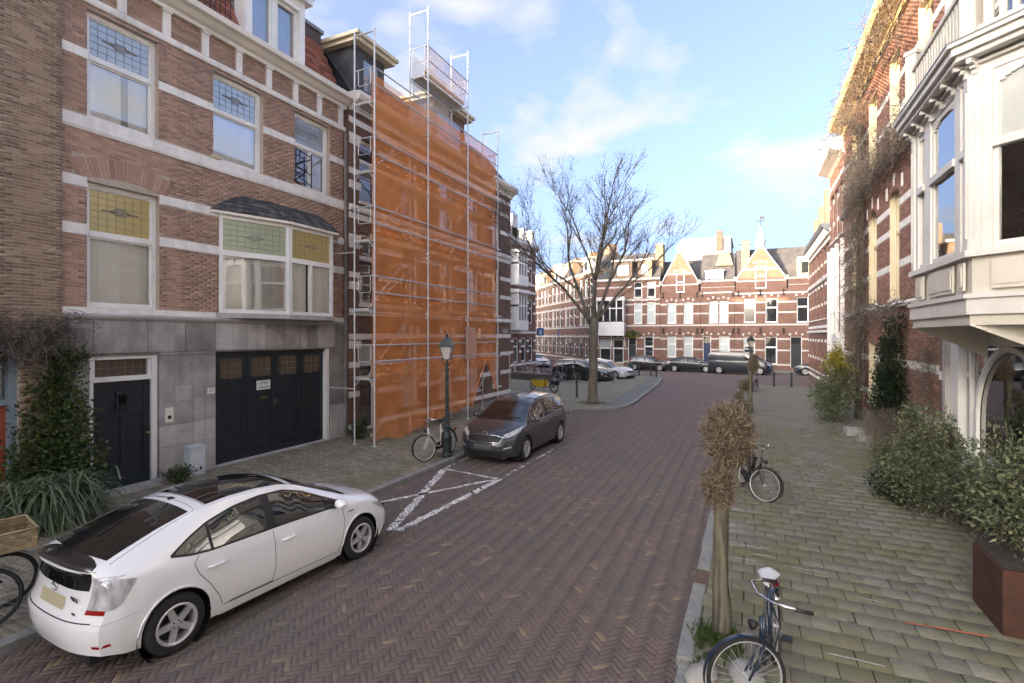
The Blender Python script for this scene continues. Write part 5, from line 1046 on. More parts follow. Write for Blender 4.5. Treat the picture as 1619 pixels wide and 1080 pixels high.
H5.cornice('eaves_cornice', K['white'], 29.52, 34.4, [(0, 12.4), (.15, 12.5), (.6, 12.7), (.7, 12.85), (.7, 13.15), (0, 13.2)]); slope(H5, 'roof', 29.52, 34.4, 13.1, 15, 4)
for a in (29.55, 31.3, 32.8, 34.2): H5.part('pilaster', K['white'], [(a - .11, a + .11, 0, .16, 0, 8.2)])
H5.part('door_surround', K['white'], [(29.7, 31.35, .0, .3, .1, 3.5)]); H5.part('red_shutter', K['red_door'], [(31.4, 31.6, .1, .2, 1.4, 3.4)])
H6 = House('corner_brick_house', 'long lower brick house with white bands reaching the far corner', 'house', (XR, 46.0, 0), R(-90), 46.0, -1)
o6 = [(a, a + .95, z, z + 2.1) for a in (34.9, 36.6, 38.3, 40.0, 41.7, 43.4, 44.8) for z in (1.0, 4.5, 7.2) if not (z == 7.2)] + [(a, a + .95, 7.1, 8.9) for a in (34.9, 36.6, 38.3, 40.0, 41.7, 43.4, 44.8)]
H6.wall('wall', K['b_far'], 34.42, 46, 0, 9.7, o6); H6.mass('side_wall', K['b_far'], 34.42, 46, 10, 9.7)
for q in o6: H6.window(*q, q[2] + 1.3, pane='farpane', back=None, sillmat='bandwhite', arch=.3 if q[2] > 4 else 0)
for z in (.5, 1.8, 3.0, 3.9, 5.3, 6.5, 7.8, 9.0): band(H6, o6, 34.42, 46, z, z + .18, .03)
for z in (3.6, 6.8): H6.cornice('string_course', K['bandwhite'], 34.42, 46, [(0, z), (.1, z), (.14, z + .1), (.1, z + .16), (0, z + .16)])
H6.cornice('eaves_cornice', K['lead'], 34.42, 46, [(0, 9.5), (.12, 9.5), (.4, 9.75), (.45, 9.95), (0, 9.95)])
for k in range(20): H6.part('eaves_bracket', K['bandwhite'], [(34.7 + k * .58, 34.82 + k * .58, 0, .3, 9.35, 9.7)])
slope(H6, 'roof', 34.42, 46, 9.9, 12.0, 3)
for a, h_ in ((36, 12.4), (39, 13.0), (42, 12.6), (45, 12.2)): H6.part('chimney', K['b_yel'], [(a, a + .9, -1.4, -.3, 9.9, h_)])
# house with the white bay, nearest on the right
H7 = House('white_bay_house', 'house with large white timber bay window and balcony at the right edge', 'house', (XR, 15.3, 0), R(-90), 15.3, -1)
D0, D1 = -12.0, 15.33
o7 = [(9.2, 15.0, .35, 3.45), (9.6, 13.4, 4.4, 7.3), (9.6, 13.4, 8.1, 10.3), (2.0, 3.6, .9, 3.2), (2.0, 3.6, 4.6, 7.2), (-3, -1.4, 4.6, 7.2), (-3, -1.4, .9, 3.2)]
H7.wall('wall', K['render'], D0, D1, 0, 13.0, o7, rev=.2); H7.mass('side_wall', K['b_far'], D0, D1, 11, 13.0); H7.cornice('eaves_cornice', K['cream'], D0, D1, [(0, 12.8), (.3, 12.9), (.35, 13.2), (0, 13.2)]); slope(H7, 'roof', D0, D1, 13.1, 14.6, 5)  # pale wall colour invented to bounce light onto the left facades
for q in o7[2:]: H7.window(*q, q[2] + 1.7, pane='farpane', back=None)
H7.part('brick_pier', K['b_far'], [(15.02, 15.33, 0, .1, 0, 3.4)]); H7.part('grey_pilaster', K['stone2'], [(14.82, 15.0, -.05, .14, 0, 3.45)])
for z in (1.2, 2.4): H7.part('stone_band', K['bandwhite'], [(15.05, 15.33, .1, .115, z, z + .2)])
# ground floor glazed front with a round-arched frame
sf = empty('glazed_front'); sf.parent = H7.e
fr_ = [(14.35, 14.8, -.2, .04, .35, 3.4), (9.2, 14.35, -.2, .04, 3.25, 3.45), (9.2, 14.35, -.2, .04, .35, 1.0), (13.92, 14.0, -.14, -.04, 1.0, 3.25), (14.0, 14.35, -.13, -.05, 2.55, 2.63), (9.2, 9.4, -.2, .04, 1.0, 3.25)]
H7.part('front_frame', K['white'], fr_, sf)
mb = MB()
for k in range(20):
    t0, t1 = math.pi * k / 20, math.pi * (k + 1) / 20; q = []
    for t, r in ((t0, 1.55), (t1, 1.55), (t1, 1.45), (t0, 1.45)): q.append((12.15 - r * math.cos(t), 1.72 + r * .98 * math.sin(t)))
    mb.hexa([H7.p(x, -.10, z) for x, z in q], [H7.p(x, -.03, z) for x, z in q])
H7.box(mb, 13.6, 13.7, -.1, -.03, 1.0, 1.72); H7.box(mb, 10.6, 10.7, -.1, -.03, 1.0, 1.72); mb.build('round_arch', K['white'], sf)
H7.part('front_pane', K['pane_sky'], [(9.4, 14.35, -.115, -.11, 1.0, 3.25)], sf); H7.part('room_back', K['room'], [(9, 15, -2.3, -2.2, .3, 3.5)], sf); H7.part('room_floor', K['wood'], [(9, 15, -2.2, -.25, .2, .36)], sf); H7.part('bright_half_curtain', K['curtain'], [(9.4, 14.35, -.19, -.18, 1.0, 2.25)], sf); H7.part('bright_drape', K['curtain'], [(9.4, 11.4, -.24, -.22, 2.25, 3.25), (13.2, 13.9, -.24, -.22, 2.25, 3.25)], sf)  # curtains added behind the pane to brighten the dark front
# timber bay: faces parallel to and slanting from the street
by = empty('timber_bay'); by.parent = H7.e
XB7 = XR - 3.0
bp = [(8.66, 0.0), (9.86, XB7), (12.8, XB7), (14.0, 0.0)]
def pbox(mb, poly, z0, z1):                         # poly in (a, d)
    q = [H7.p(a, d, 0)[:2] for a, d in poly]
    if sum(q[i][0] * q[(i + 1) % len(q)][1] - q[(i + 1) % len(q)][0] * q[i][1] for i in range(len(q))) < 0: q = q[::-1]
    mb.prism(q, z0, z1)
def ring(e, inner=-.3): return [(bp[0][0] - e * 1.2, inner), (bp[0][0] - e * 1.2, e * .2), (bp[1][0] - e * .45, bp[1][1] + e), (bp[2][0] + e * .45, bp[2][1] + e), (bp[3][0] + e * 1.2, e * .2), (bp[3][0] + e * 1.2, inner)]
for nm, e, z0, z1, m_ in (('bay_soffit', .0, 3.60, 3.76, 'baycream'), ('bay_fascia', .05, 3.76, 4.0, 'baywhite'), ('bay_fascia_bead', .09, 4.0, 4.07, 'baywhite'), ('bay_apron', -.03, 4.07, 4.62, 'baycream'), ('bay_sill', .07, 4.62, 4.72, 'baywhite'), ('bay_head', -.01, 7.32, 7.46, 'baywhite'), ('bay_head_bead', .05, 7.46, 7.50, 'baywhite'), ('bay_cornice_bed', .20, 7.54, 7.62, 'baywhite'), ('bay_cornice', .26, 7.62, 7.74, 'baywhite'), ('bay_cornice_top', .31, 7.74, 7.80, 'baywhite'), ('bay_lead_edge', .32, 7.80, 7.82, 'lead')):
    mb = MB(); pbox(mb, ring(e), z0, z1); mb.build(nm, K[m_], by)
def seg_face(i):
    (a0, d0), (a1, d1) = bp[i], bp[i + 1]; L = math.hypot(a1 - a0, d1 - d0); return (a0, d0), ((a1 - a0) / L, (d1 - d0) / L), L
def fbox(mb, i, u0, u1, n0, n1, z0, z1):            # box on bay face i: u along, n outwards
    (a0, d0), (ta, td), L = seg_face(i); na, nd = -td, ta
    if nd < 0: na, nd = -na, -nd
    if i == 0: na, nd = -abs(td), abs(ta)
    if i == 2: na, nd = abs(td), abs(ta)
    pbox(mb, [(a0 + ta * u + na * n, d0 + td * u + nd * n) for u, n in ((u0, n0), (u1, n0), (u1, n1), (u0, n1))], z0, z1)
for i, wins in ((0, [(.28, 1.42)]), (1, [(.17, .40), (.64, 1.86), (2.2, 2.62)]), (2, [(.4, 1.3)])):
    L = seg_face(i)[2]; mbp = MB(); fbox(mbp, i, 0, .16, -.12, .03, 4.72, 7.32); fbox(mbp, i, L - .16, L, -.12, .03, 4.72, 7.32)
    for u0, u1 in ((.03, .08), (L - .08, L - .03)): fbox(mbp, i, u0, u1, .03, .045, 4.9, 7.1)
    prev = .16
    for w0, w1 in wins + [(L - .16, None)]:
        if w0 - prev > .02: fbox(mbp, i, prev, w0, -.12, .0, 4.72, 7.32)
        if w1 is None: break
        prev = w1
    mbp.build('bay_post', K['baywhite'], by)
    for w0, w1 in wins:
        mb = MB(); f = .06 if w1 - w0 > .5 else .035
        fbox(mb, i, w0, w0 + f, -.1, -.03, 4.72, 7.32); fbox(mb, i, w1 - f, w1, -.1, -.03, 4.72, 7.32); fbox(mb, i, w0 + f, w1 - f, -.1, -.03, 4.72, 4.82); fbox(mb, i, w0 + f, w1 - f, -.1, -.03, 7.22, 7.32); fbox(mb, i, w0, w1, -.1, .03, 6.18, 6.30)
        if w1 - w0 > .5:                            # arched top light
            (a0, d0), (ta, td), _ = seg_face(i); m = 8
            for k in range(m):
                for sgn in (-1, 1):
                    x0, x1 = k / m, (k + 1) / m; cw = (w0 + w1) / 2; hw = (w1 - w0) / 2 - f
                    z_ = 7.06 + .17 * math.sqrt(max(0, 1 - ((x0 + x1) / 2) ** 2)); ua, ub = sorted((cw + sgn * x0 * hw, cw + sgn * x1 * hw)); fbox(mb, i, ua, ub, -.095, -.035, z_, 7.23)
        wf = mb.build('bay_window', K['baywhite'], by)
        for z0, z1, pn in ((4.82, 6.18, 'pane_sky' if i == 1 else 'pane'), (6.30, 7.22, 'pane' if i == 0 else 'pane_sky')):
            mb = MB(); fbox(mb, i, w0 + f, w1 - f, -.066, -.06, z0, z1); mb.build('pane', K[pn], wf)
        mb = MB(); fbox(mb, i, w0, w1, .0, .03, 4.13, 4.56); fbox(mb, i, w0 + .05, w1 - .05, .03, .045, 4.19, 4.5); mb.build('apron_panel', K['baycream'], wf)
    n_ = 2 if i != 1 else 5
    for k in range(n_ + 1):
        u = .08 + (L - .16) * k / n_; mb = MB()
        for q, (e, z) in enumerate(((.18, 7.48), (.10, 7.42), (.05, 7.34))): fbox(mb, i, u - .035, u + .035, -.02, e, z - .02, z + .06 if q else 7.54)
        mb.build('cornice_bracket', K['baywhite'], by)
mb = MB(); pbox(mb, ring(-.35, -.4), 4.75, 7.2); 
H7.part('room_back', K['room'], [(8.6, 14.1, -1.5, -1.4, 4.2, 7.45)], by); H7.part('room_floor', K['wood'], [(10.1, 12.6, -1.4, .9, 4.4, 4.6)], by); H7.part('room_ceiling', K['room'], [(10.1, 12.6, -1.4, .9, 7.35, 7.4)], by)
mb = MB(); fbox(mb, 0, .25, 1.45, -.088, -.08, 6.2, 7.3); mb.build('roller_blind', K['curtain'], by)
mb = MB()                                            # string of fairy lights and a star hanging in the side window
for k in range(46):
    u = .4 + .9 * random.random(); z = 4.82 + abs(random.gauss(0, .35)); (a0, d0), (ta, td), L = seg_face(0); q = H7.p(a0 + ta * u + .25, d0 + td * u - .25, z); mb.path([q, (q[0], q[1], q[2] + .02)], .008, 4)
mb.build('ornaments', K['brass'], by)
for k, (a, d) in enumerate(((9.26, .6), (9.86, XB7), (12.8, XB7))):
    mb = MB(); pts = [H7.p(a, .05, 3.0), H7.p(a, d * .35, 3.22), H7.p(a, d * .75, 3.45), H7.p(a, d + .02, 3.6)]; w_ = .05
    for (x0, y0, z0), (x1, y1, z1) in zip(pts[:-1], pts[1:]): mb.hexa([(x0 - w_, y0, z0), (x0 + w_, y0, z0), (x1 + w_, y1, z1), (x1 - w_, y1, z1)], [(x0 - w_, y0, 3.62), (x0 + w_, y0, 3.62), (x1 + w_, y1, 3.62), (x1 - w_, y1, 3.62)])
    mb.build('bay_bracket', K['baycream'], by)
# balcony on the bay
bal = empty('balcony'); bal.parent = H7.e
for i in (0, 1, 2):
    L = seg_face(i)[2]
    for u0, u1 in ((-.08, .12), (L - .12, L + .08)):
        if i == 1: continue
        mb = MB(); fbox(mb, i, u0, u1, -.1, .1, 7.82, 9.1); fbox(mb, i, u0 - .02, u1 + .02, -.12, .12, 9.1, 9.18); mb.build('balcony_post', K['baycream'], bal)
    for nm, z0, z1, e in (('balcony_rail', 8.72, 8.8, .05), ('balcony_foot_rail', 7.95, 8.02, .04)): mb = MB(); fbox(mb, i, .12, L - .12, -e, e, z0, z1); mb.build(nm, K['baycream'], bal)
    for k in range(int((L - .3) / .15)): mb = MB(); fbox(mb, i, .2 + k * .15, .28 + k * .15, -.02, .02, 8.02, 8.72); mb.build('baluster', K['baycream'], bal)
mb = MB(); mb.path([H7.p(9.6, .5, 8.9), H7.p(9.9, .4, 10.2)], .08, 6); mb.build('folded_awning', K['greencloth'], bal)
# low steps and blocks at the foot of the right-hand houses
for k, (x, y, sx, sy, h_) in enumerate(((3.2, 20.6, .5, .7, .2), (3.3, 19.4, .4, .3, .18), (3.3, 18.2, .35, .3, .22), (3.4, 16.9, .5, .4, .22))):
    tag(MB().box(-sx / 2, sx / 2, -sy / 2, sy / 2, 0, h_).build('stone_block', K['concrete']), ('flat stone step before the vine house', 'small pale stone block beside the flat step', 'upright pale stone block by the brown bush', 'low stone block half hidden under the evergreen shrub')[k], 'stone block', 'stone blocks edging the pavement').location = (x, y, PZ)
# ---------------------------------------------------------------- cars
def ip(pts, x): return float(np.interp(x, [p[0] for p in pts], [p[1] for p in pts]))
def resample(pl, n):
    P = np.array(pl, float); d = np.r_[0, np.cumsum(np.hypot(*np.diff(P, axis=0).T))]; t = np.linspace(0, d[-1], n)
    return np.stack([np.interp(t, d, P[:, 0]), np.interp(t, d, P[:, 1])], 1)
class CarBody:
    def __init__(s, sp):
        s.sp = sp; L, Wd = sp['L'], sp['W']; s.L = L; s.hw = Wd / 2; ra = sp['r'] + .055; s.ra = ra
        xs = set(np.linspace(0, L, sp.get('n', 60)))
        for a in sp['ax']:
            for t in np.linspace(0, math.pi, 19): xs.add(a + ra * math.cos(t))
            xs.add(a - ra - .004); xs.add(a + ra + .004)
        xs = sorted(x for x in xs if 0 <= x <= L); S = []
        for X in xs: S.append(s.section(X))
        mb = MB(); m = len(S[0]); full = []
        for sec in S:
            row = [(p[0], -p[1], p[2]) for p in sec] + [(p[0], p[1], p[2]) for p in sec[::-1][1:]]; full.append(row)
        mb.grid(full)
        for end, X, sec in ((0, 0, S[0]), (1, L, S[-1])):
            rows = []
            for (x, y, z) in sec: rows.append([(s.defx(X, y * c, z), y * c, z) for c in np.linspace(-1, 1, 13)])
            mb.grid(rows if end else [r[::-1] for r in rows])
        bm = bmesh.new(); me = mb.mesh('body', None, True, False); bm.from_mesh(me); bmesh.ops.remove_doubles(bm, verts=bm.verts, dist=.0008); bmesh.ops.recalc_face_normals(bm, faces=bm.faces)
        bm.to_mesh(me); s.bvh = BVHTree.FromBMesh(bm); bm.free(); me.set_sharp_from_angle(angle=R(42)); s.me = me
    def defx(s, X, y, z):
        sp = s.sp; wr = max(0, 1 - X / .75) ** 2; wf = max(0, 1 - (s.L - X) / .75) ** 2; q = min(1, abs(y) / s.hw)
        return X + wr * (ip(sp['rear'], z) + sp['rc'] * q ** 3) - wf * (ip(sp['front'], z) + sp['fc'] * q ** 2.6)
    def section(s, X):
        sp = s.sp; zb = ip(sp['bot'], X)
        for a in sp['ax']:
            if abs(X - a) <= s.ra: zb = max(zb, sp['r'] + math.sqrt(max(0, s.ra ** 2 - (X - a) ** 2)))
        zs, zt, yr, pl = ip(sp['sh'], X), ip(sp['top'], X), ip(sp['roof'], X), ip(sp['plan'], X); cr = ip(sp['crown'], X); zr = max(zs + .002, zt - cr); out = []
        prof = sp.get('prof', [(0, .925), (.12, .965), (.35, .995), (.55, 1.0), (.8, .985), (.93, .965), (1, .945)])
        for t in np.linspace(0, 1, 13):
            z = zb + (zs - zb) * t; zn = (z - .18) / (zs - .18); out.append((s.hw * pl * ip(prof, zn), z))
        ys = out[-1][0]; yr = min(yr, ys - .004)
        for t in np.linspace(0, 1, 8)[1:]: out.append((ys + (yr - ys) * t + .022 * math.sin(t * math.pi) * min(1, (zr - zs) / .3), zs + (zr - zs) * t))
        for t in np.linspace(0, 1, 8)[1:]: y = yr * (1 - t); out.append((y, zr + (zt - zr) * (1 - (y / yr) ** 2)))
        return [(s.defx(X, y, z), y, z) for y, z in out]
    def hit(s, view, u, v, side=1):
        o, d = {'side': ((u, side * 3, v), (0, -side, 0)), 'top': ((u, v, 5), (0, 0, -1)), 'rear': ((-3, u, v), (1, 0, 0)), 'front': ((s.L + 3, u, v), (-1, 0, 0))}[view]
        p, n, i, dd = s.bvh.ray_cast(Vector(o), Vector(d))
        if p is None: return None
        if n.dot(Vector(d)) > 0: n = -n
        return p, n
    def panel(s, name, mat, A, B, view, parent, side=1, off=.004, n=22, m=7, smooth=True):
        a, b = resample(A, n), resample(B, n); idx = {}; mb = MB()
        for j in range(m + 1):
            for i in range(n):
                q = a[i] + (b[i] - a[i]) * j / m; h = s.hit(view, q[0], q[1], side)
                if h: idx[i, j] = len(mb.v); mb.v.append(tuple(h[0] + h[1] * off))
        ref = {'side': Vector((0, side, 0)), 'top': Vector((0, 0, 1)), 'rear': Vector((-1, 0, 0)), 'front': Vector((1, 0, 0))}[view]
        for j in range(m):
            for i in range(n - 1):
                k = [(i, j), (i + 1, j), (i + 1, j + 1), (i, j + 1)]
                if all(q in idx for q in k):
                    f = [idx[q] for q in k]; v = [Vector(mb.v[t]) for t in f]
                    if (v[1] - v[0]).cross(v[2] - v[0]).dot(ref) + (v[2] - v[0]).cross(v[3] - v[0]).dot(ref) < 0: f = f[::-1]
                    mb.f.append(tuple(f))
        return mb.build(name, mat, parent, smooth, False)
    def seam(s, name, pts, view, parent, side=1, r=.004, mat=None, off=.0, n=20, lift=None):
        P = []
        for q in resample(pts, n):
            h = s.hit(view, q[0], q[1], side)
            if h: P.append(h[0] + h[1] * off)
        if len(P) > 1: return MB().path(P, r, 5).build(name, mat or K['trim'], parent, True, False)
def wheel_meshes(r, wd, spokes=5, style='alloy'):
    t = MB().lathe([(r * .66, -wd / 2 + .012), (r * .70, -wd / 2), (r * .93, -wd / 2 + .006), (r * .985, -wd / 2 + .03), (r, -wd / 2 + .055), (r, wd / 2 - .055), (r * .985, wd / 2 - .03), (r * .93, wd / 2 - .006), (r * .70, wd / 2), (r * .66, wd / 2 - .012)], 40, axis='y').mesh('tyre', K['rubber'], True, False)
    mb = MB(); rr = r * .665
    mb.lathe([(rr + .008, -wd / 2 + .004), (rr - .004, -wd / 2 - .004), (rr - .022, -wd / 2 + .006), (rr - .03, -wd / 2 + .05), (rr - .03, wd / 2)], 40, axis='y')
    y0 = -wd / 2 + .012
    mb.lathe([(0, y0 - .01), (.03, y0 - .01), (.034, y0), (.055, y0 + .004), (.062, y0 + .03)], 20, axis='y')
    for k in range(spokes):
        a = 2 * math.pi * k / spokes + .3
        for e in ((-.5, .5),) if style != 'twin' else ((-.9, -.35), (.35, .9)):
            w0, w1 = .036, .030 if style != 'twin' else .028; q = []
            for rad, hw_, yy in ((.045, w0, y0 + .006), (rr - .02, w1, y0 + .004)):
                for sg in e:
                    t0 = sg * 2 * hw_; q.append((rad * math.cos(a) - t0 * math.sin(a), yy, rad * math.sin(a) + t0 * math.cos(a)))
            top = [q[0], q[1], q[3], q[2]]; mb.hexa([(x, y + .035, z) for x, y, z in top], top)
    rim = mb.mesh('rim', K['alloy'], False, False); rim.polygons.foreach_set('use_smooth', [True] * len(rim.polygons)); rim.set_sharp_from_angle(angle=R(35))
    disc = MB().lathe([(0, 0.01), (rr - .03, .01)], 24, axis='y').mesh('brake_disc', K['trim'], False, False)
    nuts = MB()
    for k in range(5): a = 2 * math.pi * k / 5 + .9; nuts.lathe([(0, y0 - .006), (.009, y0 - .006), (.009, y0 + .01)], 6, (.032 * math.cos(a) * 1.2, 0, .032 * math.sin(a) * 1.2), 'y')
    return t, rim, disc, nuts.mesh('wheel_nuts', K['trim'], False, False)
def car(name, label, sp, paint, pos, heading, group=None, detail=None, windows=True, rimstyle='alloy'):
    """pos = ground point under the middle of the car's wheelbase; heading = direction of travel in degrees"""
    root = empty(name, (pos[0], pos[1], pos[2] if len(pos) > 2 else 0), R(heading), label, 'van' if 'van' in name else 'car', group)
    B = CarBody(sp); xm = sum(sp['ax']) / 2; L = sp['L']
    piv = Matrix.Translation((-xm, 0, 0)); parts = []
    def P(o):
        if o is not None: parts.append(o)
        return o
    B.me.materials.append(K[paint]); body = P(link('body', B.me, root))
    dr = sp.get('detail', 1)
    for sd in (1, -1):
        lo, hi, a, b = sp['dlo_lo'], sp['dlo_hi'], sp['dlo_hi'][0][0], sp['dlo_hi'][-1][0]
        P(B.panel('window_trim', K['trim'], lo, hi, 'side', root, sd, .003, 40, 6))
        for (x0, x1) in sp['glass']:
            n = 14; xs = np.linspace(x0, x1, n); A = [(x, ip(lo, x) + .022) for x in xs]; Bq = [(x, max(ip(hi, x) - .022, ip(lo, x) + .028)) for x in xs]
            sl = sp.get('slant', 0)
            P(B.panel('side_window', K['carglass'], A, Bq, 'side', root, sd, .0062, n, 6))
    h0, h1 = sp['ws'][0][1], sp['ws'][1][1]; x0, x1 = sp['ws'][0][0], sp['ws'][1][0]
    A = [(x0 + sp['ws'][2] * (1 - (y / h0) ** 2), y) for y in np.linspace(-h0, h0, 15)]; Bq = [(x1 + sp['ws'][2] * .6 * (1 - (y / h1) ** 2), y) for y in np.linspace(-h1, h1, 15)]
    P(B.panel('windscreen', K['carglass'], A, Bq, 'top', root, 1, .004, 21, 12))
    if 'rwt' in sp:
        (xa, ha), (xb, hb), cv = sp['rwt']; A = [(xa - cv * (1 - (y / ha) ** 2), y) for y in np.linspace(-ha, ha, 15)]; Bq = [(xb, y) for y in np.linspace(-hb, hb, 15)]; P(B.panel('rear_window', K['carglass'], A, Bq, 'top', root, 1, .004, 21, 12))
    if 'rwr' in sp: (za, ha), (zb, hb) = sp['rwr']; P(B.panel('rear_window', K['carglass'], [(-ha, za), (ha, za)], [(-hb, zb), (hb, zb)], 'rear', root, 1, .004, 21, 8))
    # lamps
    for sd in (1, -1):
        for nm, m_, view, A, Bq in sp['lamps']:
            if view in ('rear', 'front'): A = [(u * sd, v) for u, v in A]; Bq = [(u * sd, v) for u, v in Bq]
            P(B.panel(nm, K[m_], A, Bq, view, root, sd, .005, 12, 6))
        for pts in sp.get('seams', ()): P(B.seam('door_seam', pts, 'side', root, sd))
        for (hx, hz) in sp.get('handles', ()):
            h = B.hit('side', hx, hz, sd)
            if h: mb = MB(); c = h[0]; mb.path([(c.x - .1, c.y - sd * .005, hz), (c.x - .07, c.y + sd * .032, hz + .006), (c.x + .07, c.y + sd * .032, hz + .008), (c.x + .1, c.y - sd * .005, hz)], .017, 8, flat=.7); P(mb.build('door_handle', K[paint], root, True, False))
        if 'mirror' in sp:
            mx_, mz, mm = sp['mirror']; h = B.hit('side', mx_, mz, sd)
            if h:
                y = h[0].y; mb = MB(); rows = []
                for t in np.linspace(0, math.pi, 7):
                    r_ = math.sin(t) ** .6; rows.append([(mx_ - .06 + .13 * (1 - math.cos(t)) / 2 * 1.0, y + sd * (.15 + .10 * r_ * math.cos(a)), mz + .075 + .068 * r_ * math.sin(a)) for a in np.linspace(0, 2 * math.pi, 13)])
                mb.grid(rows if sd > 0 else rows[::-1]); P(mb.build('mirror_housing', K[mm], root, True, False)); P(MB().path([(mx_, y - sd * .02, mz), (mx_, y + sd * .1, mz + .03)], .025, 6).build('mirror_arm', K['trim'], root, True, False))
    for nm, m_, A, Bq, view in sp.get('extra', ()): P(B.panel(nm, K[m_], A, Bq, view, root, 1, .006 if 'plate' in nm else .005, 20, 6))
    for pts, view, r_ in sp.get('lines', ()): P(B.seam('panel_seam', pts, view, root, 1, r_))
    # underside, wheel wells
    mb = MB(); mb.box(.15, L - .15, -sp['W'] / 2 + .28, sp['W'] / 2 - .28, .16, .6); P(mb.build('underbody', K['trim'], root, False, False))
    for a in sp['ax']:
        for sd in (1, -1): P(MB().lathe([(0, sd * (B.hw - .33)), (B.ra + .012, sd * (B.hw - .33)), (B.ra + .012, sd * (B.hw - .035))], 28, (a, 0, sp['r']), 'y').build('wheel_well', K['dark'], root, False, False))
    tm, rm, dm, nm_ = wheel_meshes(sp['r'], .2, style=rimstyle, spokes=sp.get('spokes', 5))
    for a in sp['ax']:
        for sd in (-1, 1):
            wh = bpy.data.objects.new('wheel', None); COL.objects.link(wh); wh.parent = root; wh.location = (a, sd * (B.hw - .115), sp['r']); wh.rotation_euler = (0, random.uniform(0, 1.2), R(180) if sd > 0 else 0); parts.append(wh)
            link('tyre', tm, wh); link('rim', rm, wh); link('brake_disc', dm, wh); link('wheel_nuts', nm_, wh)
    if detail: detail(B, root, P)
    for o in parts: o.location.x -= xm
    return root
# --- white fastback hybrid
PRIUS = dict(L=4.46, W=1.745, r=.317, ax=(.835, 3.535), n=70,
 bot=[(0, .30), (.25, .24), (.5, .22), (1.2, .185), (3.1, .185), (3.9, .20), (4.3, .2), (4.46, .24)],
 top=[(0, 1.085), (.10, 1.13), (.35, 1.21), (.8, 1.345), (1.2, 1.435), (1.6, 1.482), (1.95, 1.49), (2.3, 1.465), (2.55, 1.41), (2.9, 1.26), (3.3, 1.075), (3.48, 1.01), (3.7, .965), (4.0, .895), (4.25, .80), (4.46, .68)],
 sh=[(0, .985), (.3, 1.0), (.8, .985), (1.4, .955), (2.2, .93), (2.9, .905), (3.3, .89), (3.6, .875), (4.0, .81), (4.3, .70), (4.46, .60)],
 roof=[(0, .60), (.3, .60), (.8, .57), (1.3, .57), (2.0, .585), (2.4, .575), (2.7, .60), (3.2, .695), (3.5, .72), (4.0, .66), (4.46, .52)],
 crown=[(0, .03), (.8, .045), (2, .06), (3.0, .06), (3.6, .04), (4.46, .04)],
 plan=[(0, .90), (.2, .955), (.5, .985), (1, 1), (3.2, 1), (3.8, .985), (4.2, .95), (4.46, .88)],
 rear=[(.2, .14), (.3, .04), (.45, 0), (.60, .0), (.66, .045), (.8, .085), (.98, .11), (1.06, .10), (1.09, .04)], front=[(.2, .10), (.35, .02), (.5, 0), (.6, .05), (.7, .18)], rc=.20, fc=.42,
 dlo_lo=[(.80, 1.03), (1.0, .985), (1.25, .962), (2.2, .95), (3.0, .925), (3.3, .915)], dlo_hi=[(.80, 1.055), (1.0, 1.16), (1.25, 1.265), (1.6, 1.345), (1.95, 1.375), (2.3, 1.355), (2.6, 1.265), (2.95, 1.09), (3.3, .93)],
 glass=[(.85, 1.22), (1.255, 1.95), (2.07, 2.86), (2.90, 3.22)], ws=[(3.36, .70), (2.50, .56), .10], rwt=[(.30, .575), (1.14, .50), .06],
 lamps=[('tail_lamp', 'lens', 'side', [(.20, .725), (.27, .73), (.32, .76)], [(.20, 1.01), (.32, 1.0), (.47, .965)]), ('tail_lamp', 'lens', 'rear', [(.585, .735), (.68, .735), (.775, .735)], [(.615, 1.03), (.70, 1.035), (.775, 1.02)]), ('tail_lamp_foot', 'redlens', 'rear', [(.575, .69), (.775, .69)], [(.585, .733), (.775, .733)]), ('head_lamp', 'lens', 'side', [(3.98, .66), (4.25, .58), (4.42, .56)], [(3.75, .80), (4.1, .74), (4.4, .64)])],
 seams=[[(1.02, .90), (1.06, .78), (1.18, .62), (1.3, .42), (1.34, .30)], [(1.02, .90), (1.08, .965)], [(2.02, .94), (2.03, .7), (2.03, .45), (1.98, .28)], [(3.17, .90), (3.19, .7), (3.15, .45), (3.08, .27)], [(1.36, .29), (3.06, .27)]],
 handles=[(1.27, .80), (2.24, .775)], mirror=(3.02, .93, 'whitecar'),
 extra=[('tail_glass', 'blackgloss', [(-.57, .90), (-.3, .885), (.3, .885), (.57, .90)], [(-.60, 1.075), (.60, 1.075)], 'rear'), ('rear_number_plate', 'plate', [(-.26, .685), (.26, .685)], [(-.26, .80), (.26, .80)], 'rear')],
 lines=[([(-.68, .62), (-.5, .615), (0, .61), (.5, .615), (.68, .62)], 'rear', .006)])
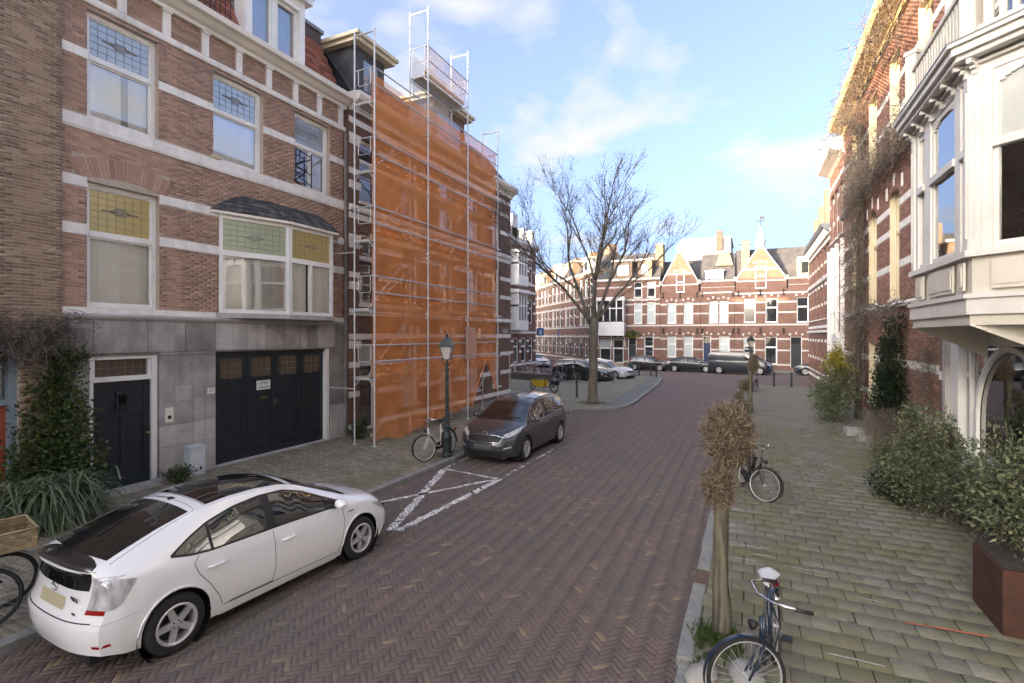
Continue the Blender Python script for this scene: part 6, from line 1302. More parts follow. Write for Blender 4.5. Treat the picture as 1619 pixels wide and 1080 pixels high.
def prius_detail(B, root, P):
    # black glass roof, spoiler, seams, aerial, badges
    A = [(1.34, y) for y in np.linspace(-.50, .50, 13)]; Bq = [(2.42, y) for y in np.linspace(-.535, .535, 13)]
    P(B.panel('glass_roof', K['blackgloss'], A, Bq, 'top', root, 1, .003, 20, 12))
    mb = MB(); rows = []
    for y in np.linspace(-.615, .615, 17):
        h = B.hit('top', .24, y); z = h[0].z; e = .13 * (abs(y) / .6) ** 3
        rows.append([(.33 + e * .5, y, z + .010), (.2 + e, y, z + .004), (.09 + e, y, z - .010), (.035 + e, y, z - .032), (.05 + e, y, z - .050), (.12 + e, y, z - .062), (.115 + e, y, 1.07)])
    mb.grid(rows); P(mb.build('spoiler', K['blackcar'], root, True, False))
    P(B.seam('roof_seam', [(1.325, -.50), (1.325, .50)], 'top', root, 1, .004)); P(B.seam('tailgate_seam', [(.30, -.63), (.8, -.575), (1.2, -.525), (1.22, -.3), (1.22, .3), (1.2, .525), (.8, .575), (.30, .63)], 'top', root, 1, .003, n=50))
    h = B.hit('top', 1.22, 0); p = h[0]; P(MB().hexa([(p.x - .04, -.02, p.z), (p.x + .05, -.02, p.z), (p.x + .05, .02, p.z), (p.x - .04, .02, p.z)], [(p.x - .03, -.008, p.z + .03), (p.x, -.008, p.z + .03), (p.x, .008, p.z + .03), (p.x - .03, .008, p.z + .03)]).path([(p.x - .01, 0, p.z + .02), (p.x - .16, 0, p.z + .075)], .006, 6).build('roof_aerial', K['trim'], root, False, False))
    for sd in (1, -1):
        P(B.panel('sill_moulding', K['trim'], [(1.42, .30), (2.0, .295)], [(1.42, .312), (2.0, .308)], 'side', root, sd, .006, 12, 2))
        P(B.panel('sill_skirt', K['whitecar'], [(1.3, .19), (3.05, .19)], [(1.3, .25), (3.05, .245)], 'side', root, sd, .018, 20, 3))
        for k, a in enumerate(B.sp['ax']):                      # arch lips
            pts = [(a + B.ra * math.cos(t), B.sp['r'] + (B.ra + .006) * math.sin(t)) for t in np.linspace(.02, math.pi - .02, 22)]; P(B.seam('arch_lip', [(x, z + .012) for x, z in pts], 'side', root, sd, .012, K['whitecar'], 0, 30))
        P(B.panel('bumper_seam', K['stone2'], [(.12, .605), (.5, .63)], [(.12, .609), (.5, .634)], 'side', root, sd, .003, 10, 1))
    # oval emblem and model lettering on the tailgate
    h = B.hit('rear', 0, .855); x = h[0].x - .008; mb = MB(); mb.path([(x, .062 * math.cos(t), .855 + .042 * math.sin(t)) for t in np.linspace(0, 2 * math.pi, 21)], .006, 5); mb.path([(x, .02 * math.cos(t), .855 + .04 * math.sin(t)) for t in np.linspace(0, 2 * math.pi, 17)], .005, 5); mb.path([(x, .045 * math.cos(t), .872 + .016 * math.sin(t)) for t in np.linspace(0, 2 * math.pi, 17)], .005, 5); P(mb.build('emblem', K['chrome'], root, True, False))
    h = B.hit('rear', -.38, .80); P(text('PRIUS', .06, (h[0].x - .006, -.40, .80), (R(90), 0, R(-90)), K['ink'], root, 'badge', 'CENTER', .002)); h = B.hit('rear', -.45, .67); P(text('HSD', .035, (h[0].x - .008, -.46, .685), (R(90), 0, R(-90)), K['ink'], root, 'badge', 'CENTER', .002))
    h = B.hit('side', 3.3, .80, -1); P(text('HYBRID', .035, (3.32, h[0].y - .005, .80), (R(90), 0, 0), K['ink'], root, 'badge', 'CENTER', .001))
    P(B.panel('rear_reflector', K['redlens'], [(-.80, .38), (-.70, .38)], [(-.80, .41), (-.70, .41)], 'rear', root, 1, .004, 4, 2)); P(MB().path([(B.hit('top', .45, 0)[0] + Vector((0, 0, .012))), (B.hit('top', .75, .05)[0] + Vector((0, 0, .012)))], .008, 5).build('rear_wiper', K['trim'], root, False, False))
    P(B.panel('bonnet_scoop', K['trim'], [(3.42, -.3), (3.42, .3)], [(3.46, -.3), (3.46, .3)], 'top', root, 1, .006, 8, 2))
hd = math.degrees(math.atan2(2.67, .18)); ra_ = Vector((-5.68, 3.53)); fa_ = Vector((-5.5, 6.2)); dirv = (fa_ - ra_).normalized(); left = Vector((-dirv.y, dirv.x)); mid = (ra_ + fa_) / 2 + left * .80
car('parked_car', 'white fastback hatchback with black glass roof parked by the left kerb', PRIUS, 'whitecar', (mid.x, mid.y), hd, detail=prius_detail)
# --- dark grey people carrier
CMAX = dict(L=4.38, W=1.83, r=.325, ax=(.80, 3.45), n=60,
 bot=[(0, .32), (.3, .24), (1.2, .2), (3, .2), (3.9, .2), (4.38, .22)],
 top=[(0, 1.12), (.08, 1.30), (.2, 1.48), (.4, 1.56), (.9, 1.61), (1.6, 1.63), (2.1, 1.60), (2.45, 1.53), (2.8, 1.37), (3.25, 1.14), (3.45, 1.065), (3.7, 1.02), (4.0, .94), (4.25, .84), (4.38, .74)],
 sh=[(0, 1.06), (.3, 1.06), (.8, 1.03), (2, .98), (3.0, .95), (3.5, .93), (3.9, .85), (4.2, .74), (4.38, .64)],
 roof=[(0, .66), (.3, .62), (1, .62), (2.0, .63), (2.5, .62), (3.2, .73), (3.5, .76), (4.0, .70), (4.38, .56)], crown=[(0, .05), (1, .07), (2.5, .07), (3.5, .05), (4.38, .05)],
 plan=[(0, .93), (.3, .97), (.8, 1), (3.2, 1), (3.8, .985), (4.15, .95), (4.38, .88)],
 rear=[(.2, .1), (.4, 0), (.7, 0), (.8, .05), (1.1, .08)], front=[(.2, .06), (.35, 0), (.5, .0), (.65, .03), (.76, .10)], rc=.14, fc=.40,
 dlo_lo=[(.45, 1.09), (1.2, 1.045), (2.2, 1.01), (3.3, .97)], dlo_hi=[(.45, 1.13), (.62, 1.36), (.9, 1.46), (1.6, 1.515), (2.1, 1.49), (2.5, 1.41), (2.9, 1.23), (3.3, .99)],
 glass=[(.52, 1.0), (1.05, 1.82), (1.93, 2.72), (2.78, 3.2)], ws=[(3.36, .74), (2.50, .59), .10], rwr=[(1.12, .60), (1.46, .54)],
 lamps=[('tail_lamp', 'redlens', 'rear', [(.62, .95), (.86, .95)], [(.60, 1.25), (.80, 1.2)]), ('head_lamp', 'lens', 'front', [(.50, .70), (.66, .72), (.86, .83)], [(.54, .79), (.68, .86), (.84, .96)]), ('fog_lamp', 'lens', 'front', [(.56, .42), (.74, .46)], [(.58, .46), (.76, .51)])],
 seams=[[(1.0, 1.03), (1.02, .8), (1.15, .5), (1.25, .3)], [(1.9, 1.01), (1.92, .6), (1.88, .3)], [(3.0, .97), (3.04, .6), (2.98, .3)]], handles=[(1.2, .90), (2.05, .87)], mirror=(2.95, 1.0, 'greycar'),
 extra=[('grille', 'trim', [(-.44, .60), (.44, .60)], [(-.50, .72), (-.3, .76), (.3, .76), (.50, .72)], 'front'), ('lower_grille', 'trim', [(-.50, .24), (.50, .24)], [(-.58, .38), (.58, .38)], 'front'), ('front_number_plate', 'plateg', [(-.26, .43), (.26, .43)], [(-.26, .54), (.26, .54)], 'front')], lines=[([(-.6, .30), (0, .285), (.6, .30)], 'front', .010)])
def cmax_detail(B, root, P):
    P(B.seam('grille_surround', [(-.48, .60), (.48, .60), (.54, .73), (.3, .775), (-.3, .775), (-.54, .73), (-.48, .60)], 'front', root, 1, .010, K['chrome'], 0, 60))
    h = B.hit('front', 0, .82); x = h[0].x + .006; mb = MB(); mb.path([(x - .02 * math.sin(t), .075 * math.cos(t), .82 + .03 * math.sin(t)) for t in np.linspace(0, 2 * math.pi, 21)], .006, 5); P(mb.build('emblem', K['chrome'], root, True, False))
    for sd in (1, -1):
        P(B.seam('roof_rail', [(.5, sd * .60), (2.2, sd * .60)], 'top', root, 1, .016, K['chrome'] if False else K['greycar'], .012)); P(B.seam('bonnet_crease', [(3.45, sd * .62), (4.0, sd * .5), (4.2, sd * .38)], 'top', root, 1, .005, K['greycar'], 0))
        P(B.seam('belt_chrome', [(x, ip(CMAX['dlo_lo'], x)) for x in np.linspace(.5, 3.25, 12)], 'side', root, sd, .007, K['chrome'])); P(B.seam('sill_line', [(1.2, .28), (3.05, .28)], 'side', root, sd, .01, K['trim']))
        P(B.seam('wiper', [(3.30, sd * .1), (3.22, sd * .6)], 'top', root, 1, .008, K['trim'], .012))
    P(B.panel('bonnet_seam', K['trim'], [(4.17, -.5), (4.2, 0), (4.17, .5)], [(4.175, -.5), (4.205, 0), (4.175, .5)], 'top', root, 1, .003, 14, 1))
car('parked_car', 'dark grey people carrier facing the camera beside the lamp post', CMAX, 'greycar', (-6.44, 14.31), -90.8, detail=cmax_detail)
# --- distant cars
def vary(base, L=None, H=None, W=None, drop=()):
    s = {k: v for k, v in base.items()}; kl = (L or base['L']) / base['L']; H0 = max(z for _, z in base['top']); kh = (H or H0) / H0; kw = (W or base['W']) / base['W']
    for k in ('bot', 'top', 'sh', 'dlo_lo', 'dlo_hi'): s[k] = [(x * kl, z if k == 'bot' else z * kh) for x, z in base[k]]
    for k in ('roof', 'crown', 'plan'): s[k] = [(x * kl, y * (kw if k == 'roof' else 1)) for x, y in base[k]]
    for k in ('rear', 'front'): s[k] = [(z * kh, v) for z, v in base[k]]
    s['L'] = base['L'] * kl; s['W'] = base['W'] * kw; s['ax'] = tuple(a * kl for a in base['ax']); s['glass'] = [(a * kl, b * kl) for a, b in base['glass']]; w_ = base['ws']; s['ws'] = [(w_[0][0] * kl, w_[0][1] * kw), (w_[1][0] * kl, w_[1][1] * kw), w_[2]]
    if 'rwr' in s: s['rwr'] = [(z * kh, h * kw) for z, h in base['rwr']]
    if 'rwt' in s: (a, b), (c, d), e = base['rwt']; s['rwt'] = [(a * kl, b * kw), (c * kl, d * kw), e]
    s['lamps'] = [(n_, m_, v, [(a * (kl if v == 'side' else kw), z * kh) for a, z in A], [(a * (kl if v == 'side' else kw), z * kh) for a, z in B_]) for n_, m_, v, A, B_ in base['lamps']]
    s['extra'] = [(n_, m_, [(a * kw, z * kh) for a, z in A], [(a * kw, z * kh) for a, z in B_], v) for n_, m_, A, B_, v in base.get('extra', ())]
    s['seams'] = [[(x * kl, z * kh) for x, z in q] for q in base.get('seams', ())]; s['handles'] = [(x * kl, z * kh) for x, z in base.get('handles', ())]; mi = base['mirror']; s['mirror'] = (mi[0] * kl, mi[1] * kh, mi[2]); s['lines'] = (); s['n'] = 40; return s
SUV = vary(CMAX, 4.70, 1.67, 1.9); SUV['r'] = .365; SUV['lamps'] = [l for l in SUV['lamps'] if l[0] != 'tail_lamp'] + [('tail_lamp', 'redlens', 'rear', [(.72, 1.0), (.90, 1.0)], [(.66, 1.45), (.78, 1.42)]), ('tail_lamp', 'redlens', 'side', [(.05, 1.02), (.3, 1.04)], [(.1, 1.42), (.3, 1.2)])]
SEDAN = vary(PRIUS, 4.65, 1.44, 1.8); SEDAN['extra'] = SEDAN['extra'][1:]
WAGON = vary(CMAX, 4.6, 1.50, 1.8)
HATCH = vary(CMAX, 4.05, 1.48, 1.75)
VAN = dict(CMAX, L=5.3, W=1.95, r=.34, ax=(1.0, 4.3), n=50, bot=[(0, .35), (1, .3), (4.6, .25), (5.3, .25)], top=[(0, 1.75), (.05, 1.88), (.15, 1.93), (1, 1.96), (3, 1.96), (3.5, 1.93), (3.8, 1.82), (4.4, 1.38), (4.65, 1.24), (5.0, 1.1), (5.2, .98), (5.3, .85)],
 sh=[(0, 1.2), (3, 1.18), (4.2, 1.14), (4.7, 1.08), (5.1, .9), (5.3, .75)], roof=[(0, .82), (3.4, .82), (3.8, .78), (4.5, .84), (4.8, .80), (5.3, .6)], crown=[(0, .06), (3.5, .06), (5.3, .06)], plan=[(0, .97), (.3, .99), (1, 1), (4.4, 1), (4.9, .97), (5.3, .88)],
 rear=[(.2, .05), (.5, 0), (1.9, .08)], front=[(.2, .05), (.5, 0), (.8, .06), (1, .1)], rc=.06, fc=.35, dlo_lo=[(3.05, 1.24), (4.45, 1.18)], dlo_hi=[(3.05, 1.72), (3.5, 1.74), (3.75, 1.66), (4.45, 1.2)], glass=[(3.12, 3.95), (4.0, 4.3)], ws=[(4.5, .80), (3.82, .70), .12], rwr=[(1.3, .7), (1.75, .68)],
 lamps=[('tail_lamp', 'redlens', 'rear', [(.78, 1.0), (.9, 1.0)], [(.78, 1.5), (.88, 1.5)]), ('head_lamp', 'lens', 'front', [(.55, .80), (.88, .85)], [(.58, .92), (.86, 1.0)])], seams=[[(3.0, 1.7), (3.0, .4)], [(4.1, 1.15), (4.1, .4)], [(1.7, 1.7), (1.7, .4)]], handles=[(3.15, 1.0)], mirror=(4.1, 1.2, 'trim'), extra=[('grille', 'trim', [(-.5, .62), (.5, .62)], [(-.55, .78), (.55, .78)], 'front')], lines=())
g_ = 'cars parked round the far corner'
car('parked_car', 'black estate car side-on behind the bare tree trunk', SUV, 'blackcar', (-11.5, 37.55), -10, g_)
car('parked_car', 'silver estate car parked behind the black estate', WAGON, 'silvercar', (-10.4, 40.6), -22, g_)
car('parked_car', 'white saloon showing only its roof behind the silver estate', SEDAN, 'whitecar', (-12.0, 43.9), -25, g_)
car('parked_car', 'black hatchback parked before the oriel house', HATCH, 'blackcar', (-9.0, 51.6), -4, g_)
car('parked_car', 'low black saloon parked left of the dark van', SEDAN, 'blackcar', (-5.0, 51.3), -4, g_)
car('parked_van', 'long dark panel van parked before the blue door', VAN, 'navycar', (-.75, 50.3), -6, g_)
car('parked_car', 'dark hatchback at the end of the row half hidden by the golden shrub', HATCH, 'navycar', (5.6, 51.0), 176, g_)
car('parked_car', 'small white car parked by the ornate white house', HATCH, 'whitecar', (-21.2, 52.5), -50, g_)
# ---------------------------------------------------------------- bicycles
def bike(name, label, pos, heading, paint='bikeblack', steer=0, lean=0, group=None, saddle='leather', rim='alloy', crate=False, bag=False, rack=True, guard='trim', rw=.345, cat='bicycle', fsteer=None):
    root = empty(name, (pos[0], pos[1], pos[2] if len(pos) > 2 else PZ), 0, label, cat, group); root.rotation_euler = (R(lean), 0, R(heading)); p = K[paint]; px = .93
    def wheel(x, par):
        w_ = bpy.data.objects.new('wheel', None); COL.objects.link(w_); w_.parent = par; w_.location = (x, 0, rw)
        MB().path([(rw * .965 * math.cos(t), 0, rw * .965 * math.sin(t)) for t in np.linspace(0, 2 * math.pi, 41)], .0195, 8, False).build('tyre', K['rubber'], w_, True, False)
        MB().path([(rw * .905 * math.cos(t), 0, rw * .905 * math.sin(t)) for t in np.linspace(0, 2 * math.pi, 41)], .0115, 6, False).build('rim', K[rim], w_, True, False)
        mb = MB(); mb.path([(0, -.05, 0), (0, .05, 0)], .022, 8)
        for k in range(28):
            a = 2 * math.pi * k / 28; b = a + (.35 if k % 2 else -.35); y = .03 if k % 4 < 2 else -.03; mb.path([(.02 * math.cos(b), y, .02 * math.sin(b)), (rw * .9 * math.cos(a), 0, rw * .9 * math.sin(a))], .0016, 3, False)
        mb.build('spokes', K['steel'], w_, False, False); return w_
    wheel(0, root)
    f = bpy.data.objects.new('steering', None); COL.objects.link(f); f.parent = root; f.location = (px, 0, 0); f.rotation_euler = (0, 0, R(steer))
    wheel(1.09 - px, f)
    mb = MB(); mb.path([(.43, 0, .29), (.35, 0, .60), (.31, 0, .86)], .017, 8); mb.path([(.90, 0, .86), (.935, 0, .64)], .02, 8)
    mb.path([(.935, 0, .66), (.80, 0, .45), (.62, 0, .33), (.43, 0, .29)], .017, 8); mb.path([(.91, 0, .78), (.74, 0, .55), (.55, 0, .44), (.38, 0, .46)], .014, 8)
    for s_ in (-.055, .055): mb.path([(.43, s_ * .5, .29), (.0, s_, rw)], .010, 6); mb.path([(.33, s_ * .3, .74), (.0, s_, rw)], .009, 6)
    mb.build('frame', p, root, True, False)
    MB().path([(.32, 0, .82), (.30, 0, .93)], .013, 8).build('seat_post', K['chrome'], root, True, False)
    mb = MB(); rows = []
    for t in np.linspace(0, 1, 9):
        x = .14 + t * .28; hw_ = .10 * (1 - t) ** .8 + .025; hw_ *= min(1, .35 + t * 4); rows.append([(x, hw_ * math.cos(a), .955 + .03 * math.sin(a) * (1 if math.sin(a) > 0 else .9) + .012 * (1 - t)) for a in np.linspace(0, 2 * math.pi, 13)])
    mb.grid(rows); mb.poly(rows[0][:-1]); mb.poly(rows[-1][:-1]); mb.build('saddle', K[saddle], root, True, False)
    if guard:
        for par, x, a0, a1 in ((root, 0, R(5), R(195)), (f, 1.09 - px, R(-20), R(150))):
            g = MB(); r_ = rw + .03; rows = [[(x + r_ * math.cos(t), y, rw + (r_ - abs(y) * .25) * math.sin(t)) for y in (-.028, -.012, .012, .028)] for t in np.linspace(a0, a1, 22)]; g.grid(rows); g.build('mudguard', K[guard], par, True, False)
    mb = MB(); mb.prism([(-.02, .33), (.0, .29), (.42, .20), (.55, .22), (.57, .30), (.53, .38), (.42, .39), (.0, .40)], 0, .035); mb.v = [(a, -.03 - c, b) for a, b, c in mb.v]; mb.build('chain_case', K['trim'], root, False, False)
    mb = MB(); mb.path([(.43, -.09, .29), (.43, .09, .29)], .02, 8)
    for s_, g in ((-1, 1), (1, -1)): mb.path([(.43, s_ * .085, .29), (.43 + g * .1, s_ * .09, .29 - g * .12)], .009, 6); mb.box(.43 + g * .1 - .045, .43 + g * .1 + .045, s_ * .10, s_ * .19, .29 - g * .12 - .012, .29 - g * .12 + .012)
    mb.build('pedals', K['trim'], root, False, False)
    if rack:
        mb = MB()
        for s_ in (-.06, -.02, .02, .06): mb.path([(.22, s_, .73), (-.22, s_, .73)], .005, 5)
        for s_ in (-.06, .06): mb.path([(-.05, s_, .73), (0, s_, rw)], .005, 5)
        mb.path([(-.22, -.06, .73), (-.22, .06, .73)], .005, 5); mb.build('rear_rack', K['trim'], root, False, False); MB().box(-.42 + .02, -.40 + .04, -.03, .03, .60, .66).build('rear_lamp', K['redlens'], root, False, False)
    mb = MB()
    for s_ in (-.05, .05): mb.path([(0, s_ * .8, .64), (.06, s_, .5), (1.09 - px, s_, rw)], .011, 6)
    mb.path([(0, 0, .62), (-.03, 0, .86)], .018, 8); mb.build('fork', p, f, True, False)
    mb = MB(); mb.path([(-.03, 0, .85), (-.045, 0, 1.03), (.0, 0, 1.06)], .012, 8)
    mb.path([(-.28, -.29, 1.03), (-.16, -.28, 1.06), (-.02, -.2, 1.08), (.02, 0, 1.065), (-.02, .2, 1.08), (-.16, .28, 1.06), (-.28, .29, 1.03)], .0115, 8); mb.build('handlebar', K['chrome'], f, True, False)
    for s_ in (-1, 1): MB().path([(-.30, s_ * .29, 1.025), (-.16, s_ * .281, 1.058)], .018, 8).build('grip', K['leather'], f, True, False)
    mb = MB().lathe([(0, .0), (.045, 0), (.04, -.04), (.015, -.07), (0, -.07)], 12, (.10, 0, .80), 'x'); mb.build('head_lamp', K['trim'], f, True, False); MB().path([(-.05, .2, 1.1), (-.05, .2, 1.13)], .028, 8).build('bell', K['chrome'], f, True, False)
    if crate:
        c = bpy.data.objects.new('crate', None); COL.objects.link(c); c.parent = f; c.location = (.22, 0, .78); sx, sy, h = .20, .26, .24
        MB().box(-sx, sx, -sy, sy, 0, .02).build('crate_floor', K['wicker'], c, False, False)
        V, F = [], []
        def strip(a, b, z0, z1, wob):
            n0 = len(V); nx, ny = (b[1] - a[1]), -(b[0] - a[0]); l = math.hypot(nx, ny); nx, ny = nx / l, ny / l
            for q in (0, 1): 
                e = .006 if (wob + q) % 2 else -.004; P_ = b if q else a; V.extend([(P_[0] + nx * e, P_[1] + ny * e, z0), (P_[0] + nx * e, P_[1] + ny * e, z1)])
            F.append((n0, n0 + 2, n0 + 3, n0 + 1))
        for k in range(7):
            z0 = .02 + k * .03
            for a, b in (((-sx, -sy), (sx, -sy)), ((sx, -sy), (sx, sy)), ((sx, sy), (-sx, sy)), ((-sx, sy), (-sx, -sy))):
                for j in range(8): strip((a[0] + (b[0] - a[0]) * j / 8, a[1] + (b[1] - a[1]) * j / 8), (a[0] + (b[0] - a[0]) * (j + 1) / 8, a[1] + (b[1] - a[1]) * (j + 1) / 8), z0, z0 + .026, j + k)
        link('crate_weave', npmesh('crate_weave', V, F, K['wicker']), c)
        mb = MB(); mb.path([(-sx, -sy, h), (sx, -sy, h), (sx, sy, h), (-sx, sy, h), (-sx, -sy, h)], .016, 6); mb.build('crate_rim', K['wicker'], c, True, False)
    if bag: mb = MB(); mb.prism([(-.14, .40), (.14, .40), (.16, .72), (-.16, .72)], -.05, .05); mb.v = [(a - .02, .12 + c, b) for a, b, c in mb.v]; mb.build('pannier_bag', K['leather'], root, False, False)
    return root
g_ = 'bicycles parked in the street'
bike('bicycle', 'dark blue city bicycle with silver saddle cover, nearest the camera', (.25, 5.97), -97, 'bikeblue', -58, 3, g_, 'plasticcover', guard='bikeblue')
bike('bicycle', 'black bicycle with side bag leaning behind the pollard tree', (-.18, 12.55), -74, 'bikeblack', 42, -12, g_, bag=True)
b3 = bike('bicycle', 'worn pale city bicycle leaning against the green lamp post', (-7.74, 12.52), -92, 'cream', -24, 8, g_, saddle='trim')
bike('bicycle', 'black bicycle carrying a wicker crate in front, behind the white hatchback', (-8.42, 1.98), 88, 'bikeblack', -8, 5, g_, crate=True, rim='trim')
bike('bicycle', 'bicycle at the left picture edge with only its front tyre showing', (-8.02, 1.66), 84, 'bikeblack', -12, -4, g_, rim='trim')
for k, (x, y, hd_, lab) in enumerate(((-13.7, 35.6, 60, 'leftmost of the dark bicycles standing behind the yellow cargo bicycle'), (-12.9, 35.2, 75, 'middle of the dark bicycles standing behind the yellow cargo bicycle'), (-12.2, 34.9, 50, 'rightmost of the dark bicycles standing behind the yellow cargo bicycle'), (.35, 33.6, 95, 'bicycle leaning on the farther lamp post at right'))):
    c = copy_tree(b3); c.location = (x, y, PZ); c.rotation_euler = (R(5), 0, R(hd_)); c['label'] = lab
    for o in c.children:
        if o.name.startswith('frame'): o.data = o.data.copy(); o.data.materials[0] = K['bikeblack']
for k, (x, y) in enumerate(((-16.2, 36.4), (-15.6, 36.2), (-14.9, 36.3), (-16.9, 36.6))):
    c = copy_tree(b3); c.location = (x, y, PZ); c.rotation_euler = (R(5), 0, R(80 + k * 9)); c['label'] = ('second', 'third', 'fourth', 'first')[k] + ' bicycle from the left in the rack behind the low wall'
# yellow long-john cargo bike
cbk = empty('cargo_bicycle', (-10.35, 28.15, PZ), R(151.6), 'yellow-boxed cargo bicycle parked beyond the grey car', 'cargo bicycle', g_)
def cw(x, r):
    w_ = bpy.data.objects.new('wheel', None); COL.objects.link(w_); w_.parent = cbk; w_.location = (x, 0, r)
    MB().path([(r * .95 * math.cos(t), 0, r * .95 * math.sin(t)) for t in np.linspace(0, 2 * math.pi, 33)], .028, 8, False).build('tyre', K['rubber'], w_, True, False); mb = MB(); mb.path([(r * .85 * math.cos(t), 0, r * .85 * math.sin(t)) for t in np.linspace(0, 2 * math.pi, 33)], .014, 6, False); mb.path([(0, -.05, 0), (0, .05, 0)], .04, 8)
    for k in range(18): a = 2 * math.pi * k / 18; mb.path([(0, 0, 0), (r * .85 * math.cos(a), 0, r * .85 * math.sin(a))], .003, 3, False)
    mb.build('rim', K['trim'], w_, False, False)
cw(0, .35); cw(2.0, .25)
mb = MB(); mb.path([(0, .05, .35), (.45, 0, .30), (.8, 0, .25), (1.6, 0, .25), (1.85, 0, .55)], .025, 8); mb.path([(.45, 0, .3), (.3, 0, .88)], .02, 8); mb.path([(.85, 0, .3), (.75, 0, .9)], .02, 8); mb.path([(.35, 0, .68), (.78, 0, .75)], .02, 8); mb.path([(0, .05, .35), (.35, 0, .65)], .014, 6); mb.path([(1.85, 0, .6), (2.0, .05, .25)], .018, 6); mb.build('frame', K['bikeblack'], cbk, True, False)
mb = MB(); mb.hexa([(.88, -.22, .28), (1.65, -.18, .28), (1.65, .18, .28), (.88, .22, .28)], [(.80, -.31, .72), (1.85, -.24, .66), (1.85, .24, .66), (.80, .31, .72)]); mb.build('cargo_box', K['cargoyellow'], cbk); MB().hexa([(.80, -.32, .72), (1.86, -.25, .66), (1.86, .25, .66), (.80, .32, .72)], [(.80, -.30, .76), (1.84, -.24, .70), (1.84, .24, .70), (.80, .30, .76)]).build('box_cover', K['trim'], cbk)
mb = MB(); mb.path([(.75, 0, .85), (.72, 0, 1.08)], .014, 6); mb.path([(.55, -.28, 1.08), (.72, -.1, 1.1), (.72, .1, 1.1), (.55, .28, 1.08)], .014, 6); mb.build('handlebar', K['trim'], cbk); mb = MB(); mb.hexa([(.14, -.09, .90), (.40, -.03, .91), (.40, .03, .91), (.14, .09, .90)], [(.15, -.08, .95), (.38, -.02, .95), (.38, .02, .95), (.15, .08, .95)]); mb.build('saddle', K['leather'], cbk); MB().box(-.3, .1, -.16, .16, .45, .72).build('pannier_bag', K['trim'], cbk)
# ---------------------------------------------------------------- lamp posts, bollards, signs
def lamp(label, x, y, h=3.5):
    r = empty('street_lamp', (x, y, PZ), 0, label, 'lamp post', 'old-fashioned street lamps')
    MB().lathe([(.0, 0), (.15, 0), (.15, .08), (.12, .12), (.125, .5), (.135, .52), (.135, .58), (.10, .64), (.095, .82), (.11, .85), (.07, .92)], 14, (0, 0, 0)).build('base', K['lampgreen'], r, auto=30)
    MB().lathe([(.07, .9), (.058, 1.1), (.045, h - 1.35), (.06, h - 1.33), (.06, h - 1.28), (.045, h - 1.26), (.042, h - 1.15), (.062, h - 1.13), (.062, h - 1.09), (.035, h - 1.05), (.03, h - .85)], 12).build('post', K['lampgreen'], r, auto=30)
    mb = MB()
    for s_ in (-1, 1): mb.path([(0, 0, h - .98), (s_ * .09, 0, h - .95), (s_ * .17, 0, h - .90), (s_ * .19, 0, h - .85), (s_ * .16, 0, h - .82)], .012, 6); mb.path([(0, 0, h - 1.02), (s_ * .07, 0, h - .99), (s_ * .10, 0, h - .93)], .010, 6)
    mb.build('scroll_arm', K['lampgreen'], r, True, False)
    lt = bpy.data.objects.new('lantern', None); COL.objects.link(lt); lt.parent = r; lt.location = (0, 0, h - .84); lt.rotation_euler = (0, 0, R(20)); b, t, H_ = .085, .165, .36
    MB().hexa([(-b, -b, .02), (b, -b, .02), (b, b, .02), (-b, b, .02)], [(-t, -t, H_), (t, -t, H_), (t, t, H_), (-t, t, H_)]).build('lantern_glass', K['lampglass'], lt)
    mb = MB(); mb.box(-b - .015, b + .015, -b - .015, b + .015, 0, .025)
    for sx in (-1, 1):
        for sy in (-1, 1): mb.path([(sx * b, sy * b, .02), (sx * t, sy * t, H_)], .011, 4)
    mb.box(-t - .03, t + .03, -t - .03, t + .03, H_, H_ + .03); mb.hexa([(-t - .02, -t - .02, H_ + .03), (t + .02, -t - .02, H_ + .03), (t + .02, t + .02, H_ + .03), (-t - .02, t + .02, H_ + .03)], [(-.10, -.10, H_ + .21), (.10, -.10, H_ + .21), (.10, .10, H_ + .21), (-.10, .10, H_ + .21)])
    mb.hexa([(-.10, -.10, H_ + .21), (.10, -.10, H_ + .21), (.10, .10, H_ + .21), (-.10, .10, H_ + .21)], [(-.04, -.04, H_ + .27), (.04, -.04, H_ + .27), (.04, .04, H_ + .27), (-.04, .04, H_ + .27)]); mb.lathe([(.0, H_ + .27), (.035, H_ + .28), (.04, H_ + .32), (.012, H_ + .36), (.0, H_ + .40)], 8); mb.build('lantern_cap', K['lampgreen'], lt); return r
lamp('dark green lantern post with a pale bicycle against it', -7.56, 12.05, 3.52); lamp('farther lantern post standing beside the small pollard tree', .07, 33.5, 3.5)
bd = None
for k, (x, y, lab) in enumerate(((-8.46, 26.57, 'dark bollard standing alone left of the bare tree'), (-12.3, 36.1, 'dark bollard at the rear wheel of the black estate car'), (-10.7, 36.0, 'dark bollard at the front wheel of the black estate car'), (-8.75, 41.0, 'dark bollard in front of the silver estate car'), (-7.35, 43.0, 'left bollard of the pair at the corner kerb'), (-6.75, 42.0, 'right bollard of the pair at the corner kerb'), (-8.3, 42.9, 'dark bollard beside the green litter bin'), (1.45, 37.7, 'left bollard at the end of the right pavement'), (2.48, 37.9, 'right bollard at the end of the right pavement'))):
    if bd is None:
        bd = empty('bollard'); MB().lathe([(0, 0), (.085, 0), (.085, .05), (.065, .08), (.055, .78), (.07, .80), (.07, .84), (.05, .87), (.052, .92), (.03, .95), (0, .96)], 12).build('post', K['lampgreen'], bd, auto=30); o = bd
    else: o = copy_tree(bd)
    o.location = (x, y, PZ); tag(o, lab, 'bollard', 'cast iron bollards')
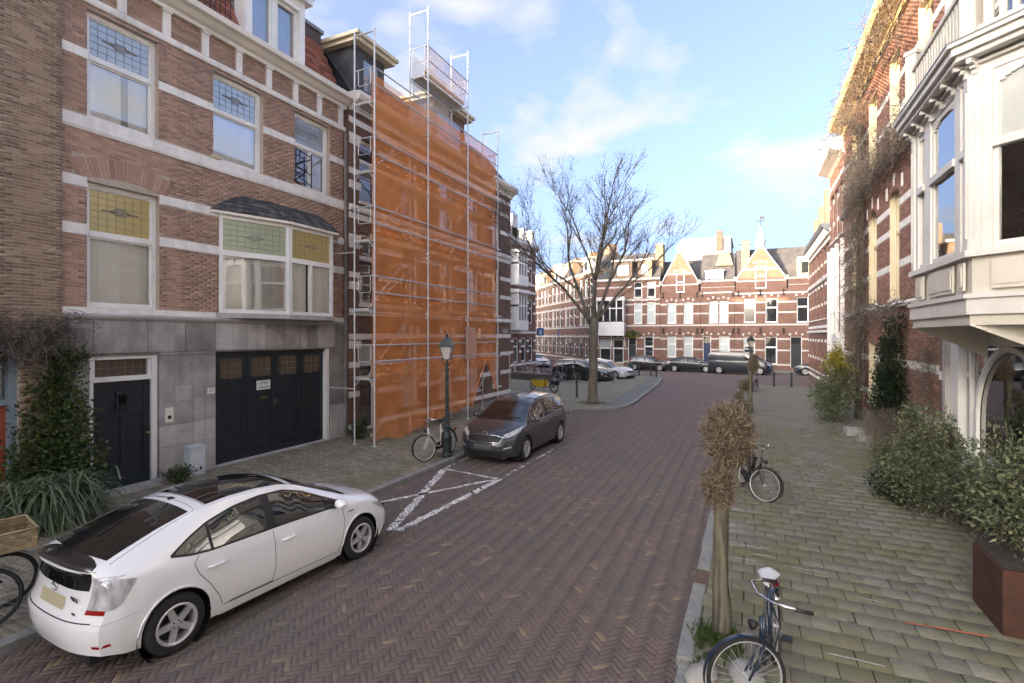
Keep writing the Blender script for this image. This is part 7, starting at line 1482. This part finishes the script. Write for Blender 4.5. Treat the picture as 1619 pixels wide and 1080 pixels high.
lb = empty('litter_bin', (-9.1, 43.4, PZ), 0, 'small green litter bin at the corner before the black cars', 'bin'); MB().lathe([(0, .25), (.2, .25), (.24, .95), (.26, .95), (.26, 1.0), (0, 1.05)], 12).build('bin_body', M('green_bin', (.02, .07, .06), None, .5), lb, auto=30); MB().path([(0, 0, 0), (0, 0, .25)], .05, 8).build('post', K['iron'], lb)
for k, (x, y, lab) in enumerate(((-22.3, 56.0, 'blue square traffic sign with pale symbol on a pole before the terrace'), (-23.2, 66.0, 'farther blue sign on a pole along the terrace'))):
    s_ = empty('traffic_sign', (x, y, PZ), R(20), lab, 'sign', 'blue traffic signs'); MB().path([(0, 0, 0), (0, 0, 4.4)], .04, 8).build('pole', K['steel'], s_); pn = MB().box(-.42, .42, -.06, -.03, 3.3 - k * .3, 4.2 - k * .1).build('sign_panel', K['signblue'], s_); MB().box(-.14, .2, -.066, -.0605, 3.42 - k * .3, 4.0 - k * .1).build('sign_symbol', M('pale_blue_symbol', (.45, .58, .68), None, .4), pn)
for k, (x, y, s_) in enumerate(((-.42, 5.35, .17), (-.02, 5.5, .2))):
    mb = MB(); mb.lathe([(0, -.02), (s_, -.02), (s_ * 1.02, s_ * .2), (s_ * .75, s_ * .48), (s_ * .3, s_ * .62), (0, s_ * .64)], 9); mb.v = [(a * 1.3 + random.gauss(0, .012), b * .8 + random.gauss(0, .012), c + random.gauss(0, .008)) for a, b, c in mb.v]
    o = tag(mb.build('boulder', K['concrete'], None, True), ('pale rounded boulder left of the pollard trunk', 'pale rounded boulder under the front wheel of the dark blue bicycle')[k], 'boulder', 'boulders round the pollard'); o.location = (x, y, PZ); o.rotation_euler = (0, 0, R(70 + 40 * k))
# rusted steel planter
pt = empty('steel_planter', (3.1, 8.4, PZ), 0, 'large rusted steel planter at the right picture edge', 'planter'); MB().prism([(-.53, -.89), (.5, -.89), (.5, .85), (-.1, .85), (-.53, -.04)], 0, .73).build('box', K['corten'], pt); MB().prism([(-.5, -.86), (.47, -.86), (.47, .82), (-.09, .82), (-.5, -.05)], .735, .742).build('soil', M('soil', (.03, .022, .016), (.05, .04, .03), .95, 9, .5), pt)
# ---------------------------------------------------------------- plants
def cards(P, D, L, Wd, up=None, fold=.25):
    """leaf blades: P base points, D directions, L lengths, Wd widths -> verts, quads (two per leaf, folded along the rib)"""
    n = len(P); D = D / (np.linalg.norm(D, axis=1, keepdims=True) + 1e-9); r = rng.normal(size=(n, 3)); S = np.cross(D, r); S /= (np.linalg.norm(S, axis=1, keepdims=True) + 1e-9); Nn = np.cross(S, D)
    L = np.broadcast_to(np.asarray(L), (n,))[:, None]; Wd = np.broadcast_to(np.asarray(Wd), (n,))[:, None]
    V = np.stack([P, P + D * L * .45 + S * Wd * .5 + Nn * Wd * fold, P + D * L - Nn * L * .1, P + D * L * .45 - S * Wd * .5 + Nn * Wd * fold], 1)
    F = (np.array([[0, 1, 2, 3]])[None] + 4 * np.arange(n)[:, None, None]).reshape(-1, 4); return V.reshape(-1, 3), F
def twigs(segs, r=.004, n=3):
    """many thin three-sided rods from polylines (list of point lists), tapering"""
    V, F = [], []
    for pts, r0 in segs:
        k = len(pts); P = np.array(pts, float); T = np.gradient(P, axis=0); T /= (np.linalg.norm(T, axis=1, keepdims=True) + 1e-9)
        a = np.cross(T, [.31, .2, .93]); a /= (np.linalg.norm(a, axis=1, keepdims=True) + 1e-9); b = np.cross(T, a); b0 = len(V)
        for i in range(k):
            rr = r0 * (1 - .7 * i / (k - 1))
            for j in range(n): t = 2 * math.pi * j / n; V.append(P[i] + (a[i] * math.cos(t) + b[i] * math.sin(t)) * rr)
        for i in range(k - 1):
            for j in range(n): q = b0 + i * n + j; q2 = b0 + i * n + (j + 1) % n; F.append((q, q2, q2 + n, q + n))
    return np.array(V), np.array(F)
def plant(name, label, cat, group=None, loc=(0, 0, 0)): return empty(name, loc, 0, label, cat, group)
# --- bare street tree
def grow(p, d, L, r, depth, out, tips, spread=.5, up=.12):
    n = 4; pts = [p.copy()]; q = p.copy(); dd = d.copy()
    for i in range(n):
        dd = (dd + Vector((random.gauss(0, .09), random.gauss(0, .09), random.gauss(0, .06) + up * .35))).normalized(); q = q + dd * (L / n); pts.append(q.copy())
    out.append((pts, r, depth))
    if depth == 0: tips.append((q.copy(), dd.copy())); return
    k = 2 if depth > 3 else random.choice((2, 3, 3))
    for i in range(k):
        a = random.uniform(0, 6.28); s_ = spread * random.uniform(.55, 1.15) * (.55 if i == 0 else 1); perp = Vector((math.cos(a), math.sin(a), 0)); perp = (perp - dd * perp.dot(dd)); perp = perp.normalized() if perp.length > .01 else Vector((1, 0, 0))
        nd = (dd + perp * s_ + Vector((0, 0, up))).normalized(); grow(q, nd, L * random.uniform(.66, .86), r * (.72 if i == 0 else .55), depth - 1, out, tips, spread, up)
    for i in range(random.choice((2, 3, 4)) if depth < 5 else 1):
        j = random.randint(1, n - 1); a = random.uniform(0, 6.28); nd = (dd + Vector((math.cos(a), math.sin(a), .15)) * .85).normalized(); grow(pts[j], nd, L * .5, r * .36, max(0, min(depth - 2, 2)), out, tips, spread, up)
random.seed(21)
tree = plant('bare_street_tree', 'tall bare tree with spreading crown on the corner square', 'tree', None, (-7.05, 24.7, PZ)); segs, tips = [], []
mb = MB(); mb.path([(0, 0, -.05), (0, 0, .12), (.01, .0, .5), (.03, .02, 1.6), (.02, .0, 2.8), (.06, 0, 3.7), (.1, 0, 4.2)], [.36, .27, .235, .21, .205, .225, .2], 14)
c_, s_ = math.cos(R(24.87)), math.sin(R(24.87))
def camdir(x, f, z): return Vector((c_ * x - s_ * f, s_ * x + c_ * f, z)).normalized()
for z0, dvec, L_, r_ in ((3.6, camdir(-.46, .1, 1), 2.15, .105), (3.9, camdir(-.14, -.25, 1), 2.25, .10), (4.1, camdir(.10, .3, 1.1), 2.3, .11), (3.9, camdir(.46, -.05, 1), 2.3, .105), (4.0, camdir(.9, .25, .9), 2.35, .085), (3.8, camdir(-.85, -.25, .85), 2.35, .085)):
    grow(Vector((.05, 0, z0)), dvec, L_, r_, 5, segs, tips, .5, .07)
for pts, r_, d_ in segs:
    if d_ >= 3: mb.path(pts, [r_ * (1 - .22 * i / 4) for i in range(5)], 8 if d_ > 4 else 6)
mb.build('trunk', K['bark'], tree, True, False)
V, F = twigs([(p_, max(r_ * .95, .006)) for p_, r_, d_ in segs if d_ < 3])
crown = link('crown', npmesh('crown', V, F, K['twig']), tree); crown['kind'] = 'stuff'
P = np.array([t[0] for t in tips]); D = np.array([t[1] for t in tips]); k = 5; P = np.repeat(P, k, 0) + rng.normal(0, .09, (len(P) * k, 3)); D = np.repeat(D, k, 0) + rng.normal(0, .8, (len(P), 3)); V, F = cards(P, D, rng.uniform(.04, .12, len(P)), rng.uniform(.012, .03, len(P)))
link('buds', npmesh('buds', V, F, K['twig']), tree)['kind'] = 'stuff'
random.seed(5)
# --- pollards
def pollard(label, x, y, h, balls, r=.115, n=5200, lean=0):
    t = plant('pollard_tree', label, 'tree', 'pollarded trees along the right kerb', (x, y, PZ)); mb = MB(); pts, rs = [], []
    for i in range(11): f = i / 10; pts.append((lean * f + random.gauss(0, .006), random.gauss(0, .006), h * f - .05)); rs.append(r * (1.25 - .4 * min(1, f * 3) * .5 - .1 * f) * random.uniform(.96, 1.05))
    n_ = 26; mb.path(pts, rs, n_); rid = [random.gauss(0, .05) for _ in range(n_)]     # ridged, knotty bark
    for i in range(11):
        for j in range(n_):
            v = mb.v[i * n_ + j]; q = 1 + rid[(j + i // 4) % n_] + random.gauss(0, .025) + (.10 if (i * 7 + j) % 61 == 0 else 0); mb.v[i * n_ + j] = (pts[i][0] + (v[0] - pts[i][0]) * q, pts[i][1] + (v[1] - pts[i][1]) * q, v[2])
    mb.build('trunk', K['barkgrey'], t, True, False)
    Vs, Fs, o_ = [], [], 0; tw = []
    for bx, by, bz, br, bh, m in balls:
        u = rng.normal(size=(m, 3)); u /= np.linalg.norm(u, axis=1, keepdims=True); rad = rng.uniform(.35, 1.0, m)[:, None] ** .5; P = np.array([bx, by, bz]) + u * rad * np.array([br, br, bh]) * .86; D = u * .35 + rng.normal(0, .8, (m, 3))
        V, F = cards(P, D, rng.uniform(.025, .075, m) * np.where(rng.random(m) < .08, 2.0, 1), rng.uniform(.006, .020, m), fold=.9); Vs.append(V); Fs.append(F + o_); o_ += len(V)
        for k in range(int(m / 5)):                  # curled dry twigs, some long
            q = P[k]; d = u[k] * .5 + rng.normal(0, .6, 3); pts_ = [q.copy()]
            for s_ in range(5): d = d + rng.normal(0, .75, 3); d /= np.linalg.norm(d); q = q + d * rng.uniform(.02, .05); pts_.append(q.copy())
            tw.append((pts_, rng.uniform(.003, .007)))
        m2 = MB(); core = bmesh.new(); bmesh.ops.create_icosphere(core, subdivisions=2, radius=1); me = bpy.data.meshes.new('knob')
        for v in core.verts: v.co = Vector((bx + v.co.x * br * .62, by + v.co.y * br * .62, bz + v.co.z * bh * .7)) + Vector((random.gauss(0, .02), random.gauss(0, .02), random.gauss(0, .02)))
        core.to_mesh(me); core.free(); me.materials.append(K['twig']); link('knob', me, t)
    link('crown', npmesh('crown', np.concatenate(Vs), np.concatenate(Fs), K['pollard']), t)['kind'] = 'stuff'; V, F = twigs(tw); link('twigs', npmesh('twigs', V, F, K['pollard']), t)['kind'] = 'stuff'; return t
pollard('pollarded tree with a tufted twig head beside the near bicycle', -.29, 6.2, 1.95, [(.08, .02, 2.24, .285, .40, 8200), (-.02, 0, 1.66, .165, .28, 2900)], .078)
pollard('small pollarded tree beside the farther lantern post', .03, 24.7, 1.9, [(.12, 0, 2.1, .26, .5, 2600), (-.25, 0, 1.15, .28, .35, 1500), (-.45, 0, .7, .25, .25, 900)], .10)
tag(pollard('dry tufted stub before the small pollarded tree', -.2, 22.9, .5, [(-.05, 0, .5, .33, .3, 1500)], .08))
# --- shrubs
def shrub(name, label, loc, ells, mat, n, ll, lw, stems=True, group=None, stemmat='twig', mat2=None, split=None, cat='shrub', dens=.5):
    t = plant(name, label, cat, group, loc); Vs = {0: [], 1: []}; Fs = {0: [], 1: []}; cnt = {0: 0, 1: 0}; tot = sum(e[3] * e[4] * e[5] for e in ells); tw = []
    for ex, ey, ez, ea, eb, ec in ells:
        m = int(n * ea * eb * ec / tot) + 60; u = rng.normal(size=(m, 3)); u /= np.linalg.norm(u, axis=1, keepdims=True); cl = rng.normal(size=(max(6, m // 60), 3)); cl /= np.linalg.norm(cl, axis=1, keepdims=True); ci = rng.integers(0, len(cl), m)
        u = u * .55 + cl[ci] * .6; rad = rng.uniform(.3, 1.08, m)[:, None] ** .55; P = np.array([ex, ey, ez]) + u * rad * np.array([ea, eb, ec]); P[:, 2] = np.maximum(P[:, 2], .02); D = u + rng.normal(0, .6, (m, 3)) + np.array([0, 0, .25])
        for q in (0, 1):
            sel = (P[:, 2] > split + rng.normal(0, .25, m)) if (mat2 and split is not None) else np.zeros(m, bool); sel = sel if q else ~sel
            if sel.sum() == 0: continue
            k_ = int(sel.sum()); V, F = cards(P[sel], D[sel], rng.uniform(.4, 1.4, k_) * ll, rng.uniform(.45, 1.3, k_) * lw); Vs[q].append(V); Fs[q].append(F + cnt[q]); cnt[q] += len(V)
        if stems:
            for i in range(int(22 * dens * 2)):
                k = rng.integers(0, m); p1 = P[k]; b = np.array([ex + rng.normal(0, ea * .2), ey + rng.normal(0, eb * .2), max(0, ez - ec)]); tw.append(([b, b * .5 + p1 * .5 + np.array([0, 0, .1]) * ec + rng.normal(0, .03, 3), p1 + (p1 - b) * .05], .011))
    for q, mm in ((0, mat), (1, mat2)):
        if Vs[q]: link('leaves', npmesh('leaves', np.concatenate(Vs[q]), np.concatenate(Fs[q]), K[mm]), t)['kind'] = 'stuff'
    if tw: V, F = twigs(tw); link('stems', npmesh('stems', V, F, K[stemmat]), t)['kind'] = 'stuff'
    return t
shrub('wall_ivy', 'green ivy climbing between the red door and the blue-black front door', (-11.95, 5.2, PZ), [(0, -.05, .9, .5, .8, .8), (-.05, 0, 1.7, .38, .68, .6), (-.1, .1, 2.4, .28, .5, .55), (-.12, .2, 2.9, .2, .35, .35)], 'ivy', 6500, .085, .06, cat='ivy')
def tangle(name, label, starts, n, seglen, steps, bias, mat, r=.008, bounds=None, cat='vine', loc=(0, 0, 0), wob=.5):
    t = plant(name, label, cat, None, loc); tw = []
    for k in range(n):
        p = np.array(starts(k), float); d = rng.normal(size=3); pts = [p.copy()]
        for s_ in range(steps):
            d = d * .65 + rng.normal(0, wob, 3) + np.array(bias(p)); d /= np.linalg.norm(d) + 1e-9; p = p + d * seglen
            if bounds: p = np.clip(p, bounds[0], bounds[1])
            pts.append(p.copy())
        tw.append((pts, r * rng.uniform(.4, 1.3)))
    V, F = twigs(tw); link('stems', npmesh('stems', V, F, K[mat]), t)['kind'] = 'stuff'; return t
tangle('dry_creeper', 'tangled dry brown creeper hanging over the red door', lambda k: (rng.uniform(-.05, .25), rng.uniform(-1.4, .9), rng.uniform(-.45, .35)), 620, .10, 7, lambda p: (0, 0, -.10), 'vine', .009, ((-.1, -1.7, -.85), (.42, 1.1, .5)), 'creeper', (-12.12, 4.75, 3.45))
t = plant('strap_leaf_plant', 'large clump of drooping strap-shaped leaves below the ivy', 'plant', None, (-11.25, 4.7, PZ)); V, F = [], []
for k in range(1100):
    a = random.uniform(0, 6.28); L_ = random.uniform(.5, 1.1); h0 = random.uniform(.15, .75); bx, by = random.gauss(0, .2), random.gauss(0, .38); w_ = random.uniform(.012, .024); ca, sa = math.cos(a), math.sin(a); n0 = len(V); up_ = random.uniform(.5, 1.1)
    for i in range(6):
        f = i / 5; x = L_ * f * .8; z = h0 + L_ * (up_ * f * .9 - 1.15 * f * f); ww = w_ * (1 - f ** 2.5); V += [(bx + ca * x - sa * ww, by + sa * x + ca * ww, max(.01, z)), (bx + ca * x + sa * ww, by + sa * x - ca * ww, max(.01, z))]
    F += [(n0 + 2 * i, n0 + 2 * i + 1, n0 + 2 * i + 3, n0 + 2 * i + 2) for i in range(5)]
link('leaves', npmesh('leaves', V, F, K['strap']), t)['kind'] = 'stuff'
shrub('small_shrub', 'small dark green shrub beside the grey cabinet', (-11.85, 7.42, PZ), [(0, 0, .16, .28, .35, .2)], 'ivy', 700, .06, .035)
shrub('small_shrub', 'bright green weeds growing at the foot of the scaffold', (-11.55, 13.0, PZ), [(0, 0, .28, .25, .5, .35)], 'ivy', 900, .11, .03)
shrub('garden_shrub', 'tall shrub, golden above and green below, on the right pavement', (3.0, 23.6, PZ), [(0, 0, .9, .85, 1.0, .9), (.1, .2, 1.9, .65, .8, .7), (.15, .3, 2.6, .4, .5, .5)], 'shrub', 7000, .10, .055, mat2='yellowleaf', split=2.0, dens=.8)
shrub('evergreen_climber', 'dark evergreen climber forming a cone against the red brick', (3.85, 18.9, PZ), [(0, 0, 1.3, .5, 1.1, 1.0), (0, -.1, 2.2, .42, .95, .75), (.0, -.25, 3.0, .35, .7, .65), (.03, -.35, 3.7, .26, .45, .45)], 'darkivy', 9500, .075, .05, cat='climber')
t = tangle('bare_bush', 'brown leafless bush below the dark evergreen climber', lambda k: (rng.normal(0, .12), rng.normal(0, .25), 0), 420, .16, 10, lambda p: (p[0] * .35, p[1] * .3, .75), 'vine', .006, ((-.8, -1.0, 0), (.6, 1.3, 1.75)), 'bush', (3.35, 16.3, PZ), .42)
shrub('garden_shrub', 'grey-green leafy shrub under the white bay near the bare bush', (3.2, 14.2, PZ), [(0, 0, .55, .65, 1.0, .6), (.15, -.6, 1.0, .5, .7, .75), (.2, .3, 1.35, .3, .45, .5)], 'shrub', 4000, .085, .04, dens=1.4)
shrub('garden_shrub', 'broad evergreen shrub before the glazed front beside the planter', (3.1, 11.9, PZ), [(0, .3, .5, .75, 1.1, .6), (.25, -.7, .95, .6, .8, .75), (.15, .4, 1.3, .42, .55, .6), (.2, -.2, 1.6, .25, .4, .45), (-.35, .9, .35, .4, .5, .35)], 'shrub', 5200, .085, .04, dens=1.4)
shrub('garden_shrub', 'low dark shrub spilling onto the pavement beneath the evergreen', (2.75, 12.9, PZ), [(0, 0, .28, .5, .9, .3)], 'darkivy', 2200, .07, .045)
shrub('planter_shrub', 'loose leafy shrub growing in the rusted planter', (3.12, 8.4, PZ + .73), [(0, 0, .45, .6, .9, .5), (.05, .55, .85, .5, .7, .6), (.15, .1, 1.05, .4, .55, .45), (-.2, .75, .5, .35, .4, .4)], 'shrub', 3900, .085, .035, dens=2.0)
shrub('doorway_creeper', 'round green creeper above the doorway of the oriel house', (-11.5, 55.7, 3.2), [(0, 0, .3, 1.0, .25, .5)], 'yellowleaf', 900, .14, .09, stems=False, mat2='shrub', split=.2, cat='creeper')
# --- the old vine on the red brick house
vt = plant('climbing_vine', 'old bare climbing vine on the red brick house', 'vine', None, (3.95, 24.6, PZ)); mb = MB()
for k in range(9):
    pts = []; a0 = random.uniform(0, 6.28); y0 = random.gauss(0, .12)
    for i in range(16): f = i / 15; pts.append((.02 + .07 * math.sin(a0 + f * 9), y0 * (1 + f) + .15 * math.sin(a0 * 2 + f * 7) - f * .6, f * 11.6))
    mb.path(pts, [.05 * (1 - .5 * i / 15) * random.uniform(.8, 1.1) for i in range(16)], 6)
for zz, yy in ((9.05, -8.5), (4.3, -7.5), (12.6, -8.0)):
    for k in range(4): pts = [(.0 - .12 * random.random(), -.3 + yy * f, zz + .3 * math.sin(f * 5 + k) * .4 + random.gauss(0, .06)) for f in np.linspace(0, 1, 12)]; mb.path(pts, [.03 * (1 - .6 * i / 11) for i in range(12)], 5)
mb.build('trunk', K['twig'], vt, True, False); tw = []
def vmass(n, f0, step, m, bias):
    for k in range(n):
        p = np.array(f0(), float); d = rng.normal(size=3); pts = [p.copy()]
        for s_ in range(m): d = d * .7 + rng.normal(0, .5, 3) + np.array(bias); d /= np.linalg.norm(d); p = p + d * step; p[0] = min(max(p[0], -.75), .2); pts.append(p.copy())
        tw.append((pts, rng.uniform(.005, .013)))
vmass(2600, lambda: (rng.normal(-.16, .16), rng.normal(-.3, .55), rng.uniform(.8, 12.4)), .12, 6, (-.04, 0, -.08))
vmass(1100, lambda: (rng.normal(-.2, .15), rng.uniform(-8, 1.0), rng.normal(9.0, .3)), .12, 6, (-.05, 0, -.05))
vmass(520, lambda: (rng.normal(-.45, .3), rng.uniform(-8.5, 2.5), rng.normal(12.3, .55)), .13, 7, (-.06, 0, -.05))
vmass(260, lambda: (rng.normal(-.15, .1), rng.uniform(-7, 0), rng.normal(4.1, .2)), .12, 6, (-.05, 0, -.1))
V, F = twigs(tw); link('twigs', npmesh('twigs', V, F, K['vine']), vt)['kind'] = 'stuff'
tangle('dry_creeper', 'brown creeper strands hanging on the brick pier by the glazed front', lambda k: (rng.normal(0, .06), rng.normal(0, .45), rng.uniform(.3, 3.2)), 260, .13, 8, lambda p: (0, 0, -.12), 'vine', .007, ((-.35, -1.0, .1), (.05, 1.2, 3.3)), 'creeper', (4.1, 16.3, PZ))
# unseen row added along the side street so its roofs shade the terrace
hq = House('side_shade_house', 'unseen brown brick row added beyond the ornate white house to cast shade', 'house', (-30.5, 40.5, 0), 0, -30.5, 1); hq.wall('wall', K['b_left'], -78, -30.5, 0, 12.6, [(-76 + 3.6 * k, -74.6 + 3.6 * k, z, z + 2.1) for k in range(12) for z in (1.2, 5, 8.6)]); hq.mass('side_wall', K['b_left'], -78, -30.5, 10, 12.6)
for k in range(12):
    for z in (1.2, 5, 8.6): hq.window(-76 + 3.6 * k, -74.6 + 3.6 * k, z, z + 2.1, pane='farpane', back=None, sill=False)
mb = MB(); hq.quad(mb, [(-78, .2, 12.6), (-30.5, .2, 12.6), (-30.5, -5, 14.6), (-78, -5, 14.6)]); hq.quad(mb, [(-30.5, -5, 14.6), (-30.5, -10, 12.6), (-78, -10, 12.6), (-78, -5, 14.6)][::-1]); mb.build('roof', K['slateroof'], hq.e)
# unseen block added behind the scaffolded house so its roofs shade the far row
hs = House('side_shade_house', 'unseen brown brick block added behind the scaffolded corner to cast shade', 'house', (-24.3, 26.0, 0), R(180), -24.3, -1); hs.wall('wall', K['b_left'], -60, -24.3, 0, 12.5, [(-58 + 3.4 * k, -56.6 + 3.4 * k, z, z + 2.1) for k in range(9) for z in (1.2, 5, 8.6)]); hs.mass('side_wall', K['b_left'], -60, -24.3, 10, 12.5)
for k in range(9):
    for z in (1.2, 5, 8.6): hs.window(-58 + 3.4 * k, -56.6 + 3.4 * k, z, z + 2.1, pane='farpane', back=None, sill=False)
mb = MB(); hs.quad(mb, [(-60, .2, 12.5), (-24.3, .2, 12.5), (-24.3, -5, 15), (-60, -5, 15)]); hs.quad(mb, [(-24.3, -5, 15), (-24.3, -10, 12.5), (-60, -10, 12.5), (-60, -5, 15)][::-1]); mb.build('roof', K['slateroof'], hs.e)
# ---------------------------------------------------------------- keep every thing at three levels: thing > part > sub-part
def lift(o):
    p_ = o.parent; o.matrix_basis = p_.matrix_basis @ o.matrix_basis; o.parent = p_.parent
def level(o):
    n_ = 1
    while o.parent is not None: o = o.parent; n_ += 1
    return n_
for o in list(COL.objects):
    if o.parent is not None and o.parent.name.startswith('steering') and o.type == 'EMPTY': lift(o)
for o in list(COL.objects):
    while level(o) > 3: lift(o)
